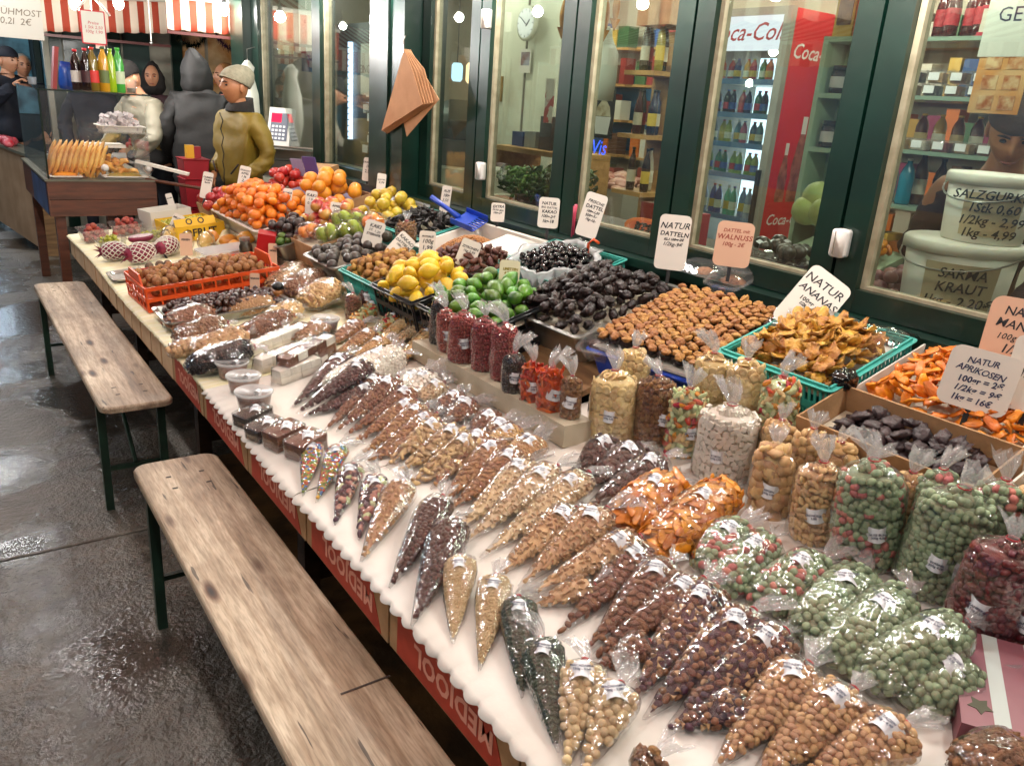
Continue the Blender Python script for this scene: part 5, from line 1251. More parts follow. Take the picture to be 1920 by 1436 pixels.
pile('apricot', Fm['apricot'], M, .18, .34, .06, .043, .022, 3, 'dark dried apricot in the brown carton', 'dried apricot', 'dried apricots in the carton', dome=.02, seed=28, tilt=.7)
tag(MB().sphere((0, 0, 0), (.045, .035, .03), 16, 10, lambda p: p * (1 + .3 * noise.noise(p * 4))).build('plastic_knot', mat('black_film', '#0d0e10', rough=.12, coat=.6), None, True, TR(*(1.874, 1.096, 0.980))), 'crumpled black plastic bag in the apricot carton', 'plastic bag')
M = tB('card', 'white carton of pale dried figs at the frame edge', 1.78, .42, .24, .38, .12, M_WCARD, .09, cat='carton')
pile('dried_fig', K['figs'][0], M, .23, .36, .09, .044, .024, 3, 'pale dried fig in the white carton', 'dried fig', 'dried figs in the carton', dome=.03, seed=29, tilt=.8)

# --- tubs, nougat and chocolate packs on the front tier
M_TUB = film('tub_plastic', haze=.22, rough=.18, bump=.05)
def tub(P, r, h, m, label, text='HALVA'):
    t = thing('round_tub', label, 'tub', TR(*P), 'round lidded tubs')
    MB().lathe([(r * .78, .001), (r * .8, .002), (r * .95, h)], 24, cap1=False).build('cup', M_TUB, t, True)
    MB().lathe([(r * .74, .003), (r * .9, h * .86)], 24).build('contents', m, t, True)
    MB().lathe([(r * 1.0, h), (r * 1.04, h + .002), (r * 1.04, h + .007), (r * .98, h + .009), (r * .94, h + .006), (.001, h + .006)], 24).build('lid', film('tub_lid', haze=.42, rough=.2, bump=.05), t, True)
    label_part(t, TR(.01, -.005, h + .0102, rz=-40), text, .035, .022)
tub((0.763, 2.681, 0.636), .056, .05, C_['hazel'], 'round tub with clear lid, hindmost of three by the paper edge'); tub((0.755, 2.528, 0.635), .056, .05, C_['hazel'], 'round tub with clear lid, middle one of three'); tub((0.735, 2.362, 0.633), .058, .055, C_['brown'], 'round tub with clear lid, foremost of three')
tub((1.205, 2.926, 0.681), .056, .055, C_['maroon'], 'round tub of wine-red jam below the peanut heap', 'FEIGEN')
def blocks(T, E, n, w, h, layers, cols, label, wrap=True, rows=1):
    M, L = lying(T, E); t = thing('nougat_pack', label, 'sweets pack', M, 'wrapped nougat and chocolate packs'); r = random.Random(int(L * 1e4))
    dx = L / n
    for l in range(layers):
        for j in range(rows):
            for i in range(n):
                MB().bbox(dx * (i + .5) + r.uniform(-.001, .001), (j - (rows - 1) / 2) * w * 1.02, h * (l + .5) + .002, dx * .96, w, h * .96).build('block', cols[(l + i * (len(cols) > 2)) % len(cols)], t)
    if wrap:
        W = w * rows / 2 + .004; H = h * layers + .006; sd = Vector((T[0] * 40, T[1] * 40, 0)); loops = []
        for k in range(17):
            s = -.14 + 1.28 * k / 16; q = 1 if 0 <= s <= 1 else max(.1, 1 - (abs(s - .5) - .5) / .14)
            loops.append([(s * L, y * W * q * (1.04 + .1 * noise.noise(Vector((s * 6, y, z)) + sd)), .001 + (H * z * (1.02 + .08 * noise.noise(Vector((s * 6, y * 2, z + 5)) + sd))) * (q * .7 + .3) * (1 if q == 1 else q)) for y, z in ((-1, 0), (-1, .5), (-1, .95), (-.5, 1.03), (0, 1.02), (.5, 1.04), (1, .95), (1, .5), (1, 0))])
        MB().loft(loops, False, False).build('film', FILM, t, True)
    return t, L, h * layers
W, B_ = C_['white'], C_['brown']
blocks((0.864, 2.811, 0.642), (1.124, 2.922, 0.669), 6, .05, .03, 2, [W], 'wrapped row of white nougat cubes nearest the heap'); blocks((0.851, 2.664, 0.641), (1.111, 2.750, 0.667), 6, .05, .026, 2, [W], 'wrapped row of white nougat cubes in the middle')
blocks((0.865, 2.520, 0.642), (1.029, 2.568, 0.659), 4, .05, .026, 2, [W], 'wrapped pack of white nougat before the brown one'); blocks((0.897, 2.532, 0.645), (1.124, 2.669, 0.669), 5, .05, .028, 3, [W, B_, B_], 'wrapped stack of brown and white nougat beside the dark red cones')
def pack(P, sx, sy, n, m, label, yaw, text):
    t = thing('chocolate_pack', label, 'sweets pack', TR(P[0], P[1], zA(P[0]) + .005, ry=-5.9, rz=yaw), 'wrapped nougat and chocolate packs')
    for i in range(n): MB().bbox(rnd.uniform(-.001, .001), 0, .006 + i * .0125, sx, sy, .0115).build('slab', m, t)
    h = n * .0125 + .003; sd = Vector((P[0] * 50, P[1] * 50, 1))
    MB().loft([[(x * (1 + .03 * noise.noise(Vector((x * 40, y * 40, z * 40)) + sd)), y, z) for x, y in rrect(sx + .008, sy + .008, .008, 3)] for z in (.0, h * .5, h)] + [[(x * .9, y * .9, h + .003) for x, y in rrect(sx + .008, sy + .008, .008, 3)]], False, True).build('film', FILM, t, True)
    label_part(t, TR(.01, .0, h + .0065, rz=-45), text, .046, .04)
M_DCH = mat('dark_chocolate', '#2a1a12', '#1b100a', rough=.4, nscale=30)
pack((0.703, 2.268, 0.645), .10, .06, 3, M_DCH, 'wrapped dark chocolate pack beside the tubs', 20, 'SCHOKO\n3,50'); pack((0.704, 2.157, 0.646), .10, .06, 3, M_DCH, 'wrapped dark chocolate pack in the middle of the packs', 20, 'SCHOKO\n3,50')
pack((0.729, 2.069, 0.648), .10, .065, 4, B_, 'wrapped milk nougat slab next to the dark packs', 18, 'NUGAT\n3,50'); pack((0.756, 1.975, 0.651), .10, .065, 4, B_, 'wrapped milk nougat slab nearest the candy cones', 24, 'NUGAT\n3,50')
t = thing('gift_box', 'pink gift box with pale stripes and a leaf print at the table corner', 'box', TR(*(1.365, 0.380, 0.693), ry=-5.9, rz=32))
MB().box(-.12, .12, -.09, .09, 0, .05).build('carton', mat('pink_card', '#8d5a62', '#7d4a54', rough=.4, nscale=10), t)
for k, w in ((-.03, .006), (.03, .012)): MB().box(-.1205, .1205, k - w, k + w, .0006, .0506).build('stripe', mat('pale_stripe', '#b9c2bd', rough=.5), t)
MB().prism([(.02 * math.cos(a * .63) * (1 if a % 2 else .55) - .07, .02 * math.sin(a * .63) * (1 if a % 2 else .55) + .06) for a in range(10)], .0502, .051).build('leaf_print', mat('leaf_green', '#3c3a1c', rough=.5), t)

# --- hand-written price cards
M_CARDW = mat('sign_white', '#d9d2c6', rough=.5); M_CARDO = mat('sign_faded', '#c9a287', rough=.5)
def sign(P, w, h, text, label, yaw=None, lean=-10, roll=0, size=None, m=None, ink=None, off=0., stick=True, shear=.18):
    w *= 1.42; h *= 1.42
    if yaw is None: yaw = -math.degrees(math.atan2(P[0], P[1])) - 4
    M = TR(*P) @ Matrix.Rotation(R_(yaw), 4, 'Z') @ Matrix.Rotation(R_(roll), 4, 'Y') @ Matrix.Rotation(R_(lean), 4, 'X')
    t = thing('price_card', label, 'price sign', M, 'hand-written price cards')
    Q = Matrix(((1, 0, 0, 0), (0, 0, -1, 0), (0, 1, 0, h / 2), (0, 0, 0, 1)))
    o = MB().prism(rrect(w, h, min(w, h) * .16), -.001, .0008, Q).build('card', m or M_CARDW, t)
    ls = text.split('\n'); n = len(ls); y = h * (.80 if n > 2 else .72)
    szs = [min(h * .72 / n, w * 1.36 / max(4, len(q_)), h * .2) for q_ in ls] + [0]
    for k_, ln_ in enumerate(ls):      # every hand-written line has its own size and slope
        sz = szs[k_]
        lettering(ln_, sz, ink or M_INK, o, Q @ TR(rnd.uniform(-.03, .03) * w, y - h / 2, .0014, rz=rnd.uniform(-5, 4)), shear=shear + rnd.uniform(-.1, .15), thick=.0004 * rnd.uniform(.6, 1.8), space=rnd.uniform(.92, 1.1)); y -= (sz + szs[k_ + 1]) * .56
    if stick: MB().box(-.006, .006, .0012, .004, -.05, h * .35).build('stick', M_BLACK, t)
    return t
S = sign
S((2.100, 1.971, 1.079), .078, .135, 'NATUR\nDATTELN\nKL.I 100gr-2€\n1/2kg-9€', 'white card reading NATUR DATTELN above the dark dates', off=.13)
S((2.160, 1.754, 1.130), .085, .105, 'DATTEL mit\nWALNUSS\n100g - 2€', 'faded orange card behind the clamshells', m=M_CARDO, ink=mat('red_ink', '#8a3a2a', rough=.6), off=.1)
S((2.140, 2.491, 1.107), .062, .125, 'FRISCHE\nDATTEL\n100g-1,20\n500g-5,-\n1kg-10,-', 'tilted white card reading FRISCHE DATTEL on the prune basket', roll=12, off=.16)
S((2.120, 2.716, 1.106), .062, .09, 'NATUR\nBIO DATTEL\nKAKAO\n100g-2€\n1kg-18', 'white card behind the folded paper sheet', off=.05)
S((2.160, 3.155, 1.064), .046, .062, 'EXTRA\nNUSS MIX\n100g-2€', 'small white card at the back of the brittle tray', off=.05)
S((2.040, 1.398, 1.015), .10, .155, 'NATUR\nANANAS\n100gr - 3€\n1/2kg - 13,50', 'white card reading NATUR ANANAS lying over the pineapple', roll=30, lean=-35, off=.14)
S((1.907, 0.795, 0.999), .105, .10, 'NATUR\nAPRIKOSEN\n100gr = 2€\n1/2kg = 9€\n1kg = 16€', 'white card reading NATUR APRIKOSEN on the mango carton', roll=4, ink=M_INKB, off=.06)
S((2.120, 0.815, 1.067), .11, .12, 'NATUR\nMANGO\n100gr - 3€\n1/2kg', 'orange tinted card reading NATUR MANGO at the frame edge', m=M_CARDO, off=.1)
S((1.970, 0.703, 1.016), .08, .12, '100g\n1/2kg', 'grey white card cut by the frame edge', off=.1)
S((1.731, 2.427, 0.921), .055, .085, 'LIMETTEN\n4 St. 1€', 'cream card reading LIMETTEN among the limes', m=mat('sign_cream', '#d8d1b0', rough=.5), ink=mat('yellow_ink', '#8a7a20', rough=.6), off=.15)
S((1.709, 3.018, 0.935), .05, .085, 'PHYSALIS\n100g\n1,99', 'white card between physalis and brittle', off=.1)
S((1.735, 2.762, 0.952), .058, .08, 'ZITRONEN\n1kg 2,99', 'white card standing behind the lemons', roll=18, off=.05)
S((1.625, 3.180, 0.923), .06, .085, 'KAKAO\nDATTELN\n100g 1,50', 'white card lying between physalis and brittle tray', roll=42, lean=-25)
S((1.643, 3.442, 0.918), .065, .085, 'KAKI\nST. 1,20\nSTERNFR.', 'white card among the wrapped star fruit', roll=14)
S((1.696, 3.984, 0.942), .042, .075, 'ÄPFEL\n1kg\n2,99', 'white card before the pink apples', roll=6)
S((1.689, 4.300, 0.940), .044, .09, 'KAKI\n1 Stk\n0,80', 'white card between mandarins and pink apples', roll=4)
S((1.634, 4.532, 0.925), .036, .09, 'MANDA\nRINEN\n2,99', 'narrow white card at the mandarin tray corner', roll=7)
S((2.204, 4.672, 1.079), .055, .10, 'ORANGEN\n1kg\n2,50', 'pointed white card at the window behind the oranges', yaw=-60)
S((2.097, 4.273, 1.040), .036, .09, 'QUITTEN\n3,99', 'narrow white card before the yellow apples', roll=5)
S((1.689, 5.504, 0.940), .05, .10, 'GRANAT\nAPFEL\n1 St.\n2,-', 'white card at the back of the mandarins', roll=12)
S((1.439, 5.498, 0.872), .045, .12, 'CLEMEN\nTINEN\n1kg 2,99', 'tall white card between pomegranates and mandarins', roll=12)
S((2.161, 3.654, 1.037), .045, .095, 'PILZE\n100g\n3,50', 'white card behind the blue scoop', yaw=-70)
S((1.387, 4.057, 0.696), .03, .095, 'NÜSSE', 'dark edged card at the end of the walnut crate', m=M_CARDO)
S((1.119, 3.521, 0.718), .03, .06, 'MARONI', 'narrow card beside the wooden grinder', m=M_CARDO)
S((0.985, 4.673, 0.694), .075, .045, 'DRACHENFR.\n4,99', 'white card lying before the melon wedges', roll=-28)
S((1.125, 5.062, 0.719), .045, .09, 'MELONE\n1kg\n2,99', 'white card leaning on the yellow carton', roll=24)
S((1.086, 4.574, 0.685), .045, .085, 'FEIGEN', 'grey card standing at the clear box', m=M_CARDO)
S((1.334, 5.905, 0.740), .03, .08, 'TRAUBEN', 'thin card at the back of the grape carton', roll=-14)
t = thing('carton_flap', 'open white carton behind the grapes', 'carton', on_A(1.2, 5.5, 0, 10)); carton_box(t, .26, .2, .13, M_WCARD)

# ------------------------------------------------------------------ inside the shop
M_WALL = mat('shop_wall', '#b5ad98', '#a69d88', rough=.8, nscale=3)
M_CEIL = mat('shop_ceiling', '#c9c7b6', rough=.8)
M_SFLOOR = mat('shop_floor', '#5b5147', '#4a4138', rough=.5, nscale=6)
tag(MB().box(2.41, 5.4, -1.4, 7.35, -.02, .0).build('shop_floor', M_SFLOOR), kind='structure')
tag(MB().box(2.41, 5.5, -1.4, 7.35, 2.64, 2.7).build('shop_ceiling', M_CEIL), kind='structure')
tag(MB().box(5.4, 5.5, -1.4, 7.35, 0, 2.639).build('shop_wall', M_WALL), kind='structure')
tag(MB().box(2.41, 5.399, 7.25, 7.35, 0, 2.639).build('shop_wall', M_WALL), kind='structure')
tag(MB().box(2.41, 5.399, -1.4, -1.3, 0, 2.639).build('shop_wall', M_WALL), kind='structure')
M_TUBE = glow('tube_light', '#f6f4e6', 115)
_tl = MB().tube([(0, -.6, 0), (0, .6, 0)], .016, 8).mesh('tube', M_TUBE, True)
for i, (x, y) in enumerate([(2.85, .8), (3.2, 2.2), (3.2, 3.9), (3.2, 5.6), (4.6, 1.2), (4.6, 3.2), (4.6, 5.2)]):
    t = thing('tube_lamp', 'white tube lamp on the shop ceiling, %s from the near end' % ordn(i), 'lamp', TR(x, y, 2.57), 'tube lamps in the shop')
    put('tube', _tl, t); MB().box(-.04, .04, -.62, .62, .025, .065).build('fitting', M_WHITEPL, t)

_bot = {}
def bottle(P, h, r, body, cap, lab, label, group, cat='bottle', neck=.38, clear=False):
    key = (h, r, body, cap, lab, neck)
    if key not in _bot:
        mb_ = mat('liq_' + body, body, rough=.12, coat=.5) ; mc = mat('cap_' + cap, cap, rough=.4); ml = mat('lab_' + str(lab), lab, rough=.5) if lab else None
        n = neck
        _bot[key] = (MB().lathe([(r * .9, 0), (r, .01), (r, h * (1 - n) * .5), (r * .97, h * (1 - n) * .55), (r, h * (1 - n)), (r * .75, h * (1 - n * .6)), (r * .36, h * (1 - n * .3)), (r * .34, h * .95)], 14).mesh('body', mb_, True),
                     MB().lathe([(r * .42, h * .945), (r * .42, h)], 12).mesh('cap', mc, True),
                     MB().lathe([(r * 1.015, h * .2), (r * 1.015, h * .48)], 14, cap0=False, cap1=False).mesh('label', ml, True) if lab else None)
    t = thing('drink_bottle', label, cat, TR(*P), group)
    a, b, c = _bot[key]
    put('body', a, t); put('cap', b, t)
    if c: put('label', c, t)
    return t
def cardbox(P, sx, sy, sz, m, label, cat='box', group=None, yaw=0, text=None, tm=None, ts=.05, face='-x', name='goods_box'):
    t = thing(name, label, cat, TR(*P, rz=yaw), group)
    b = MB().bbox(0, 0, sz / 2, sx, sy, sz).build('carton', m, t)
    MB().bbox(0, 0, sz + .0008, sx * .9, .02, .0012).build('tape', M_TAPE, t)
    if text: lettering(text, ts, tm or M_INK, b, Matrix(((0, 0, -1, -sx / 2 - .001), (-1, 0, 0, 0), (0, 1, 0, sz * .5), (0, 0, 0, 1))))
    return t

# drinks fridge with lit header and red side
M_FRAME = mat('fridge_grey', '#8f8d80', '#807e72', rough=.4, nscale=5)
M_CRED = mat('fridge_red', '#c4121a', '#b50f17', rough=.35, nscale=3)
fx0, fx1, fy0, fy1, fz = 4.40, 5.02, 3.41, 4.09, 2.27
t = thing('drinks_fridge', 'tall drinks fridge with lit header and red side panel', 'fridge', TR(fx0, fy0, 0)); W_ = fy1 - fy0; D_ = fx1 - fx0
MB().box(.05, D_, .006, W_, 0, .12).build('plinth', M_BLACK, t)
MB().box(D_ - .03, D_, .006, W_, .121, fz).build('rear_panel', M_FRAME, t)
sp = MB().box(.05, D_ - .031, 0, .02, .121, fz - .005).build('side_panel', M_CRED, t)
MB().box(.05, D_ - .031, W_ - .02, W_, .121, fz - .005).build('side_panel', M_FRAME, t)
MB().box(.05, D_ - .031, .021, W_ - .021, fz - .03, fz - .006).build('roof_panel', M_FRAME, t)
for y0, y1 in ((.0, .055), (W_ - .055, W_)): MB().box(0, .049, y0, y1, .121, fz).build('door_stile', M_FRAME, t)
MB().box(0, .049, .056, W_ - .056, fz - .045, fz).build('door_rail', M_FRAME, t)
hd = MB().box(.012, .049, .056, W_ - .056, fz - .25, fz - .046).build('header', glow('header_light', '#e6ebf5', 1.5), t)
M_CSCR = mat('script_red', '#a3101a', rough=.5)
lettering('Coca-Cola', .15, M_CSCR, hd, Matrix(((0, 0, -1, .0112), (-1, 0, 0, W_ / 2), (0, 1, 0, fz - .145), (0, 0, 0, 1))), shear=.35, thick=.001)
MB().box(.05, .06, .056, W_ - .056, fz - .245, fz - .235).build('header_trim', M_BLACK, t)
MB().box(D_ - .045, D_ - .032, .03, W_ - .03, .125, fz - .25).build('lit_back', glow('fridge_light', '#c9daf4', 4.5), t)
for z in (.45, .72, .96, 1.24, 1.44, 1.63, 1.84): MB().box(.07, D_ - .05, .022, W_ - .022, z - .012, z).build('shelf', M_WHITEPL, t); MB().box(.06, .0695, .022, W_ - .022, z - .022, z + .012).build('price_rail', mat('rail_blue', '#5b7db3', rough=.4), t)
MB().box(.02, .025, .057, W_ - .057, .122, fz - .246).build('door_pane', M_GLASS, t)
MB().box(-.03, -.001, .03, .05, .9, 1.3).build('door_handle', M_BLACK, t)
M_WSCR = mat('script_white', '#d8d3cc', rough=.5)
SP = lambda x, z, rz=0: Matrix(((1, 0, 0, x), (0, 0, -1, -.0012), (0, 1, 0, z), (0, 0, 0, 1))) @ Matrix.Rotation(R_(rz), 4, 'Z')
lettering('Coca-Cola', .125, M_WSCR, sp, SP(.335, 2.02), shear=.35, thick=.0015)
lettering('Coca-Cola', .10, M_WSCR, sp, SP(.30, .98), shear=.35, thick=.001)
for x, z, s in ((.18, 1.10, 1.0), (.32, 1.10, 1.45)):
    prof = [(.045, 0), (.048, .05), (.04, .1), (.046, .16), (.03, .24), (.016, .30), (.016, .36)]
    MB().prism([(x + a * s, z + b * s) for a, b in prof] + [(x - a * s, z + b * s) for a, b in reversed(prof)], -.0008, .0014, Matrix(((1, 0, 0, 0), (0, 0, -1, 0), (0, 1, 0, 0), (0, 0, 0, 1)))).build('bottle_print', mat('print_brown', '#6b2a1c', '#a8624a', rough=.4, nscale=14), t)
    MB().prism([(x + q * s, z + w * s) for q, w in ((.017, .3), (.017, .375), (-.017, .375), (-.017, .3))], .0015, .002, Matrix(((1, 0, 0, 0), (0, 0, -1, 0), (0, 1, 0, 0), (0, 0, 0, 1)))).build('bottle_print', M_WSCR, t)
rows = [(1.84, .14, ['#1b2f6e', '#a31d2a', '#c4521b', '#2a6b33', '#b01f3c', '#c98a1a'], 'top'), (1.63, .155, ['#1c0c0c', '#200d0d', '#1c0c0c', '#0f5a34', '#14204f', '#a32030'], 'second'), (1.44, .15, ['#9aa32b', '#b3a82a', '#27566e', '#2a4d74', '#a84468', '#35708c'], 'third'), (1.24, .15, ['#2e7a6b', '#3d8f80', '#8a9a3a', '#7fa043', '#8fae58', '#9cb86a'], 'fourth'), (.96, .2, ['#2a3f8c', '#30489c', '#8f9fbf', '#5a7fb0', '#3fa090', '#4ab09a'], 'fifth')]
for z, h, cs, nm in rows:
    for k in range(9):
        bottle((fx0 + .14 + .02 * (k % 2), fy0 + .075 + k * .066, z + .0005), h, .026, cs[k % 6], ['#c4202a', '#2a50b0', '#e0e0da', '#b0b820'][(k + len(nm)) % 4], ['#c23040', '#d9d6cc', '#3a5ab0', '#c9a530'][(k * 2 + len(nm)) % 4], f'small drink bottle on the {nm} fridge shelf', f'bottles on the {nm} fridge shelf')

# wooden shelf beside the fridge with wine bottles, crates on top
M_PINE = mat('pine_shelf', '#b98c52', '#a1763f', rough=.5, nscale=5, stretch=(6, 1, 6))
t = thing('wall_shelf', 'pine shelf with bottles between fridge and white door', 'shelf', TR(2.72, 2.80, 0))
for z in (1.22, 1.48, 1.76): MB().box(0, .2, 0, .2, z, z + .02).build('board', M_PINE, t)
MB().box(.19, .2, .0, .2, .0, 1.96).build('back_board', M_PINE, t)
for z, n, h, cs in ((1.781, 4, .22, ['#8a7a1e', '#1c2416', '#3a3212', '#16180f']), (1.501, 4, .2, ['#1a1f33', '#27324f', '#3f1c22', '#2a2f38']), (1.241, 3, .2, ['#22180f', '#b3a891', '#2b1d14'])):
    for k in range(n): bottle((2.77 + .07 * (k % 2), 2.83 + .048 * k, z), h, .021, cs[k % len(cs)], '#1b1a18', ['#c9a83a', '#d9d3c0', '#b9b09a', '#7a2a30'][k % 4], 'wine or oil bottle on the pine shelf', 'bottles on the pine shelf', neck=.45)
cardbox((2.800, 2.821, 1.966), .2, .22, .10, M_CARD, 'brown carton on top of the pine shelf', group='cartons on the shelves'); cardbox((2.820, 2.830, 2.034), .16, .16, .09, M_CARDPALE, 'small carton topmost over the pine shelf', group='cartons on the shelves')

# mint shelf with boxes on top
M_MINT = mat('mint_panel', '#a8bfa0', '#9cb394', rough=.6, nscale=4)
t = thing('mint_shelf', 'pale mint shelf unit beside the red fridge side', 'shelf', TR(2.86, 1.77, 0))
MB().box(0, .14, .26, .28, 0, 1.92).build('side_panel', M_MINT, t); MB().box(0, .14, -.02, .0, 0, 1.92).build('side_panel', M_MINT, t); MB().box(.13, .14, .0, .26, 0, 1.92).build('back_panel', M_MINT, t)
for z in (.95, 1.22, 1.5, 1.70, 1.9): MB().box(0, .129, .001, .259, z, z + .018).build('board', M_MINT, t)
M_ORB = mat('orange_box', '#d9541a', '#c94a12', rough=.45, nscale=4); M_YB = mat('gold_box', '#c99a1e', rough=.4)
for i, (y, m, lb) in enumerate([(1.985, M_YB, 'golden cake box with a dark picture above the mint shelf'), (1.90, M_ORB, 'orange cake box standing in the middle above the mint shelf'), (1.815, M_ORB, 'orange cake box nearest the green mullion')]):
    t = cardbox((2.925, y, 1.9185), .11, .08, .24, m, lb, group='cake boxes')
    if i == 0: MB().box(-.057, -.0555, -.03, .03, .04, .2).build('picture', mat('cake_picture', '#4a2512', '#8a5a2a', rough=.5, nscale=20), t)
    else: lettering('PANETTONE', .03, M_WSCR, t, Matrix(((0, 0, -1, -.062), (0, -1, 0, 0), (-1, 0, 0, .12), (0, 0, 0, 1))).inverted() if False else Matrix(((0, 0, -1, -.0565), (0, 1, 0, 0), (1, 0, 0, .12), (0, 0, 0, 1)))); MB().prism([(-.039, .001), (.039, .001), (-.039, .08)], 0, .0012, Matrix(((0, 0, -1, -.055), (1, 0, 0, 0), (0, 1, 0, 0), (0, 0, 0, 1)))).build('corner_print', M_YB, t)
for i, (z, y) in enumerate([(1.719, 1.82), (1.719, 1.9), (1.719, 1.98), (1.519, 1.82), (1.519, 1.9), (1.519, 1.98), (1.239, 1.82), (1.239, 1.9), (1.239, 1.98), (.969, 1.9)]):
    t = thing('jar', 'dark preserve jar with pale label on the mint shelf', 'jar', TR(2.91, y, z), 'jars on the mint shelf'); MB().lathe([(.034, 0), (.036, .01), (.036, .075), (.03, .085)], 14).build('glass', mat('preserve%d' % (i % 3), ['#3a2a1c', '#5b4527', '#2f2a22'][i % 3], rough=.2, coat=.4), t, True); MB().lathe([(.033, .085), (.033, .1)], 14).build('lid', M_BLACK, t); MB().lathe([(.0365, .02), (.0365, .06)], 14, cap0=False, cap1=False).build('label', M_WSCR, t, True)

# long shelf at the right with bottles, tubs and green trays
t = thing('long_shelf', 'long glass shelf wall full of goods behind the buckets', 'shelf', TR(3.85, .55, 0))
for z in (.5, .9, 1.24, 1.5, 1.745, 2.0): MB().box(0, .32, 0, 1.95, z, z + .018).build('board', mat('shelf_green', '#7d9484', rough=.35), t)
for y in (0, 1.93): MB().box(.28, .32, y, y + .02, 0, 2.4).build('upright', M_FRAME, t)
for k in range(11): bottle((3.93, .7 + k * .075 + .9 * 0, 2.0185), .25, .032, '#4a1016', '#8a1a22', '#b02a34', 'dark red syrup bottle on the top shelf', 'syrup bottles on the top shelf', neck=.5) if False else None
for k in range(7): bottle((3.93 + .04 * (k % 2), 2.02 + k * .068, 2.0185), .26, .033, '#3a0c12', '#1a1412', '#b02a34', 'dark red syrup bottle on the top shelf', 'syrup bottles on the top shelf', neck=.5)
M_NEV = mat('juice_box', '#cfc8b8', rough=.5); M_NRED = mat('juice_red', '#b01e38', rough=.5)
for i, (y, z) in enumerate([(1.93, 2.0185), (1.73, 2.0185), (1.53, 2.0185), (1.83, 2.15), (1.63, 2.15), (1.33, 2.0185)]):
    t = cardbox((3.98, y, z), .16, .19, .13, M_NEV, 'cream and red drink carton reading NEVI on the top shelf', group='cartons on the top shelf', text='NEVI', tm=M_NRED, ts=.055); MB().box(-.0815, -.0803, -.094, .094, .001, .02).build('band', M_NRED, t); MB().box(-.0815, -.0803, -.094, .094, .115, .129).build('band', M_NRED, t)
def tublet(P, m, label, group, w=.085):
    t = thing('food_tub', label, 'tub', TR(*P), group); basin(t, w, w * 1.05, .055, M_CLEAR, .008, .015, .0012, .004); MB().prism(rrect(w - .022, w - .02, .01), .003, .045).build('contents', m, t); MB().box(-w / 2 - .0045, -w / 2 - .0035, -.025, .025, .012, .045).build('label', M_LABEL, t)
cs = [C_['raisin'], C_['hazel'], C_['blackpod'], C_['walnutk'], C_['tan'], C_['redsug'], C_['white'], C_['tan'], C_['cran']]
for k in range(10): tublet((3.91, 1.42 + k * .105, 1.764), cs[k % 5], 'small tub of dark spice on the upper middle shelf', 'spice tubs on the upper middle shelf')
for k in range(10): tublet((3.93, 1.42 + k * .105, 1.822), cs[(k + 2) % 5], 'small tub of dark spice on the upper middle shelf', 'spice tubs on the upper middle shelf')
for k in range(10): tublet((3.91, 1.42 + k * .105, 1.519), cs[4 + k % 5], 'small tub with white label on the middle shelf', 'labelled tubs on the middle shelf')
for k in range(4): bottle((3.93, 2.2 + k * .085, 1.2585), .22, .036, ['#1f6f86', '#2a7f90', '#6f8f86', '#7d9a8e'][k], '#c9c4b6', None, 'blue water bottle on the lower shelf', 'water bottles on the lower shelf')
for k in range(5):
    t = thing('herb_tray', 'clear tray of green herbs on the lower shelf', 'tray', TR(3.92, 1.5 + k * .13, 1.262, ry=-50), 'herb trays on the lower shelf'); basin(t, .17, .11, .03, M_CLEAR, .01, .012, .001, .004); MB().sphere((0, 0, .016), (.07, .045, .016), 12, 7, lambda p: p * (1 + .3 * noise.noise(p * 6))).build('herbs', mat('herb_green', '#3f5a1e', '#26380f', rough=.6, nscale=50), t, True); MB().box(-.03, .03, -.02, .02, .034, .035).build('label', M_LABEL, t)
for k in range(9):
    cardbox((3.95, 1.45 + k * .115, .919), .14, .1, .16 + .03 * (k % 3), mat('goods%d' % (k % 4), ['#c97a1e', '#d9d2c0', '#8a4a1a', '#c9a24a'][k % 4], rough=.5), 'packet of dry goods on the low shelf', group='packets on the low shelf', name='goods_packet')

for k in range(9): bottle((4.02, 1.38 + k * .1, 1.2585), .2 + .03 * (k % 3), .034, ['#5a3a1c', '#2f4a2a', '#8a6a2a', '#3a2a2a'][k % 4], '#2a2420', ['#c9b98a', '#a83a2a', '#d9d2c0'][k % 3], 'oil or vinegar bottle behind the herb trays', 'bottles behind the herb trays', neck=.45)
for k in range(12): bottle((4.04, 1.25 + k * .09, 1.519), .17, .03, ['#7a4a1e', '#a8843a', '#5a2a1c'][k % 3], '#c9a24a', ['#d9d2c0', '#b8a070'][k % 2], 'preserve bottle at the back of the middle shelf', 'bottles at the back of the middle shelf', neck=.35)
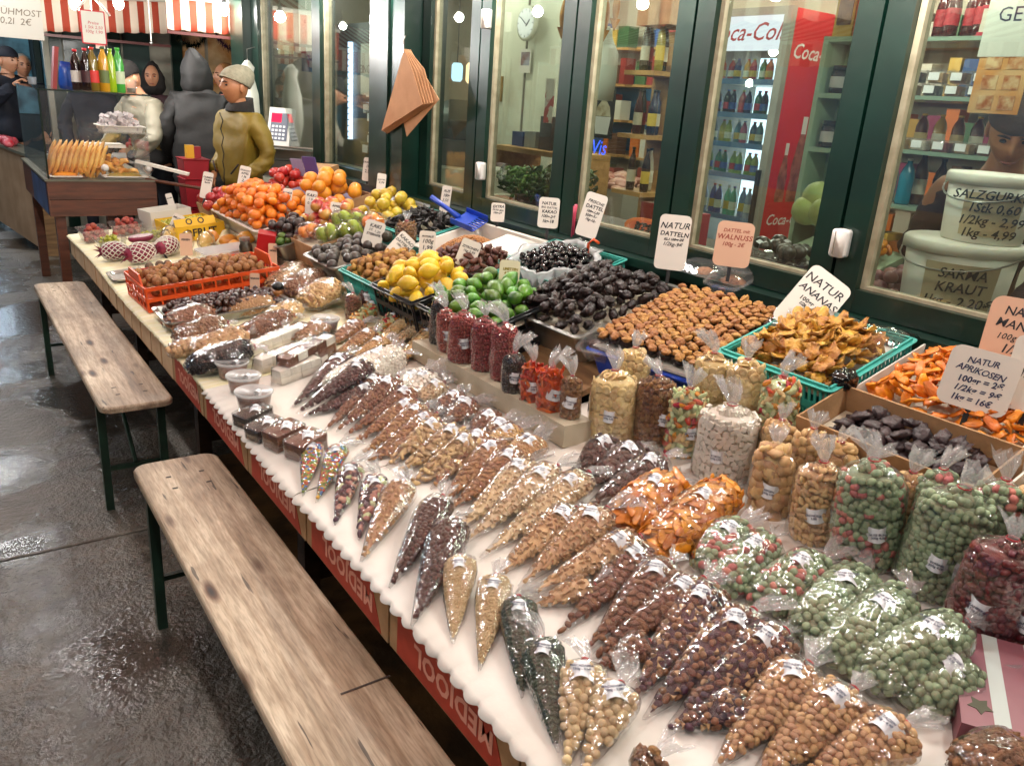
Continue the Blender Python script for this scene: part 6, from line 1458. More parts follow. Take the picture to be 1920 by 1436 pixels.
# white buckets with written labels
M_BUCK = mat('bucket_white', '#f0ebdf', rough=.4, sss=.15)
M_BLAB = mat('bucket_label', '#c9b795', rough=.6)
def bucket(P, r, h, text, label):
    t = thing('white_bucket', label, 'bucket', TR(*P), 'white buckets behind the glass')
    MB().lathe([(r * .86, 0), (r * .88, .004), (r * .98, h)], 32).build('bucket_wall', M_BUCK, t, True)
    MB().lathe([(r * 1.0, h * .88), (r * 1.05, h * .885), (r * 1.05, h + .004), (r * 1.0, h + .012), (.002, h + .012)], 32).build('lid', M_BUCK, t, True)
    yaw = math.degrees(math.atan2(-P[1], -P[0])) + 6
    M = Matrix.Rotation(R_(yaw), 4, 'Z')
    def cyl(u, v, k=1.0): a = (u - .5) * 1.35; rr = (r * (.9 + .07 * v) * 1.006 + .0008) * k; return (rr * math.cos(a), rr * math.sin(a), h * (.12 + .66 * v))
    lb = MB().sheet(14, 2, cyl).build('label', M_BLAB, t, True, M)
    lettering(text, h * .19, M_INK, lb, Matrix(((0, 0, 1, r * 1.015), (1, 0, 0, 0), (0, 1, 0, h * .46), (0, 0, 0, 1))), shear=.2, thick=.0006)
    MB().tube([(r * 1.06 * math.cos(a * .26 + 1.6), r * 1.06 * math.sin(a * .26 + 1.6), h * .9 - .05 * math.sin(a * .26)) for a in range(13)], .003, 6).build('handle', M_STEEL, t)
cb = (2.620, 1.194, 1.071)
bucket((2.62, 1.235, 1.065), .165, .22, 'SARMA\nKRAUT\n1kg - 2,20€', 'large white bucket labelled SARMA KRAUT at the bottom'); bucket((2.63, 1.195, 1.298), .128, .19, 'SALZGURKEN\n1Stk 0,60\n1/2kg - 2,99\n1kg - 4,99', 'white bucket labelled SALZGURKEN standing on the larger one')
t = thing('window_counter', 'dark counter running behind the shop windows', 'counter', TR(2.42, -1.0, 0)); MB().box(0, .55, 0, 4.9, 1.02, 1.06).build('top', mat('counter_dark', '#4d463c', '#3a342c', rough=.4, nscale=5), t); MB().box(.02, .5, .02, 4.88, 0, 1.019).build('front', M_DARKWOOD, t)
# fig crate, cabbages, papaya, herbs, packets on that counter
M = TR(2.56, 1.83, 1.062, rz=-8); t = thing('fig_crate', 'black card crate of wrapped figs with price stickers behind the glass', 'crate', M); carton_box(t, .24, .32, .07, mat('dark_violet_card', '#2a1622', rough=.5))
pile('wrapped_fig', [blob('wrapped_fig', (.03, .026, .026), mat('fig_skin', '#33302a', '#242119', rough=.3, nscale=18, coat=.4), 12, 9, .08)], M, .23, .3, .03, .06, .05, 2, 'dark wrapped fig in the black crate', 'fig', 'figs in the black crate', seed=41)
for k in range(6): tag(MB().box(-.01, .01, -.012, .012, 0, .001).build('price_sticker', M_LABEL, None, M=M @ TR(-.07 + .07 * (k % 3), -.08 + .15 * (k // 3), .112, rx=20, ry=-20)), 'small white sticker on the wrapped figs', 'sticker', 'stickers on the figs')
for i, (p, r) in enumerate([((2.750, 1.867, 1.338), .062), ((2.720, 1.889, 1.289), .055), ((2.700, 1.798, 1.293), .055)]):
    tag(MB().sphere((0, 0, 0), r, 18, 12, lambda p_: p_ * (1 + .06 * noise.noise(p_ * 5))).build('cabbage', mat('cabbage_green', '#9db35a', '#c3d08a', rough=.45, nscale=9, coat=.3), None, True, TR(*p)), 'round pale cabbage in film behind the window, ' + ['topmost', 'front', 'next to the mullion'][i], 'cabbage', 'cabbages behind the glass')
tag(MB().box(-.12, .14, -.2, .2, 0, .03).build('sloped_board', M_MINT, None, M=TR(2.72, 1.72, 1.12, ry=-14)), 'pale green sloped board carrying the cabbages', 'board')
pile('carrot_piece', [blob('carrot_piece', (.03, .014, .014), C_['mango'], 10, 7, .2)], TR(2.7, 1.60, 1.17, ry=-14), .2, .14, .0, .04, .028, 2, 'orange root piece behind the green mullion', 'vegetable', 'orange roots behind the mullion', seed=44)
pile('onion', [blob('onion', (.028, .028, .024), mat('onion_pink', '#8a5a62', '#a87a72', rough=.35, nscale=12, var=.2), 12, 8, .08)], TR(2.66, 1.45, 1.067), .24, .18, .0, .056, .05, 2, 'pink onion on the counter behind the buckets', 'onion', 'onions behind the glass', seed=45)
t = thing('papaya_half', 'orange half papaya with dark seeds behind the window', 'papaya', TR(*(2.450, 2.425, 1.135), rx=42, ry=8, rz=-52)); MB().sphere((0, 0, 0), (.12, .055, .05), 18, 12, lambda p: Vector((p[0], p[1] * (1 - .25 * p[0]), min(p[2], .02)))).build('peel', mat('papaya_skin', '#d0641a', rough=.4, coat=.3), t, True)
MB().prism([(.10 * math.cos(a * .314), .04 * math.sin(a * .314) * (1 - .25 * math.cos(a * .314))) for a in range(20)], .0015, .003).build('flesh', mat('papaya_flesh', '#c7511a', rough=.4), t)
rr = random.Random(9); scatter('seeds', [blob('seed', (.0055, .0045, .004), C_['raisin'], 6, 5)], [TR(rr.uniform(-.07, .07), rr.uniform(-.02, .02), .005) for k in range(110)], t, False)
rr = random.Random(3)
def herb(P, n, h, label, cols):
    t = thing('potted_herb', label, 'plant', TR(*P)); MB().lathe([(.05, 0), (.065, .09)], 16).build('pot', mat('pot_brown', '#5a3a26', rough=.7), t, True)
    mats = []
    for k in range(n):
        a = rr.uniform(0, 6.28); q = math.sqrt(rr.random()) * .15; z = .08 + rr.random() ** .7 * h
        mats.append(TR(q * math.cos(a), q * math.sin(a) * 1.3, z, rx=rr.uniform(-70, 70), ry=rr.uniform(-70, 70), rz=rr.uniform(0, 360)))
    o = scatter('leaves', [MB().prism([(-.02, 0), (-.006, .011), (.012, .008), (.024, 0), (.012, -.008), (-.006, -.011)], 0, .0008).mesh('leaf', mat(c, c, rough=.5, var=.2)) for c in cols], mats, t, False)
    for k in range(7): MB().tube([(0, 0, .08), (rr.uniform(-.08, .08), rr.uniform(-.1, .1), .08 + h * .8)], .002, 5).build('stem', mat('stem_green', '#4b6a24', rough=.6), t)
herb((2.50, 3.12, 1.062), 520, .17, 'bushy green potted herb behind the window near the door', ['#3d5a1c', '#2c4416', '#54722a']); herb((2.53, 3.42, 1.062), 330, .14, 'smaller green potted herb beside the bushy one', ['#55742a', '#3d5a1c', '#6b8a34'])
for i, (x, y, c, h) in enumerate([(2.62, 2.62, '#8a1f1a', .16), (2.64, 2.52, '#3a5a24', .15), (2.6, 2.44, '#5a7a34', .16), (2.66, 2.36, '#a83a4a', .15)]): cardbox((x, y, 1.062), .05, .07, h, mat('pk' + c, c, rough=.4), 'tall %s packet on the counter behind the papaya' % ['dark red', 'dark green', 'light green', 'pink'][i], name='goods_packet', group='packets behind the papaya')

# behind the fourth and fifth windows
M_WDOOR = mat('white_door', '#cfcfbb', '#c4c4ae', rough=.5, nscale=4)
t = thing('white_door', 'pale white interior door panel under the clock', 'door', TR(3.62, 4.66, 0)); MB().box(0, .05, 0, .82, 0, 2.4).build('leaf', M_WDOOR, t); MB().box(-.012, -.0005, .38, .39, .05, 2.35).build('groove', M_TAPE, t); MB().tube([(-.03, .72, 1.28), (-.045, .72, 1.32), (-.045, .72, 1.46), (-.03, .72, 1.5)], .009, 7).build('handle', M_STEEL, t, True); MB().box(-.012, -.0005, .66, .69, 1.6, 1.78).build('closer_plate', mat('brass', '#9a7a3a', rough=.4, metal=.6), t)
t = thing('wall_clock', 'round white wall clock above the door', 'clock', TR(*(3.560, 4.958, 2.126)) @ Matrix(((0, 0, -1, 0), (-1, 0, 0, 0), (0, 1, 0, 0), (0, 0, 0, 1)))); MB().lathe([(.1, 0), (.115, .005), (.115, .025), (.1, .03)], 28).build('case', M_WDOOR, t, True); MB().lathe([(.095, .03), (.095, .032)], 28).build('dial', M_LABEL, t); MB().bbox(.02, .022, .034, .008, .06, .002, Matrix.Rotation(R_(-45), 4, 'Z')).build('hour_hand', M_BLACK, t); MB().bbox(0, .03, .036, .005, .08, .002, Matrix.Rotation(R_(55), 4, 'Z')).build('minute_hand', M_BLACK, t)
for k in range(12): MB().bbox(0, .085, .033, .004, .012, .002, Matrix.Rotation(R_(30 * k), 4, 'Z')).build('hour_mark', M_BLACK, t)
t = thing('wall_picture', 'small landscape picture on the white door', 'picture', TR(*(3.600, 5.021, 1.886))); MB().box(-.006, 0, -.06, .06, -.08, .08).build('frame', M_WCARD, t); MB().box(-.0075, -.0062, -.052, .052, -.03, .06).build('print', mat('landscape', '#6b3a24', '#8f8f9a', rough=.6, nscale=9), t)
t = thing('pine_cabinet', 'low pine cabinet with open shelf behind the herbs', 'cabinet', TR(3.1, 3.9, 0))
MB().box(0, .4, 0, .75, 1.30, 1.33).build('top', M_PINE, t); MB().box(0, .4, 0, .03, 0, 1.299).build('side', M_PINE, t); MB().box(0, .4, .72, .75, 0, 1.299).build('side', M_PINE, t); MB().box(0, .4, .031, .719, 1.02, 1.04).build('shelf', M_PINE, t); MB().box(.38, .4, .031, .719, 0, 1.0).build('back', M_PINE, t)
for i, (y, c, h) in enumerate([(4.0, '#2f4a44', .14), (4.2, '#3a2a20', .2), (4.36, '#8a8f8a', .1), (4.5, '#2a3f7a', .09)]): cardbox((3.25, y, 1.332), .1, .12, h, mat('cab' + c, c, rough=.5), ['dark green', 'dark brown', 'grey', 'blue'][i] + ' box on the pine cabinet', name='goods_box')
def sheetposter(P, w, h, m, label, text=None, ts=.03, tm=None, name='paper_notice'):
    t = thing(name, label, 'notice', TR(*P)); MB().box(-.001, .001, -w / 2, w / 2, -h / 2, h / 2).build('sheet', m, t)
    if text: lettering(text, ts, tm or M_INK, t, Matrix(((0, 0, -1, -.0016), (-1, 0, 0, 0), (0, 1, 0, 0), (0, 0, 0, 1))))
    return t
M_NOTE = mat('notice_paper', '#cfd0c6', rough=.7)
sheetposter((2.322, 4.891, 1.731), .27, .30, M_NOTE, 'white paper reading EINGANG behind the glass', 'EINGANG', .068); sheetposter((2.322, 4.675, 1.682), .13, .30, M_NOTE, 'white paper with the letter G beside the pillar', 'G', .11)
sheetposter((2.322, 6.359, 1.975), .34, .30, mat('notice_beige', '#b9ab8c', '#a39470', rough=.7, nscale=8), 'beige menu sheet taped high in the left window', 'MENÜ\nTagesangebot', .05, M_NRED); sheetposter((2.322, 5.960, 2.043), .24, .4, M_NOTE, 'white sheet taped high beside the beige one', 'x', .05)
sheetposter((2.322, 1.107, 1.900), .15, .20, M_NOTE, 'white poster reading GEV at the upper frame edge', 'GEV', .05, M_INKB)
o = sheetposter((2.324, 1.110, 1.770), .13, .22, mat('orange_poster', '#cf8a3e', '#d9b07a', rough=.6, nscale=9), 'orange poster with rows of small pictures above the buckets', None)
for k in range(8): MB().box(-.0022, -.0012, -.05 + .055 * (k % 2), -.01 + .055 * (k % 2), -.1 + .05 * (k // 2), -.065 + .05 * (k // 2)).build('small_picture', mat('small_pic', '#a85a1a', '#e0c090', rough=.6, nscale=40), o)
t = sheetposter((3.200, 4.185, 1.624), .09, .26, mat('red_white_poster', '#c4b8a8', '#a8362c', rough=.6, nscale=14, contrast=(.52, .56)), 'red and white poster beside the white door', 'NEVI', .03, M_NRED)
t = thing('dessert_poster', 'black poster showing a dessert cup with a white swirl', 'poster', TR(*(3.000, 3.435, 1.582))); MB().box(-.004, 0, -.085, .085, -.13, .13).build('board', M_BLACK, t)
Pq = Matrix(((0, 0, -1, -.0042), (-1, 0, 0, 0), (0, 1, 0, 0), (0, 0, 0, 1)))
MB().prism([(-.05, -.11), (.05, -.11), (.065, -.02), (-.065, -.02)], 0, .0008, Pq).build('cup_print', M_WSCR, t); MB().prism([(-.062, -.018), (.062, -.018), (.05, .03), (.02, .06), (.0, .11), (-.02, .06), (-.05, .03)], 0, .0008, Pq).build('swirl_print', mat('swirl', '#c9bda0', '#a08a68', rough=.5, nscale=30), t)
lettering('Vis', .11, glow('neon_blue', '#3a5cff', 3.0), None, TR(*(3.100, 3.565, 1.392)) @ Matrix(((0, 0, -1, 0), (-1, 0, 0, 0), (0, 1, 0, 0), (0, 0, 0, 1))), name='neon_sign', shear=.2); tag(bpy.data.objects['neon_sign'], 'small glowing blue neon sign behind the window', 'neon sign')
tag(MB().box(5.36, 5.395, 3.6, 7.2, 1.25, 1.9).build('blue_wall_hanging', mat('blue_wall', '#1f5f86', rough=.6)), 'blue sheet hung on the rear shop wall', 'wall hanging')
def hanging(P, l, r, label):
    t = thing('dried_fish', label, 'dried fish', TR(*P), 'dried fish hanging in the window'); MB().sphere((0, 0, 0), (r, r * .5, l), 12, 10, lambda p: Vector((p[0] * (1 - .5 * max(0, p[2])), p[1], p[2] * (1 + .1 * noise.noise(p * 3))))).build('body', mat('dried_fish', '#a87432', '#7f5220', rough=.5, nscale=14), t, True); MB().prism([(0, 0), (.03, .05), (-.03, .05)], -.002, .002, Matrix.Translation((0, 0, -l - .04)) @ Matrix.Rotation(R_(90), 4, 'X')).build('tail', mat('dried_fish', '#a87432'), t); MB().tube([(0, 0, l), (0, 0, 2.6 - P[2])], .002, 5).build('string', M_WSCR, t)
hanging((2.500, 3.216, 2.000), .065, .02, 'dried fish hanging beside the white door'); hanging((2.520, 2.938, 1.996), .075, .022, 'dried fish hanging over the white bag'); hanging((2.550, 2.908, 2.032), .065, .02, 'smaller dried fish hanging behind the first')
t = thing('hanging_bags', 'bunch of white carrier bags hanging behind the window', 'plastic bag', TR(*(2.620, 3.035, 1.798))); MB().loft([[(x * .06 * q + .004 * math.sin(9 * z), y * .03 * q, z) for x, y in ((-1, -1), (1, -1), (1.1, 0), (1, 1), (-1, 1), (-1.1, 0))] for z, q in ((-.16, .95), (-.05, 1.05), (.05, .95), (.1, .5), (.16, .15))]).build('bags', mat('bag_white', '#cfd2c4', rough=.5), t, True)
t = thing('reflection_counter', 'made-up counter with pink pieces in place of reflected vegetables', 'counter', TR(3.5, 3.75, 0)); MB().box(0, .6, 0, .95, 0, 1.12).build('base', M_FRAME, t)  # made-up counter; its pink pieces imitate vegetables mirrored in the glass
pile('reflected_piece', [blob('reflected_piece', (.06, .045, .02), mat('reflection_pink', '#a86a5a', '#c99a86', rough=.4, nscale=20, var=.2), 12, 8, .2)], TR(3.75, 4.22, 1.121), .5, .9, 0, .1, .035, 2, 'pink piece standing in for a reflected vegetable', 'pink piece', 'pink pieces standing in for reflections', seed=47)
# slicer and lanterns behind the door, LED edge and boxes behind the window beside the pillar
t = thing('meat_slicer', 'grey meat slicer with a round guard behind the door', 'slicer', TR(*(2.780, 4.564, 1.354)) @ Matrix.Rotation(R_(-60), 4, 'Z')); Mx = Matrix(((1, 0, 0, 0), (0, 0, -1, 0), (0, 1, 0, 0), (0, 0, 0, 1)))
MB().prism([(.24 * math.cos(R_(a)), .24 * math.sin(R_(a))) for a in range(0, 181, 12)], -.04, .04, Mx).build('guard', mat('cast_grey', '#5a5f5a', rough=.4, metal=.4), t, True); MB().box(-.22, .22, -.1, .1, -.16, -.002).build('base', mat('cast_grey', '#5a5f5a'), t); MB().box(.02, .2, -.16, -.045, .12, .24).build('pusher', M_FRAME, t)
MB().box(-.3, .3, -.25, .25, -.9, -.162).build('stand', M_WDOOR, t)
for i, p in enumerate([(3.300, 5.745, 1.780), (3.300, 5.259, 1.778), (3.600, 5.965, 1.800)]):
    t = thing('lantern', 'lit warm lantern deep in the shop, ' + ['nearest the pillar', 'nearest the white door', 'bluish one between'][i], 'lamp', TR(*p), 'lanterns in the shop'); MB().lathe([(.03, -.07), (.045, -.05), (.045, .05), (.03, .07)], 14).build('shade', glow('lantern_glow%d' % i, ['#ffd9a0', '#ffd9a0', '#a8d8f0'][i], 3), t, True); MB().tube([(0, 0, .07), (0, 0, 2.6 - p[2])], .003, 5).build('cord', M_BLACK, t)
t = thing('cold_cabinet', 'cold cabinet with a bright blue white light edge', 'fridge', TR(*(2.700, 6.047, 1.524))); MB().box(.03, .5, -.3, .3, -1.4, .55).build('body', mat('cabinet_dark', '#2a3338', rough=.35), t); MB().box(.0, .029, .0, .03, -.28, .42).build('light_edge', glow('led_edge', '#bcd8ff', 5), t)
for k in range(16): MB().box(-.002, -.0005, .0, .03, -.27 + k * .043, -.262 + k * .043).build('led_gap', M_BLACK, t)
for i, p in enumerate([(2.550, 5.218, 1.564), (2.550, 5.196, 1.404), (2.550, 5.191, 1.264), (2.600, 5.367, 1.456), (2.500, 5.161, 1.202)]):
    t = thing('plastic_box', 'clear lidded food box, %s in the stack by the pillar' % ordn(i), 'plastic box', TR(*p), 'food boxes by the pillar'); basin(t, .16, .18, .08, M_CLEAR, .012, .02, .001, .004); MB().prism(rrect(.14, .16, .02), .003, .05).build('contents', [C_['white'], C_['hazel'], C_['tan']][i % 3], t); MB().box(-.083, -.0815, -.04, .04, .01, .06).build('label', M_LABEL, t)
t = thing('display_counter', 'pale counter behind the windows beyond the pillar', 'counter', TR(0, 0, 0)); MB().box(2.42, 3.0, 4.2, 7.2, 1.0, 1.05).build('top', M_WDOOR, t); MB().box(2.5, 2.95, 4.22, 7.18, .0, .999).build('base', M_WDOOR, t)
# crowded racks along the rear wall
rr = random.Random(12)
for i, (y0, y1) in enumerate([(4.3, 5.5), (5.6, 7.1), (2.2, 3.3)]):
    t = thing('goods_rack', 'crowded rear rack of packets, ' + ['seen past the drinks fridge', 'in the far shop corner', 'behind the mint shelf'][i], 'rack', TR(5.1, y0, 0))
    for z in (.9, 1.2, 1.5, 1.8, 2.1): MB().box(0, .28, 0, y1 - y0, z, z + .02).build('board', M_PINE, t)
    for y in (0, y1 - y0 - .02): MB().box(.24, .28, y, y + .02, 0, 2.35).build('upright', M_FRAME, t)
    for z in (.9205, 1.2205, 1.5205, 1.8205, 2.1205):
        y = y0 + .06
        while y < y1 - .08:
            w = rr.uniform(.06, .15); c = rr.choice(['#8a2a22', '#c9a24a', '#2a4a7a', '#d9d2c0', '#3a5a34', '#c4661e', '#5a3a26', '#b8b0a0', '#7a2a4a', '#a8843a'])
            cardbox((5.2, y + w / 2, z), .12, w * .92, rr.uniform(.1, .24), mat('rk' + c, c, rough=.45), 'grocery packet on the crowded rear rack', group='packets on the rear racks', name='goods_packet', cat='packet'); y += w + .008
t = thing('hanging_apron', 'long white apron hanging in the left window', 'apron', TR(*(2.800, 7.633, 1.562))); MB().sheet(12, 8, lambda u, v: (.03 * math.sin(u * 14) * v, (u - .5) * (.12 + .22 * v), .3 - .7 * v)).build('cloth', mat('apron_white', '#c4c8b4', rough=.8), t, True).modifiers.new('t', 'SOLIDIFY').thickness = .003
for i, p in enumerate([(2.900, 7.426, 1.643), (2.700, 6.875, 1.724), (2.900, 7.556, 1.384)]): cardbox(p, .06, .14, .18, mat('dk%d' % i, ['#5a2a22', '#2a3a6a', '#b9b4a2'][i], rough=.5), ['dark red', 'blue', 'pale'][i] + ' packet in the left window', name='goods_packet')

# brown paper bags hanging at the pillar
M_KRAFT = mat('kraft_paper', '#b9895f', '#ad7d53', rough=.75, nscale=10, bump=.08, bscale=60)
t = thing('paper_bag_bundle', 'bundle of brown paper bags hanging from a hook on the green pillar', 'paper bags', TR(2.12, 4.35, 1.6))
def kr(pts, m, x, name='bag'):
    P = [Vector((2.12 + x, q[1], q[2])) - Vector((2.12, 4.35, 1.6)) for q in pts]
    MB().loft([[p for p in P], [p + Vector((.003, 0, 0)) for p in P]]).build(name, m, t)
A_, B2, C2, D2 = (2.120, 4.057, 1.826), (2.120, 4.312, 1.394), (2.120, 3.843, 1.559), (2.120, 3.944, 1.702)
for k in range(5):
    s = k * .012
    kr([A_, (B2[0], B2[1] - s * .4, B2[2] + .004 - s * .3), (C2[0], C2[1] - s * 1.4, C2[2] + s * .25), (D2[0], D2[1] - s * 1.3, D2[2] + s * .6)], M_KRAFT, .006 * k)
kr([A_, (2.120, 4.153, 1.535), (2.120, 4.071, 1.385), (2.120, 3.735, 1.589), (2.120, 3.863, 1.683)], M_KRAFT, .034)
MB().tube([tuple(Vector((2.120, 4.062, 1.816)) - Vector((2.12, 4.35, 1.6))), tuple(Vector((2.130, 4.084, 1.869)) - Vector((2.12, 4.35, 1.6))), tuple(Vector((2.150, 4.106, 1.892)) - Vector((2.12, 4.35, 1.6)))], .004, 6).build('hook', M_STEEL, t)

# ------------------------------------------------------------------ people
WORK = bpy.data.scenes.new('skin_work')
def skinned(nodes, edges, sub=2, name='skin'):
    """Continuous tapering surface grown round a skeleton of joints (position, radius or (rx, ry))."""
    keys = list(nodes); me = bpy.data.meshes.new(name)
    me.from_pydata([nodes[k][0] for k in keys], [(keys.index(a), keys.index(b)) for a, b in edges], [])
    ob = bpy.data.objects.new(name, me); WORK.collection.objects.link(ob)
    ob.modifiers.new('skin', 'SKIN'); sm = ob.modifiers.new('sub', 'SUBSURF'); sm.levels = sub; sm.render_levels = sub
    if not me.skin_vertices: me.skin_vertices.new() if hasattr(me.skin_vertices, 'new') else None
    for i, k in enumerate(keys):
        r = nodes[k][1]; me.skin_vertices[0].data[i].radius = r if isinstance(r, tuple) else (r, r)
        me.skin_vertices[0].data[i].use_root = (i == 0)
    with bpy.context.temp_override(scene=WORK, view_layer=WORK.view_layers[0]): dg = bpy.context.evaluated_depsgraph_get(); dg.update()
    ev = ob.evaluated_get(dg); out = bpy.data.meshes.new_from_object(ev)
    vs = [tuple(v.co) for v in out.vertices]; fs = [tuple(p.vertices) for p in out.polygons]
    bpy.data.objects.remove(ob); bpy.data.meshes.remove(out)
    return vs, fs
def g2(a, b, s): return math.exp(-((a - b) / s) ** 2)
def head_mesh(mb, c, s=1.0, M=None):
    """Head facing -y: brow, sockets, nose, lips, chin, ears."""
    k0 = len(mb.v)
    def f(p):
        x, y, z = p
        k = 1 - .28 * max(0, -z) ** 1.3          # jaw narrows
        X = x * .074 * k; Y = y * .096 * (1 - .10 * max(0, -z)); Z = z * .118
        if y < 0:
            w = -y
            Y -= w * (.024 * g2(x, 0, .17) * g2(z, -.12, .17) + .012 * g2(x, 0, .13) * g2(z, .08, .16))      # nose
            Y += w * .012 * (g2(x, .42, .2) + g2(x, -.42, .2)) * g2(z, .1, .13)                              # eye sockets
            Y -= w * .006 * g2(z, .28, .12) * g2(x, 0, .6)                                                   # brow
            Y -= w * (.009 * g2(z, -.42, .06) + .009 * g2(z, -.54, .06)) * g2(x, 0, .28)                     # lips
            Y -= w * .010 * g2(z, -.82, .16) * g2(x, 0, .35)                                                 # chin
        return Vector((X, Y, Z)) * s
    loops = []; nu, nv = 32, 26
    for i in range(nv + 1):
        ph = math.pi * i / nv; sp = max(math.sin(ph), .02)
        loops.append([f(Vector((sp * math.cos(2 * math.pi * j / nu), sp * math.sin(2 * math.pi * j / nu), -math.cos(ph)))) for j in range(nu)])
    mb.loft(loops)
    for sx in (-1, 1): mb.sphere((sx * .075 * s, .012 * s, -.005 * s), (.011 * s, .02 * s, .032 * s), 10, 8)
    T = Matrix.Translation(c) @ (M or Matrix())
    for i in range(k0, len(mb.v)): mb.v[i] = tuple(T @ Vector(mb.v[i]))
def hand_into(mb, W, D, U, s=1.0, curl=.5):
    """Palm, four unequal bent fingers and a thumb, at wrist W pointing along D with the back of the hand towards U."""
    D = Vector(D).normalized(); U = Vector(U); U = (U - D * U.dot(D)).normalized(); S = D.cross(U); W = Vector(W)
    P = lambda a, b, c: tuple(W + (D * a + S * b + U * c) * s)
    n = {'w': (P(0, 0, 0), .022 * s), 'p': (P(.05, 0, 0), (.034 * s, .017 * s)), 'q': (P(.085, 0, -.004), (.036 * s, .014 * s))}
    vs, fs = skinned(n, [('w', 'p'), ('p', 'q')], 2); mb.add(vs, fs)
    for b, l in ((-.028, .062), (-.009, .074), (.011, .07), (.029, .055)):
        c = curl
        n = {'a': (P(.075, b, -.003), .0095 * s), 'b': (P(.09 + l * .4 * (1 - c * .3), b * 1.05, -.004 - c * l * .25), .0088 * s), 'c': (P(.09 + l * .65 * (1 - c * .6), b * 1.05, -.006 - c * l * .62), .008 * s), 'd': (P(.09 + l * .75 * (1 - c), b * 1.02, -.01 - c * l * .95), .0068 * s)}
        vs, fs = skinned(n, [('a', 'b'), ('b', 'c'), ('c', 'd')], 1); mb.add(vs, fs)
    n = {'a': (P(.025, .026, -.004), .0115 * s), 'b': (P(.05, .048, -.016), .0105 * s), 'c': (P(.075, .052, -.034), .0085 * s)}
    vs, fs = skinned(n, [('a', 'b'), ('b', 'c')], 1); mb.add(vs, fs)

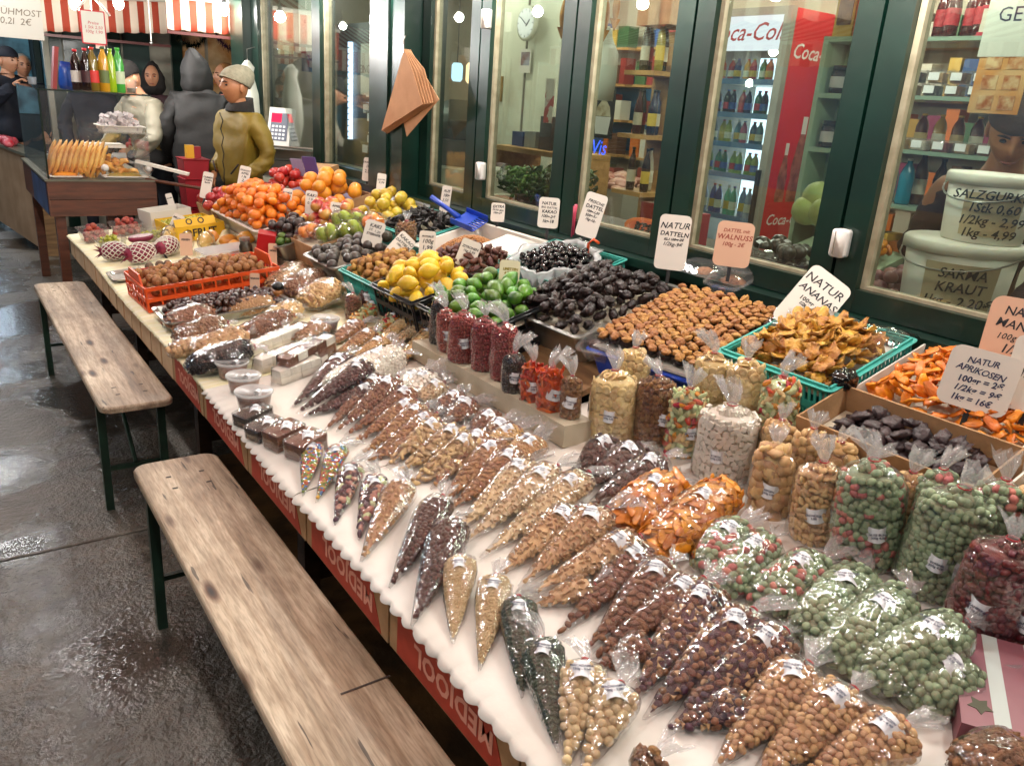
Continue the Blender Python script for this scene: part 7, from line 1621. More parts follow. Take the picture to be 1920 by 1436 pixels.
M_SKIN = mat('skin_tone', '#c4906f', '#b98262', rough=.5, nscale=12, sss=.1)
M_SKIN2 = mat('skin_tan', '#a8734f', '#9a6644', rough=.5, nscale=12, sss=.1)
M_EYE = mat('eye_dark', '#1a120e', rough=.2); M_BROW = mat('brow_hair', '#2a1a12', rough=.8)
def person(label, x, y, yaw, h, jacket, trousers, skin=None, lean=0, arms=None, hat=None, hood=None, head_yaw=0, head_pitch=0, puff=1.0, collar=None, hair=None, waist=.8, hands=True, z0=0., bulk=1.0):
    """One person standing; body one surface, clothes as children. Faces -y before the turn."""
    k = h / 1.72; skin = skin or M_SKIN
    root_M = TR(x, y, z0, rz=yaw)
    up = Matrix.Translation((0, 0, .92 * k)) @ Matrix.Rotation(R_(lean), 4, 'X') @ Matrix.Translation((0, 0, -.92 * k))
    U = lambda a, b, c: tuple(up @ Vector((a * k, b * k, c * k)))
    L = lambda a, b, c: (a * k, b * k, c * k)
    arms = arms or {}
    el = {1: U(*arms.get('el', (.27, .03, 1.12))), -1: U(*arms.get('er', (-.27, .03, 1.12)))}
    wr = {1: U(*arms.get('wl', (.22, -.14, .93))), -1: U(*arms.get('wr', (-.22, -.14, .93)))}
    hc = Vector(U(0, -.035, 1.585))
    n = {'pel': (L(0, 0, .93), (.14 * k, .10 * k)), 'che': (U(0, 0, 1.25), (.16 * k, .105 * k)), 'nb': (U(0, .005, 1.42), (.075 * k, .07 * k)), 'nk': (U(0, -.01, 1.5), (.055 * k, .055 * k)), 'hd': (tuple(hc), (.05 * k, .05 * k))}
    e = [('pel', 'che'), ('che', 'nb'), ('nb', 'nk'), ('nk', 'hd')]
    for s, q in ((1, 'l'), (-1, 'r')):
        n['hip' + q] = (L(s * .09, 0, .86), .08 * k); n['kn' + q] = (L(s * .1, -.01, .49), .055 * k); n['an' + q] = (L(s * .1, .02, .09), .038 * k); n['to' + q] = (L(s * .11, -.14, .03), .03 * k)
        n['sh' + q] = (U(s * .17, 0, 1.39), .055 * k); n['el' + q] = (el[s], .042 * k); n['wr' + q] = (wr[s], .028 * k)
        e += [('pel', 'hip' + q), ('hip' + q, 'kn' + q), ('kn' + q, 'an' + q), ('an' + q, 'to' + q), ('che', 'sh' + q), ('sh' + q, 'el' + q), ('el' + q, 'wr' + q)]
    mb = MB(); mb.add(*skinned(n, e, 2))
    HM = up.to_3x3().to_4x4() @ Matrix.Rotation(R_(head_yaw), 4, 'Z') @ Matrix.Rotation(R_(head_pitch), 4, 'X')
    head_mesh(mb, hc, k, HM)
    if hands:
        for s in (1, -1):
            d = (Vector(wr[s]) - Vector(el[s])).normalized(); hand_into(mb, wr[s], d, arms.get('hu', (0, 0, 1)), k, arms.get('curl', .5))
    body = mb.build('person', skin, None, True, root_M); tag(body, label, 'person')
    HT = Matrix.Translation(hc) @ HM @ Matrix.Scale(k, 4)
    for sx in (-1, 1):
        MB().sphere((sx * .031, -.083, .012), (.012, .008, .0065), 10, 7).build('eye', M_EYE, body, True, HT)
        MB().tube([(sx * .014, -.099, .03), (sx * .032, -.097, .036), (sx * .05, -.083, .03)], [.003, .004, .002], 6).build('eyebrow', M_BROW, body, True, HT)
    MB().tube([(-.022, -.096, -.055), (0, -.103, -.056), (.022, -.096, -.055)], [.002, .0035, .002], 6).build('lips', mat('lip_tone', '#8a4a40', rough=.5), body, True, HT)
    # jacket
    p = puff; b = bulk
    n = {'hem': (L(0, 0, waist), (.165 * k * p * b, .125 * k * p * b)), 'wst': (U(0, 0, max(.98, waist + .12)), (.17 * k * p * b, .13 * k * p * b)), 'che': (U(0, -.005, 1.22), (.18 * k * p * b, .135 * k * p * b)), 'top': (U(0, 0, 1.40), (.10 * k * p, .085 * k * p)), 'col': (U(0, -.005, 1.475), (.07 * k, .07 * k))}
    e = [('hem', 'wst'), ('wst', 'che'), ('che', 'top'), ('top', 'col')]
    for s, q in ((1, 'l'), (-1, 'r')):
        m1 = tuple((Vector(el[s]) + Vector(wr[s])) / 2)
        n['sh' + q] = (U(s * .175 * (.5 + .5 * b), 0, 1.365), .078 * k * p); n['el' + q] = (el[s], .062 * k * p); n['fo' + q] = (m1, .058 * k * p); n['wr' + q] = (wr[s], .043 * k * p)
        e += [('che', 'sh' + q), ('sh' + q, 'el' + q), ('el' + q, 'fo' + q), ('fo' + q, 'wr' + q)]
    mb = MB(); vs, fs = skinned(n, e, 3)
    vs2 = []
    for v in vs:
        q = Vector(v); d = q - Vector((0, 0, q.z)); d.z = 0
        dd = d.normalized() if d.length > 1e-4 else Vector()
        w = .023 * p * (noise.noise(Vector((v[0] * 5, v[1] * 5, v[2] * 15))) + .55 * abs(noise.noise(Vector((v[0] * 13, v[1] * 13, v[2] * 34)))) + .25 * noise.noise(Vector((v[0] * 30, v[1] * 30, v[2] * 60))))
        vs2.append(tuple(q + dd * w))
    mb.add(vs2, fs); mb.build('jacket', jacket, body, True)
    if collar:
        mb = MB(); c0 = Vector(U(0, 0, 1.445)); loops = []
        for z, r in ((-.02, .105), (.02, .1), (.055, .088), (.057, .078), (.0, .07)):
            loops.append([tuple(c0 + up.to_3x3() @ Vector((r * k * math.cos(a * .393), r * k * .95 * math.sin(a * .393) + (.012 if z > .03 else 0), z * k + (.022 * k * math.sin(a * .393) if z > .01 else 0)))) for a in range(16)])
        mb.loft(loops, False, False).build('collar', collar, body, True)
    n = {'pel': (L(0, 0, .9), (.155 * k, .115 * k))}; e = []
    for s, q in ((1, 'l'), (-1, 'r')):
        n['hip' + q] = (L(s * .092, 0, .8), .092 * k); n['kn' + q] = (L(s * .1, -.01, .49), .07 * k); n['an' + q] = (L(s * .1, .02, .1), .055 * k); e += [('pel', 'hip' + q), ('hip' + q, 'kn' + q), ('kn' + q, 'an' + q)]
    mb = MB(); mb.add(*skinned(n, e, 2)); mb.build('trousers', trousers, body, True)
    for s in (1, -1): MB().sphere((s * .105 * k, -.05 * k, .045 * k), (.05 * k, .14 * k, .05 * k), 12, 8, lambda q: Vector((q[0], q[1], max(q[2], -.85)))).build('shoe', M_BLACK, body, True)
    if hat == 'beanie':        # slouched ribbed knit cap hanging to the back
        D = Vector((0, .80, .60)).normalized()
        def bn(q):
            a = max(0, q.dot(D)); q2 = q + D * (.62 * a ** 2.5) - Vector((0, 0, .28 * max(0, q[1]) * a))
            rib = 1 + .018 * math.sin(26 * (q[1] * .8 + q[2] * .5) + 3 * q[0]) * max(.15, a)
            cut = -.12 - .42 * q[1]
            return Vector((q2[0] * rib, q2[1] * rib, max(q2[2] * rib, cut)))
        MB().sphere((0, .004, .040), (.089, .111, .100), 40, 30, bn).build('beanie', arms['hatm'], body, True, HT)
    elif hat == 'cap':
        MB().sphere((0, .008, .045), (.088, .108, .095), 22, 14, lambda q: Vector((q[0], q[1], max(q[2], -.06 - .6 * max(0, q[1]))))).build('knit_cap', arms['hatm'], body, True, HT)
    if hair: MB().sphere((0, .018, .025), (.086, .104, .105), 22, 14, lambda q: Vector((q[0], max(q[1], -.55 + .9 * max(0, -q[2])), q[2])) * (1 + .05 * noise.noise(q * 5))).build('hair', hair, body, True, HT)
    if hood:
        pk = arms.get('peak', .0)
        def hd(q):
            z = q[2]; w = 1 - .42 * max(0, z) ** 1.4 + .75 * max(0, -z - .25)
            x, y = q[0] * w, q[1] * w
            if z > -.45: y = max(y, -.5 + .15 * z)
            n_ = 1 + .09 * noise.noise(q * 2.6) + .03 * noise.noise(q * 9)
            return Vector((x * n_, (y + (.25 + pk) * max(0, z) ** 2 * .6) * n_, z * (1 + .12 * pk) * n_))
        MB().sphere((0, .022, -.01), (.112, .135, .165), 30, 22, hd).build('hood', hood, body, True, HT)
    return body
M_OLIVE = mat('olive_jacket', '#7a6516', '#6b5812', rough=.6, nscale=5, bump=.12, bscale=30)
M_JEANS = mat('dark_jeans', '#1b222c', '#12171f', rough=.8, nscale=20)
M_BLKJ = mat('black_jacket', '#131313', '#1c1b1a', rough=.7, nscale=6, bump=.3, bscale=22)
M_KNIT = mat('grey_knit', '#8f8a76', '#7d7864', rough=.9, nscale=40, bump=.4, bscale=160)
M_DKNIT = mat('dark_knit', '#1d1815', '#120f0d', rough=.9, nscale=30, bump=.4, bscale=140)
M_NAVY = mat('navy_cloth', '#141a28', '#0e121c', rough=.8, nscale=8)
M_BEIGEJ = mat('beige_jacket', '#8f8a78', '#7d7866', rough=.6, nscale=4, bump=.2, bscale=26)
M_MAROONJ = mat('maroon_coat', '#33161c', '#240f14', rough=.8, nscale=8)
mp = Vector((1.848, 6.000, 1.565))
person('man in a yellow olive jacket and grey slouchy beanie, hands in pockets', mp.x, 6.0, -72, 1.70, M_OLIVE, M_JEANS, M_SKIN2, arms=dict(hatm=M_KNIT, el=(.27, .05, 1.13), er=(-.27, .05, 1.13), wl=(.19, -.10, .99), wr=(-.19, -.10, .99)), hat='beanie', puff=1.03, collar=M_DKNIT, waist=.86, head_yaw=-4, bulk=1.04)
man = bpy.data.objects['person']
def on_jacket(pts, r, name, m):
    MB().tube(pts, r, 6).build(name, m, man, True)
on_jacket([(0, -.152 - .012 * math.sin(q * 3), .90 + .055 * q) for q in range(10)], .004, 'zip', M_DKNIT)
for s_ in (-1, 1): on_jacket([(s_ * .09, -.158, .99), (s_ * .15, -.135, 1.06)], .006, 'pocket_edge', M_DKNIT)
on_jacket([(.172 * math.cos(a * .42), .132 * math.sin(a * .42), .872) for a in range(16)], .012, 'hem_band', M_OLIVE)
p = Vector((1.892, 7.200, 1.391)); person('tall figure in a black coat with the hood up, seen from behind', p.x, 7.2, 165, 1.80, M_BLKJ, M_BLKJ, arms=dict(hatm=M_DKNIT, peak=.5), hood=M_BLKJ, puff=1.25, waist=.55, bulk=1.15, head_yaw=-30)
p = Vector((1.551, 7.500, 1.485)); v = person('vendor bending over the glass case in a beige, ochre and dark jacket', p.x + .06, 7.55, -66, 1.74, M_BEIGEJ, M_NAVY, arms=dict(hatm=M_DKNIT, el=(.28, -.16, 1.16), er=(-.28, -.16, 1.16), wl=(.16, -.36, 1.05), wr=(-.16, -.36, 1.05)), hat='cap', lean=16, head_pitch=16, puff=1.05, waist=.82)
for o in list(v.children):
    if o.name.startswith('jacket'):
        for zc, w, m in ((1.09, .13, mat('ochre_band', '#6e5a2a', rough=.6)), (.93, .2, M_BLKJ)):
            me = o.data; mi = len(me.materials); me.materials.append(m)
            for q in me.polygons:
                if abs(q.center.z - zc) < w / 2 and abs(q.center.x) < .24: q.material_index = mi
p = Vector((1.971, 9.200, 1.565)); person('person in a dark red coat with the hood up behind the vendor', p.x, 9.2, -20, 1.72, M_MAROONJ, M_NAVY, hood=M_DKNIT, puff=1.1)
p = Vector((0.739, 10.100, 1.460)); person('customer in a dark coat and navy cap holding a cup at the frame edge', p.x + .03, 10.1, 40, 1.78, M_NAVY, M_NAVY, arms=dict(hatm=M_NAVY, er=(-.30, -.10, 1.20), wr=(-.20, -.26, 1.37), hu=(0, 0, 1), curl=.6), hat='cap', puff=1.15)
p = Vector((0.990, 11.000, 1.639)); person('grey haired passer-by in a dark coat behind the cup', p.x, 11, 10, 1.74, M_NAVY, M_NAVY, hair=mat('grey_hair', '#9a958c', '#77736b', rough=.8, nscale=40, bump=.4))
p = Vector((1.367, 9.000, 1.706)); person('person in a black cap behind the drink bottles', p.x, 9.0, 0, 1.70, M_NAVY, M_NAVY, arms=dict(hatm=M_BLKJ), hat='cap')
p = Vector((2.540, 8.600, 1.805)); b_ = person('fair haired person with glasses beyond the black hood', p.x, 8.6, -75, 1.78, M_BLKJ, M_NAVY, hair=mat('fair_hair', '#9a6a3a', '#7d5228', rough=.8, nscale=40, bump=.4))
p = Vector((3.050, 1.388, 1.650)); person('woman in a dark coat and brown knit cap leaning over inside the shop', p.x + .02, p.y + .0, -62, 1.72, M_MAROONJ, M_NAVY, M_SKIN2, arms=dict(hatm=mat('brown_knit', '#3a2a22', rough=.9, bump=.4, bscale=140), el=(.21, -.06, 1.12), er=(-.21, -.06, 1.12), wl=(.12, -.26, 1.02), wr=(-.12, -.26, 1.02)), hat='cap', lean=14, head_pitch=18, puff=.95, z0=.07, bulk=.85)
t = thing('plastic_cup', 'clear plastic cup held by the customer at the frame edge', 'cup', TR(*(0.956, 9.800, 1.391))); MB().lathe([(.03, 0), (.031, .002), (.042, .115), (.044, .118)], 20, cap1=False).build('cup_wall', film('cup_plastic', haze=.35, rough=.15, bump=.1), t, True)

bpy.data.scenes.remove(WORK)
# ------------------------------------------------------------------ neighbouring pastry stall with glass case
M_WOODR = mat('red_brown_wood', '#63351f', '#45220f', rough=.45, nscale=5, stretch=(1, 8, 8), bump=.25, coat=.15)
cx0, cx1, cy0, cy1, cz0, cz1 = .60, 1.24, 6.02, 7.5, .92, 1.47
t = thing('pastry_stall', 'red brown wooden counter carrying the glass pastry case', 'counter', TR(0, 0, 0))
MB().box(cx0, cx1 + .02, cy0, cy0 + .03, .80, .915).build('front_plank', M_WOODR, t); MB().box(cx0, cx1 + .02, cy0 + .003, cy0 + .03, .69, .797).build('front_plank', M_WOODR, t)
MB().box(cx0, cx0 + .03, cy0 + .031, cy1, .69, .915).build('side_plank', M_WOODR, t); MB().box(cx0 - .01, cx1 + .04, cy0 - .01, cy1, .916, .928).build('worktop', mat('worktop', '#6a6a5c', '#5a5a4e', rough=.35, nscale=5), t)
for x, y in ((cx0 + .06, cy0 + .06), (cx1 - .06, cy0 + .06), (cx0 + .06, cy1 - .06), (cx1 - .06, cy1 - .06)): MB().box(x - .03, x + .03, y - .03, y + .03, 0, .689).build('leg', M_WOODR, t)
MB().box(cx0 - .004, cx0 - .0005, cy0 + .05, cy0 + .85, .70, .90).build('chalk_board', mat('blue_board', '#1c2f52', '#2f4a78', rough=.5, nscale=9), t)
MB().tube([(1.2, 6.05, .93), (1.75, 5.75, .86)], .012, 6).build('side_lath', M_WOODR, t)
t = thing('glass_case', 'glass display case full of fried pastry', 'display case', TR(0, 0, 0))
M_CG = film('case_glass', haze=.02, rough=.02, bump=.0, ior=1.5, gain=1.0, tint='#ffffff'); M_EDGE = mat('glass_edge', '#16241e', rough=.2)
MB().box(cx0 + .02, cx1 - .01, cy0 + .02, cy0 + .025, .93, cz1).build('front_pane', M_CG, t); MB().box(cx0 + .012, cx0 + .018, cy0 + .02, cy1 - .1, .93, cz1).build('side_pane', M_CG, t); MB().box(cx1 - .008, cx1 - .002, cy0 + .02, cy0 + .55, .93, 1.22).build('side_pane', M_CG, t)
MB().box(cx0, cx1 + .03, cy0 + .01, cy1 - .08, cz1 + .001, cz1 + .008).build('top_pane', M_CG, t); MB().box(cx0 + .3, cx1 + .02, cy0 + .03, cy0 + .5, 1.222, 1.228).build('shelf_pane', M_CG, t)
MB().box(cx0 + .010, cx0 + .02, cy0 + .012, cy0 + .0195, .93, cz1).build('edge_strip', M_EDGE, t); MB().box(cx0, cx1 + .03, cy0 + .004, cy0 + .0095, cz1, cz1 + .009).build('edge_strip', M_EDGE, t)
for x in (.93, 1.2):
    MB().sphere((x - .0 + .02, cy0 + .0, 1.005), .024, 16, 10).build('knob', M_WHITEPL, t, True)
M_PAST = mat('fried_pastry', '#cf8428', '#e3b25c', rough=.5, nscale=14, bump=.3, bscale=60, var=.15)
_ps = [blob('pastry_stick', (.115, .024, .016), M_PAST, 14, 16, .25, lambda q: Vector((q[0], q[1] * (1 + .22 * math.sin(q[0] * 15)), q[2] + .25 * math.sin(q[0] * 2.5))), i) for i in range(3)]
for i in range(10):
    for j in range(2):
        tag(put('pastry_stick', _ps[(i + j) % 3], None, TR(.66 + i * .032, 6.13 + j * .07, 1.035 + .02 * j, ry=-66 - 3 * j, rz=rnd.uniform(-14, 14))), 'long golden pastry leaning upright in the glass case', 'pastry', 'upright pastries in the case')
pile('pastry_twist', [blob('pastry_twist', (.06, .022, .018), M_PAST, 14, 9, .3, f_strip, i) for i in range(3)], TR(1.0, 6.22, .935), .3, .24, 0, .075, .03, 3, 'golden twisted pastry lying in the glass case', 'pastry', 'lying pastries in the case', dome=.05, seed=51, tilt=.4)
for P, sx, sy, c, lb in (((.72, 6.10, .93), .17, .1, C_['mangochip'], 'small white plate of yellow sweets at the case front'), ((1.08, 6.10, .93), .26, .1, mat('olive_mix', '#8a7a2a', '#b08a34', rough=.4, nscale=30), 'clear tray of olives and chips at the case front')):
    t = thing('sweet_tray', lb, 'tray', TR(*P)); basin(t, sx, sy, .018, M_WTRAY, .01, .01); MB().sphere((0, 0, .014), (sx * .42, sy * .42, .025), 18, 10, lambda p: p * (1 + .25 * noise.noise(p * 7))).build('sweets', c, t, True)
t = thing('sugar_tray', 'white tray heaped with sugared delight cubes on the glass shelf', 'tray', TR(1.10, 6.24, 1.229)); basin(t, .27, .2, .04, M_WTRAY, .012, .01)
pile('sugar_cube', [MB().bbox(0, 0, 0, .034, .03, .026).mesh('sugar_cube', mat('powder_sugar', '#cfc8c6', '#bdb2b4', rough=.9, nscale=40))], TR(1.10, 6.24, 1.235), .25, .18, .0, .04, .03, 3, 'powdered sweet cube on the white tray', 'sweet', 'powdered cubes on the tray', dome=.04, seed=52, tilt=.8)
t = thing('bread_board', 'white board sliding out of the glass case', 'board', TR(1.24, 6.02, 1.02, rx=0, ry=12, rz=-24)); MB().box(-.1, .24, -.03, .03, 0, .018).build('slab', M_WTRAY, t)
t = thing('cutting_board', 'white shelf plate inside the glass case', 'board', TR(.98, 6.3, 1.12)); MB().box(-.1, .14, -.1, .1, 0, .02).build('slab', M_WTRAY, t)
# drinks on top of the case
for px, py, h, r, b, c, l, lb in [(452 / 3, 166, .26, .033, '#1c0f0c', '#c4202a', '#3a1a1c', 'dark cola bottle'), (398 / 3, 160, .25, .033, '#241414', '#c4202a', '#c9c4ba', 'dark cola bottle with pale label'), (470 / 3, 172, .27, .035, '#6b5a1e', '#c42a20', '#c4302a', 'cola bottle with bright red label'),
                          (532 / 3, 176, .28, .036, '#b98a1e', '#2f5a3a', '#5a6b3a', 'yellow lemonade bottle with green label'), (575 / 3, 177, .27, .032, '#8fb01e', '#7fb02a', None, 'bright yellow green lemonade bottle'), (614 / 3, 180, .28, .034, '#3f9a3a', '#3fa83a', '#b9c9a8', 'green bottle with pale label')]:
    P = Vector((0.486, 6.200, 1.973)) if False else None
    X_ = {452: .915, 398: .865, 470: .955, 532: 1.02, 575: 1.065, 614: 1.11}[round(px * 3)]
    bottle((X_, 6.16 + (.06 if round(px * 3) in (398,) else 0), cz1 + .009), h, r, b, c, l, lb + ' on top of the glass case', 'drink bottles on the glass case')
t = thing('red_board', 'narrow red price board leaning on the glass case', 'sign', TR(.74, 6.35, cz1 + .009, ry=8)); MB().box(-.012, .012, -.05, .05, 0, .26).build('board', mat('brick_red', '#8a2420', rough=.5), t)
t = thing('blue_pack', 'blue snack packet beside the red board', 'packet', TR(.81, 6.3, cz1 + .009, ry=4)); MB().loft([[(x * .04 * q, y * .02 * q, z) for x, y in ((-1, -.4), (1, -.4), (1.1, 0), (1, .4), (-1, .4), (-1.1, 0))] for z, q in ((0, .9), (.03, 1.1), (.12, 1), (.17, .8))]).build('packet', mat('blue_foil', '#1d3a8a', '#2a5ab0', rough=.25, nscale=9), t, True)
t = thing('clear_tumbler', 'stack of clear tumblers at the end of the glass case', 'cup', TR(1.18, 6.16, cz1 + .009)); MB().lathe([(.028, 0), (.034, .09)], 16, cap1=False).build('tumbler', M_CLEAR, t, True); MB().lathe([(.024, .004), (.027, .035)], 16).build('contents', M_TAPE, t, True)
# counter panel standing left of the case
a, b = Vector((.73, 8.28, 0)), Vector((.47, 10.4, 0)); d = (b - a); ang = math.degrees(math.atan2(d.y, d.x))
t = thing('plywood_counter', 'plywood counter panel glowing blue in the lane light', 'counter', TR(a.x, a.y, 0, rz=ang)); MB().box(0, d.length, -.03, .0, .06, .86).build('panel', mat('plywood', '#a08468', '#8a6e52', rough=.55, nscale=4), t); MB().box(-.02, d.length, -.16, .03, .861, .885).build('counter_top', mat('worktop', '#6a6a5c'), t); MB().box(-.03, -.0005, -.12, .0, .0, .86).build('end_board', M_BOARD, t)
pile('red_packet', [blob('red_packet', (.06, .05, .04), mat('red_wrap', '#a31f2c', '#c4606a', rough=.3, nscale=14, coat=.4), 12, 8, .3)], TR(.62, 9.3, .886, rz=ang), .6, .12, 0, .11, .08, 2, 'red wrapped packet on the plywood counter', 'packet', 'red packets on the counter', seed=53)

# scale, steel pans and red crate behind the man
t = thing('market_scale', 'white market scale with red display and keypad', 'scale', TR(*(2.240, 6.350, 1.204)) @ Matrix.Rotation(R_(-52), 4, 'Z') @ Matrix.Rotation(R_(-14), 4, 'X')); MB().box(-.10, .10, 0, .05, -.06, .24).build('housing', M_WHITEPL, t); MB().box(-.075, .075, -.003, -.0005, -.01, .20).build('keypad', mat('keypad_grey', '#5a6070', rough=.5), t); MB().box(-.072, .015, -.006, -.0032, .13, .195).build('display', glow('red_display', '#ff2a4a', 2.2), t)
for k in range(16): MB().box(-.06 + .032 * (k % 4), -.04 + .032 * (k % 4), -.006, -.0032, .0 + .03 * (k // 4), .016 + .03 * (k // 4)).build('key', M_LABEL, t)
t = thing('steel_pans', 'steel pans with wire handles stacked on pale boxes beside the scale', 'pan', TR(*(2.291, 6.050, 1.080)) @ Matrix.Rotation(R_(-40), 4, 'Z')); basin(t, .4, .3, .08, M_STEEL, .02, .02); MB().tube([(-.2, -.16, .09), (-.2, -.2, .10), (.2, -.2, .10), (.2, -.16, .09)], .007, 6).build('handle', M_STEEL, t); MB().box(-.21, .21, -.16, .16, -.12, -.005).build('pan', M_STEEL, t); MB().box(-.25, .25, -.18, .18, -.9, -.13).build('box', M_WDOOR, t)
t = thing('red_crate', 'stacked red plastic crates beside the man', 'crate', TR(1.57, 6.25, 0)); [MB().loft([[(x * .075, y * .09, z0_) for x, y in ((-1, -1), (1, -1), (1, 1), (-1, 1))], [(x * .088, y * .1, z0_ + .19) for x, y in ((-1, -1), (1, -1), (1, 1), (-1, 1))], [(x * .096, y * .11, z0_ + .2) for x, y in ((-1, -1), (1, -1), (1, 1), (-1, 1))]]).build('crate', mat('crate_red', '#8a1420', rough=.4), t) for z0_ in (.3, .51, .72, .86)]
cardbox((1.55, 6.25, 1.062), .05, .06, .09, M_YB, 'yellow packet in the red crate', name='goods_packet'); cardbox((1.60, 6.26, 1.062), .05, .06, .08, mat('crate_red', '#8a1420'), 'small red packet in the red crate', name='goods_packet')
t = thing('hanging_bag', 'white carrier bag hanging from the green end pillar', 'plastic bag', TR(*(2.130, 6.677, 1.526))); MB().loft([[(x * .05 * q, y * .10 * q + .01 * math.sin(11 * z), z) for x, y in ((-1, -1), (1, -1), (1.1, 0), (1, 1), (-1, 1), (-1.1, 0))] for z, q in ((-.42, .7), (-.2, 1.05), (.0, .95), (.14, .55), (.19, .7), (.24, .2))]).build('bag', mat('bag_white', '#cfd2c4'), t, True); MB().tube([(0, 0, .22), (0, 0, .32), (.06, 0, .34)], .004, 6).build('hook', M_STEEL, t)
# small fruit table and farther stalls
t = thing('fruit_table', 'dark table with tomatoes and oranges between the people', 'table', TR(1.72, 8.2, 0)); MB().box(-.35, .35, -.3, .3, .86, .9).build('top', M_WTRAY, t); [MB().box(x - .025, x + .025, y - .025, y + .025, 0, .859).build('leg', M_DARKWOOD, t) for x in (-.3, .3) for y in (-.25, .25)]
M = TR(1.62, 8.12, .901); t = thing('fruit_carton', 'carton of tomatoes on the dark table', 'carton', M); carton_box(t, .26, .3, .1, M_CARD); pile('tomato', [blob('tomato', (.038, .038, .033), mat('tomato', '#a01a1c', '#8a1216', rough=.25, nscale=8, coat=.4), 14, 10, .03, f_apple)], M, .25, .28, .06, .076, .06, 2, 'red tomato in the carton between the people', 'tomato', 'tomatoes on the dark table', seed=54)
M = TR(1.90, 8.12, .901); t = thing('fruit_carton', 'carton of oranges on the dark table', 'carton', M); carton_box(t, .26, .3, .12, M_WCARD); pile('orange', Fm['mandarin'], M, .25, .28, .09, .066, .06, 2, 'bright orange in the carton between the people', 'orange', 'oranges on the dark table', seed=55)

# striped valances and hanging price papers over the neighbouring stalls
def valance(p0, p1, y, label, ztop=.28, sag=0):
    x0, z0_ = p0[0], p0[2]; x1, z1_ = p1[0], p1[2]
    t = thing('striped_valance', label, 'awning', TR(0, 0, 0)); n = int((x1 - x0) / .01)
    MB().sheet(n, 4, lambda u, v: (x0 + (x1 - x0) * u, y + .012 * math.sin(u * 40) * v, z0_ + (z1_ - z0_) * u + ztop * (1 - v) - .01 * abs(math.sin(u * (x1 - x0) * 25.1)) * (v > .9))).build('cloth', M_STRIPEX, t, True).modifiers.new('t', 'SOLIDIFY').thickness = .003
    MB().box(x0, x1, y - .012, y + .012, min(z0_, z1_) - .035, min(z0_, z1_) - .012).build('trim_bar', mat('trim_red', '#4a1a16', rough=.5), t)
    MB().sheet(6, 10, lambda u, v: (x0 + (x1 - x0) * u, y + v * 1.6, z0_ + (z1_ - z0_) * u + ztop + v * .45)).build('canvas', M_STRIPEX, t, True)
    MB().tube([(x0, y - .03, z0_ + ztop), (x1, y - .03, z1_ + ztop)], .02, 8).build('front_bar', M_WHITEPAINT, t)
valance((0.893, 8.600, 1.899), (2.020, 8.600, 1.995), 8.6, 'long red and white striped valance over the pastry stall'); valance((1.701, 7.300, 1.965), (2.311, 7.300, 1.979), 7.3, 'short red and white striped valance by the green pillar', .24)
def hang(P, w, h, text, label, m=None, size=.05, ink=None, border=None, yaw=0):
    t = thing('hanging_sign', label, 'sign', TR(*P, rz=yaw)); Q = Matrix(((1, 0, 0, 0), (0, 0, -1, -.002), (0, 1, 0, 0), (0, 0, 0, 1)))
    if border: MB().prism(rrect(w + .016, h + .016, .01), -.0035, -.0008, Q).build('border', border, t)
    MB().prism(rrect(w, h, .005), -.0006, .0006, Q).build('sheet', m or M_NOTE, t); lettering(text, size, ink or M_TAPE, t, Q @ TR(0, 0, .0014), shear=.15); MB().tube([(0, 0, h / 2), (0, 0, h / 2 + .12)], .003, 5).build('string', M_WSCR, t)
hang((0.568, 6.350, 1.892), .30, .25, 'GLÜHMOST\n0,2l  2€', 'white sheet reading GLÜHMOST hanging at the upper corner', size=.055)
hang((1.052, 6.600, 1.887), .14, .20, 'Preise\n1 Stk 2,50\n100g 1,90', 'red framed price list hanging over the pastry stall', size=.028, border=mat('frame_red', '#b02430', rough=.5), ink=M_NRED)
hang((1.089, 6.620, 1.789), .06, .07, '2,50', 'small white tag below the red framed list', size=.02)
MB_ = MB().tube([(-.1, 0, 0), (-.02, 0, .09), (0, 0, .13), (.02, 0, .1), (.11, 0, -.01)], .008, 7); tag(MB_.build('coat_hanger', M_WHITEPAINT, None, True, TR(*(1.051, 6.600, 1.981))), 'white plastic hanger holding the red framed list', 'hanger')
t = thing('light_chain', 'thin white cord with a hook hanging before the valance', 'cord', TR(*(1.637, 7.600, 1.861))); MB().tube([(0, 0, .0), (0, 0, .5)], .005, 6).build('cord', M_WSCR, t); MB().sphere((0, 0, -.005), .014, 10, 7).build('end', M_STEEL, t, True)
rr = random.Random(8)
def tinsel(P0, P1, label, c):
    pts = [Vector(P0).lerp(Vector(P1), k / 30) - Vector((0, 0, .08 * math.sin(math.pi * k / 30))) for k in range(31)]; mb = MB()
    for p_ in pts:
        for k in range(14):
            d_ = Vector((rr.gauss(0, 1), rr.gauss(0, 1), rr.gauss(0, 1))).normalized() * .055; s_ = d_.cross(Vector((0, 0, 1))).normalized() * .004; mb.add([p_ - s_, p_ + s_, p_ + d_], [(0, 1, 2)])
    tag(mb.build('tinsel_garland', mat('tinsel' + c, c, rough=.25, metal=.6)), label, 'tinsel')
tinsel((2.028, 8.400, 1.973), (2.291, 8.400, 1.971), 'dark green tinsel garland under the valance', '#16241a'); tinsel((2.391, 8.400, 2.009), (2.675, 8.400, 1.923), 'purple tinsel garland beside the green pillar', '#4a1f4a')
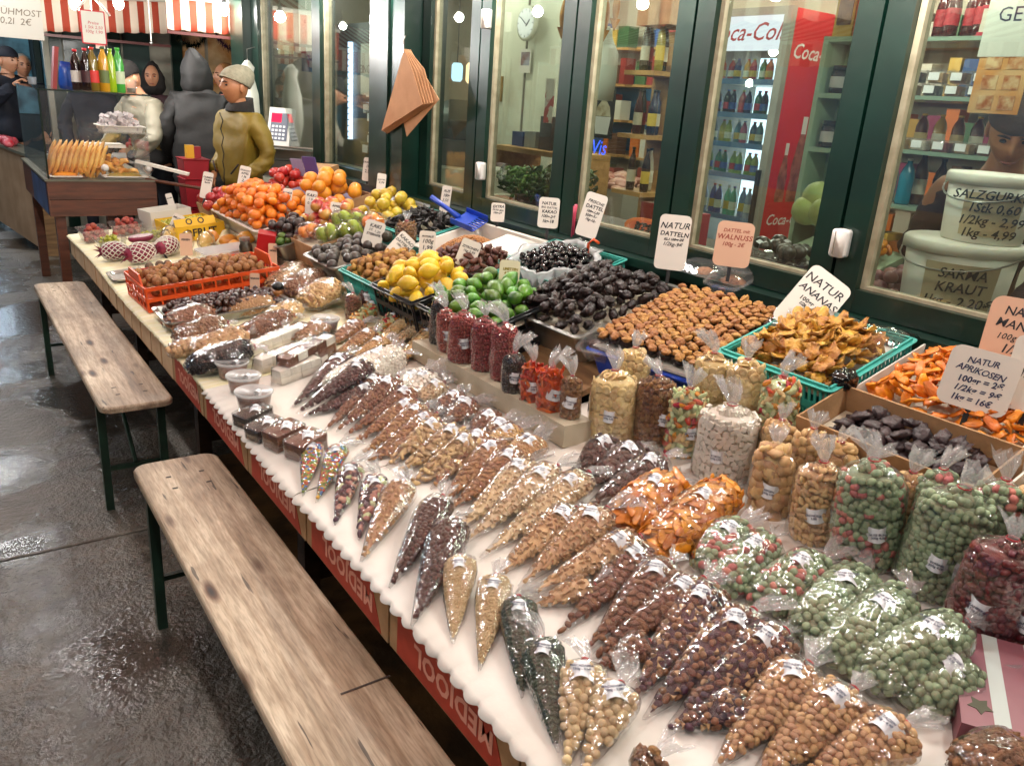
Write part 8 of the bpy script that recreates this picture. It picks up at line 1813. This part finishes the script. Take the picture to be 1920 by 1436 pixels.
# next shop along the lane, facing the camera, and the lane end
t = thing('bakery_front', 'bakery front with green posts and bread pictures beyond the people', 'shop', TR(1.7, 9.9, 0))
MB().box(-.6, 2.6, .0, .1, 0, 2.9).build('facade', mat('bakery_wall', '#a8a493', '#8f8b7a', rough=.7, nscale=4), t)
for x in (-.55, .0, .62, 1.28): MB().box(x, x + .11, -.06, -.001, 0, 2.6).build('post', M_GREEN, t)
for x, m in ((.72, mat('bread_picture', '#b0773a', '#d9b98a', rough=.5, nscale=6)), (.14, mat('dark_window', '#3a4a46', rough=.2)), (-.42, mat('dark_window', '#3a4a46')), (1.02, mat('bread_picture', '#b0773a'))): MB().box(x, x + .26 if x > .1 else x + .4, -.02, -.0015, 1.2, 2.2).build('panel', m, t)
MB().lathe([(.1, -.03), (.1, -.025)], 20).build('emblem', M_ORB, t, M=Matrix.Translation((1.0, -.02, 2.08)) @ Matrix.Rotation(R_(90), 4, 'X'))
M_TEALW = mat('teal_glow_window', '#5f9aa8', '#24535f', rough=.3, nscale=3, contrast=(.4, .6))  # teal glow of the lit stalls is put into the surface colour
t = thing('far_stall_row', 'row of far stalls with windows coloured teal for their glow at the lane end', 'stall', TR(-2.6, 15.5, 0)); MB().box(-6, 5.4, 0, .2, 0, 3.4).build('front', mat('far_wall', '#31474c', '#22353a', rough=.7, nscale=2), t)
for k in range(14): MB().box(-5.6 + k * .76, -5.0 + k * .76, -.05, -.001, .9, 2.5).build('window', M_TEALW, t); MB().box(-5.7 + k * .76, -5.62 + k * .76, -.08, -.001, 0, 3.0).build('post', M_GREEN, t)
for i, (x, z, y, l) in enumerate([(.3, 2.12, 12.6, .9), (.75, 2.1, 13.0, .5), (-.4, 2.2, 12.8, .8), (-.55, 2.2, 9.4, .6)]):
    t = thing('lane_lamp', 'cold white tube lamp at the lane end, %s' % ['longest one', 'over the far window', 'beyond the frame edge', 'nearest the sign'][i], 'lamp', TR(x, y, z), 'cold lamps at the lane end'); MB().box(-l / 2, l / 2, -.03, .03, -.015, .015).build('tube', glow('cold_tube', '#d8ecff', 26), t); MB().box(-l / 2, l / 2, -.04, .04, .016, .04).build('fitting', M_FRAME, t)
    l_ = bpy.data.lights.new('tube_light', 'POINT'); l_.energy = 26; l_.color = (.68, .85, 1); l_.shadow_soft_size = .05; put('tube_light', l_, t, Matrix.Translation((0, 0, -.08)))
valance((-2.6, 12.0, 1.82), (.35, 12.0, 1.9), 12.0, 'blue toned striped valance far down the lane', .3)
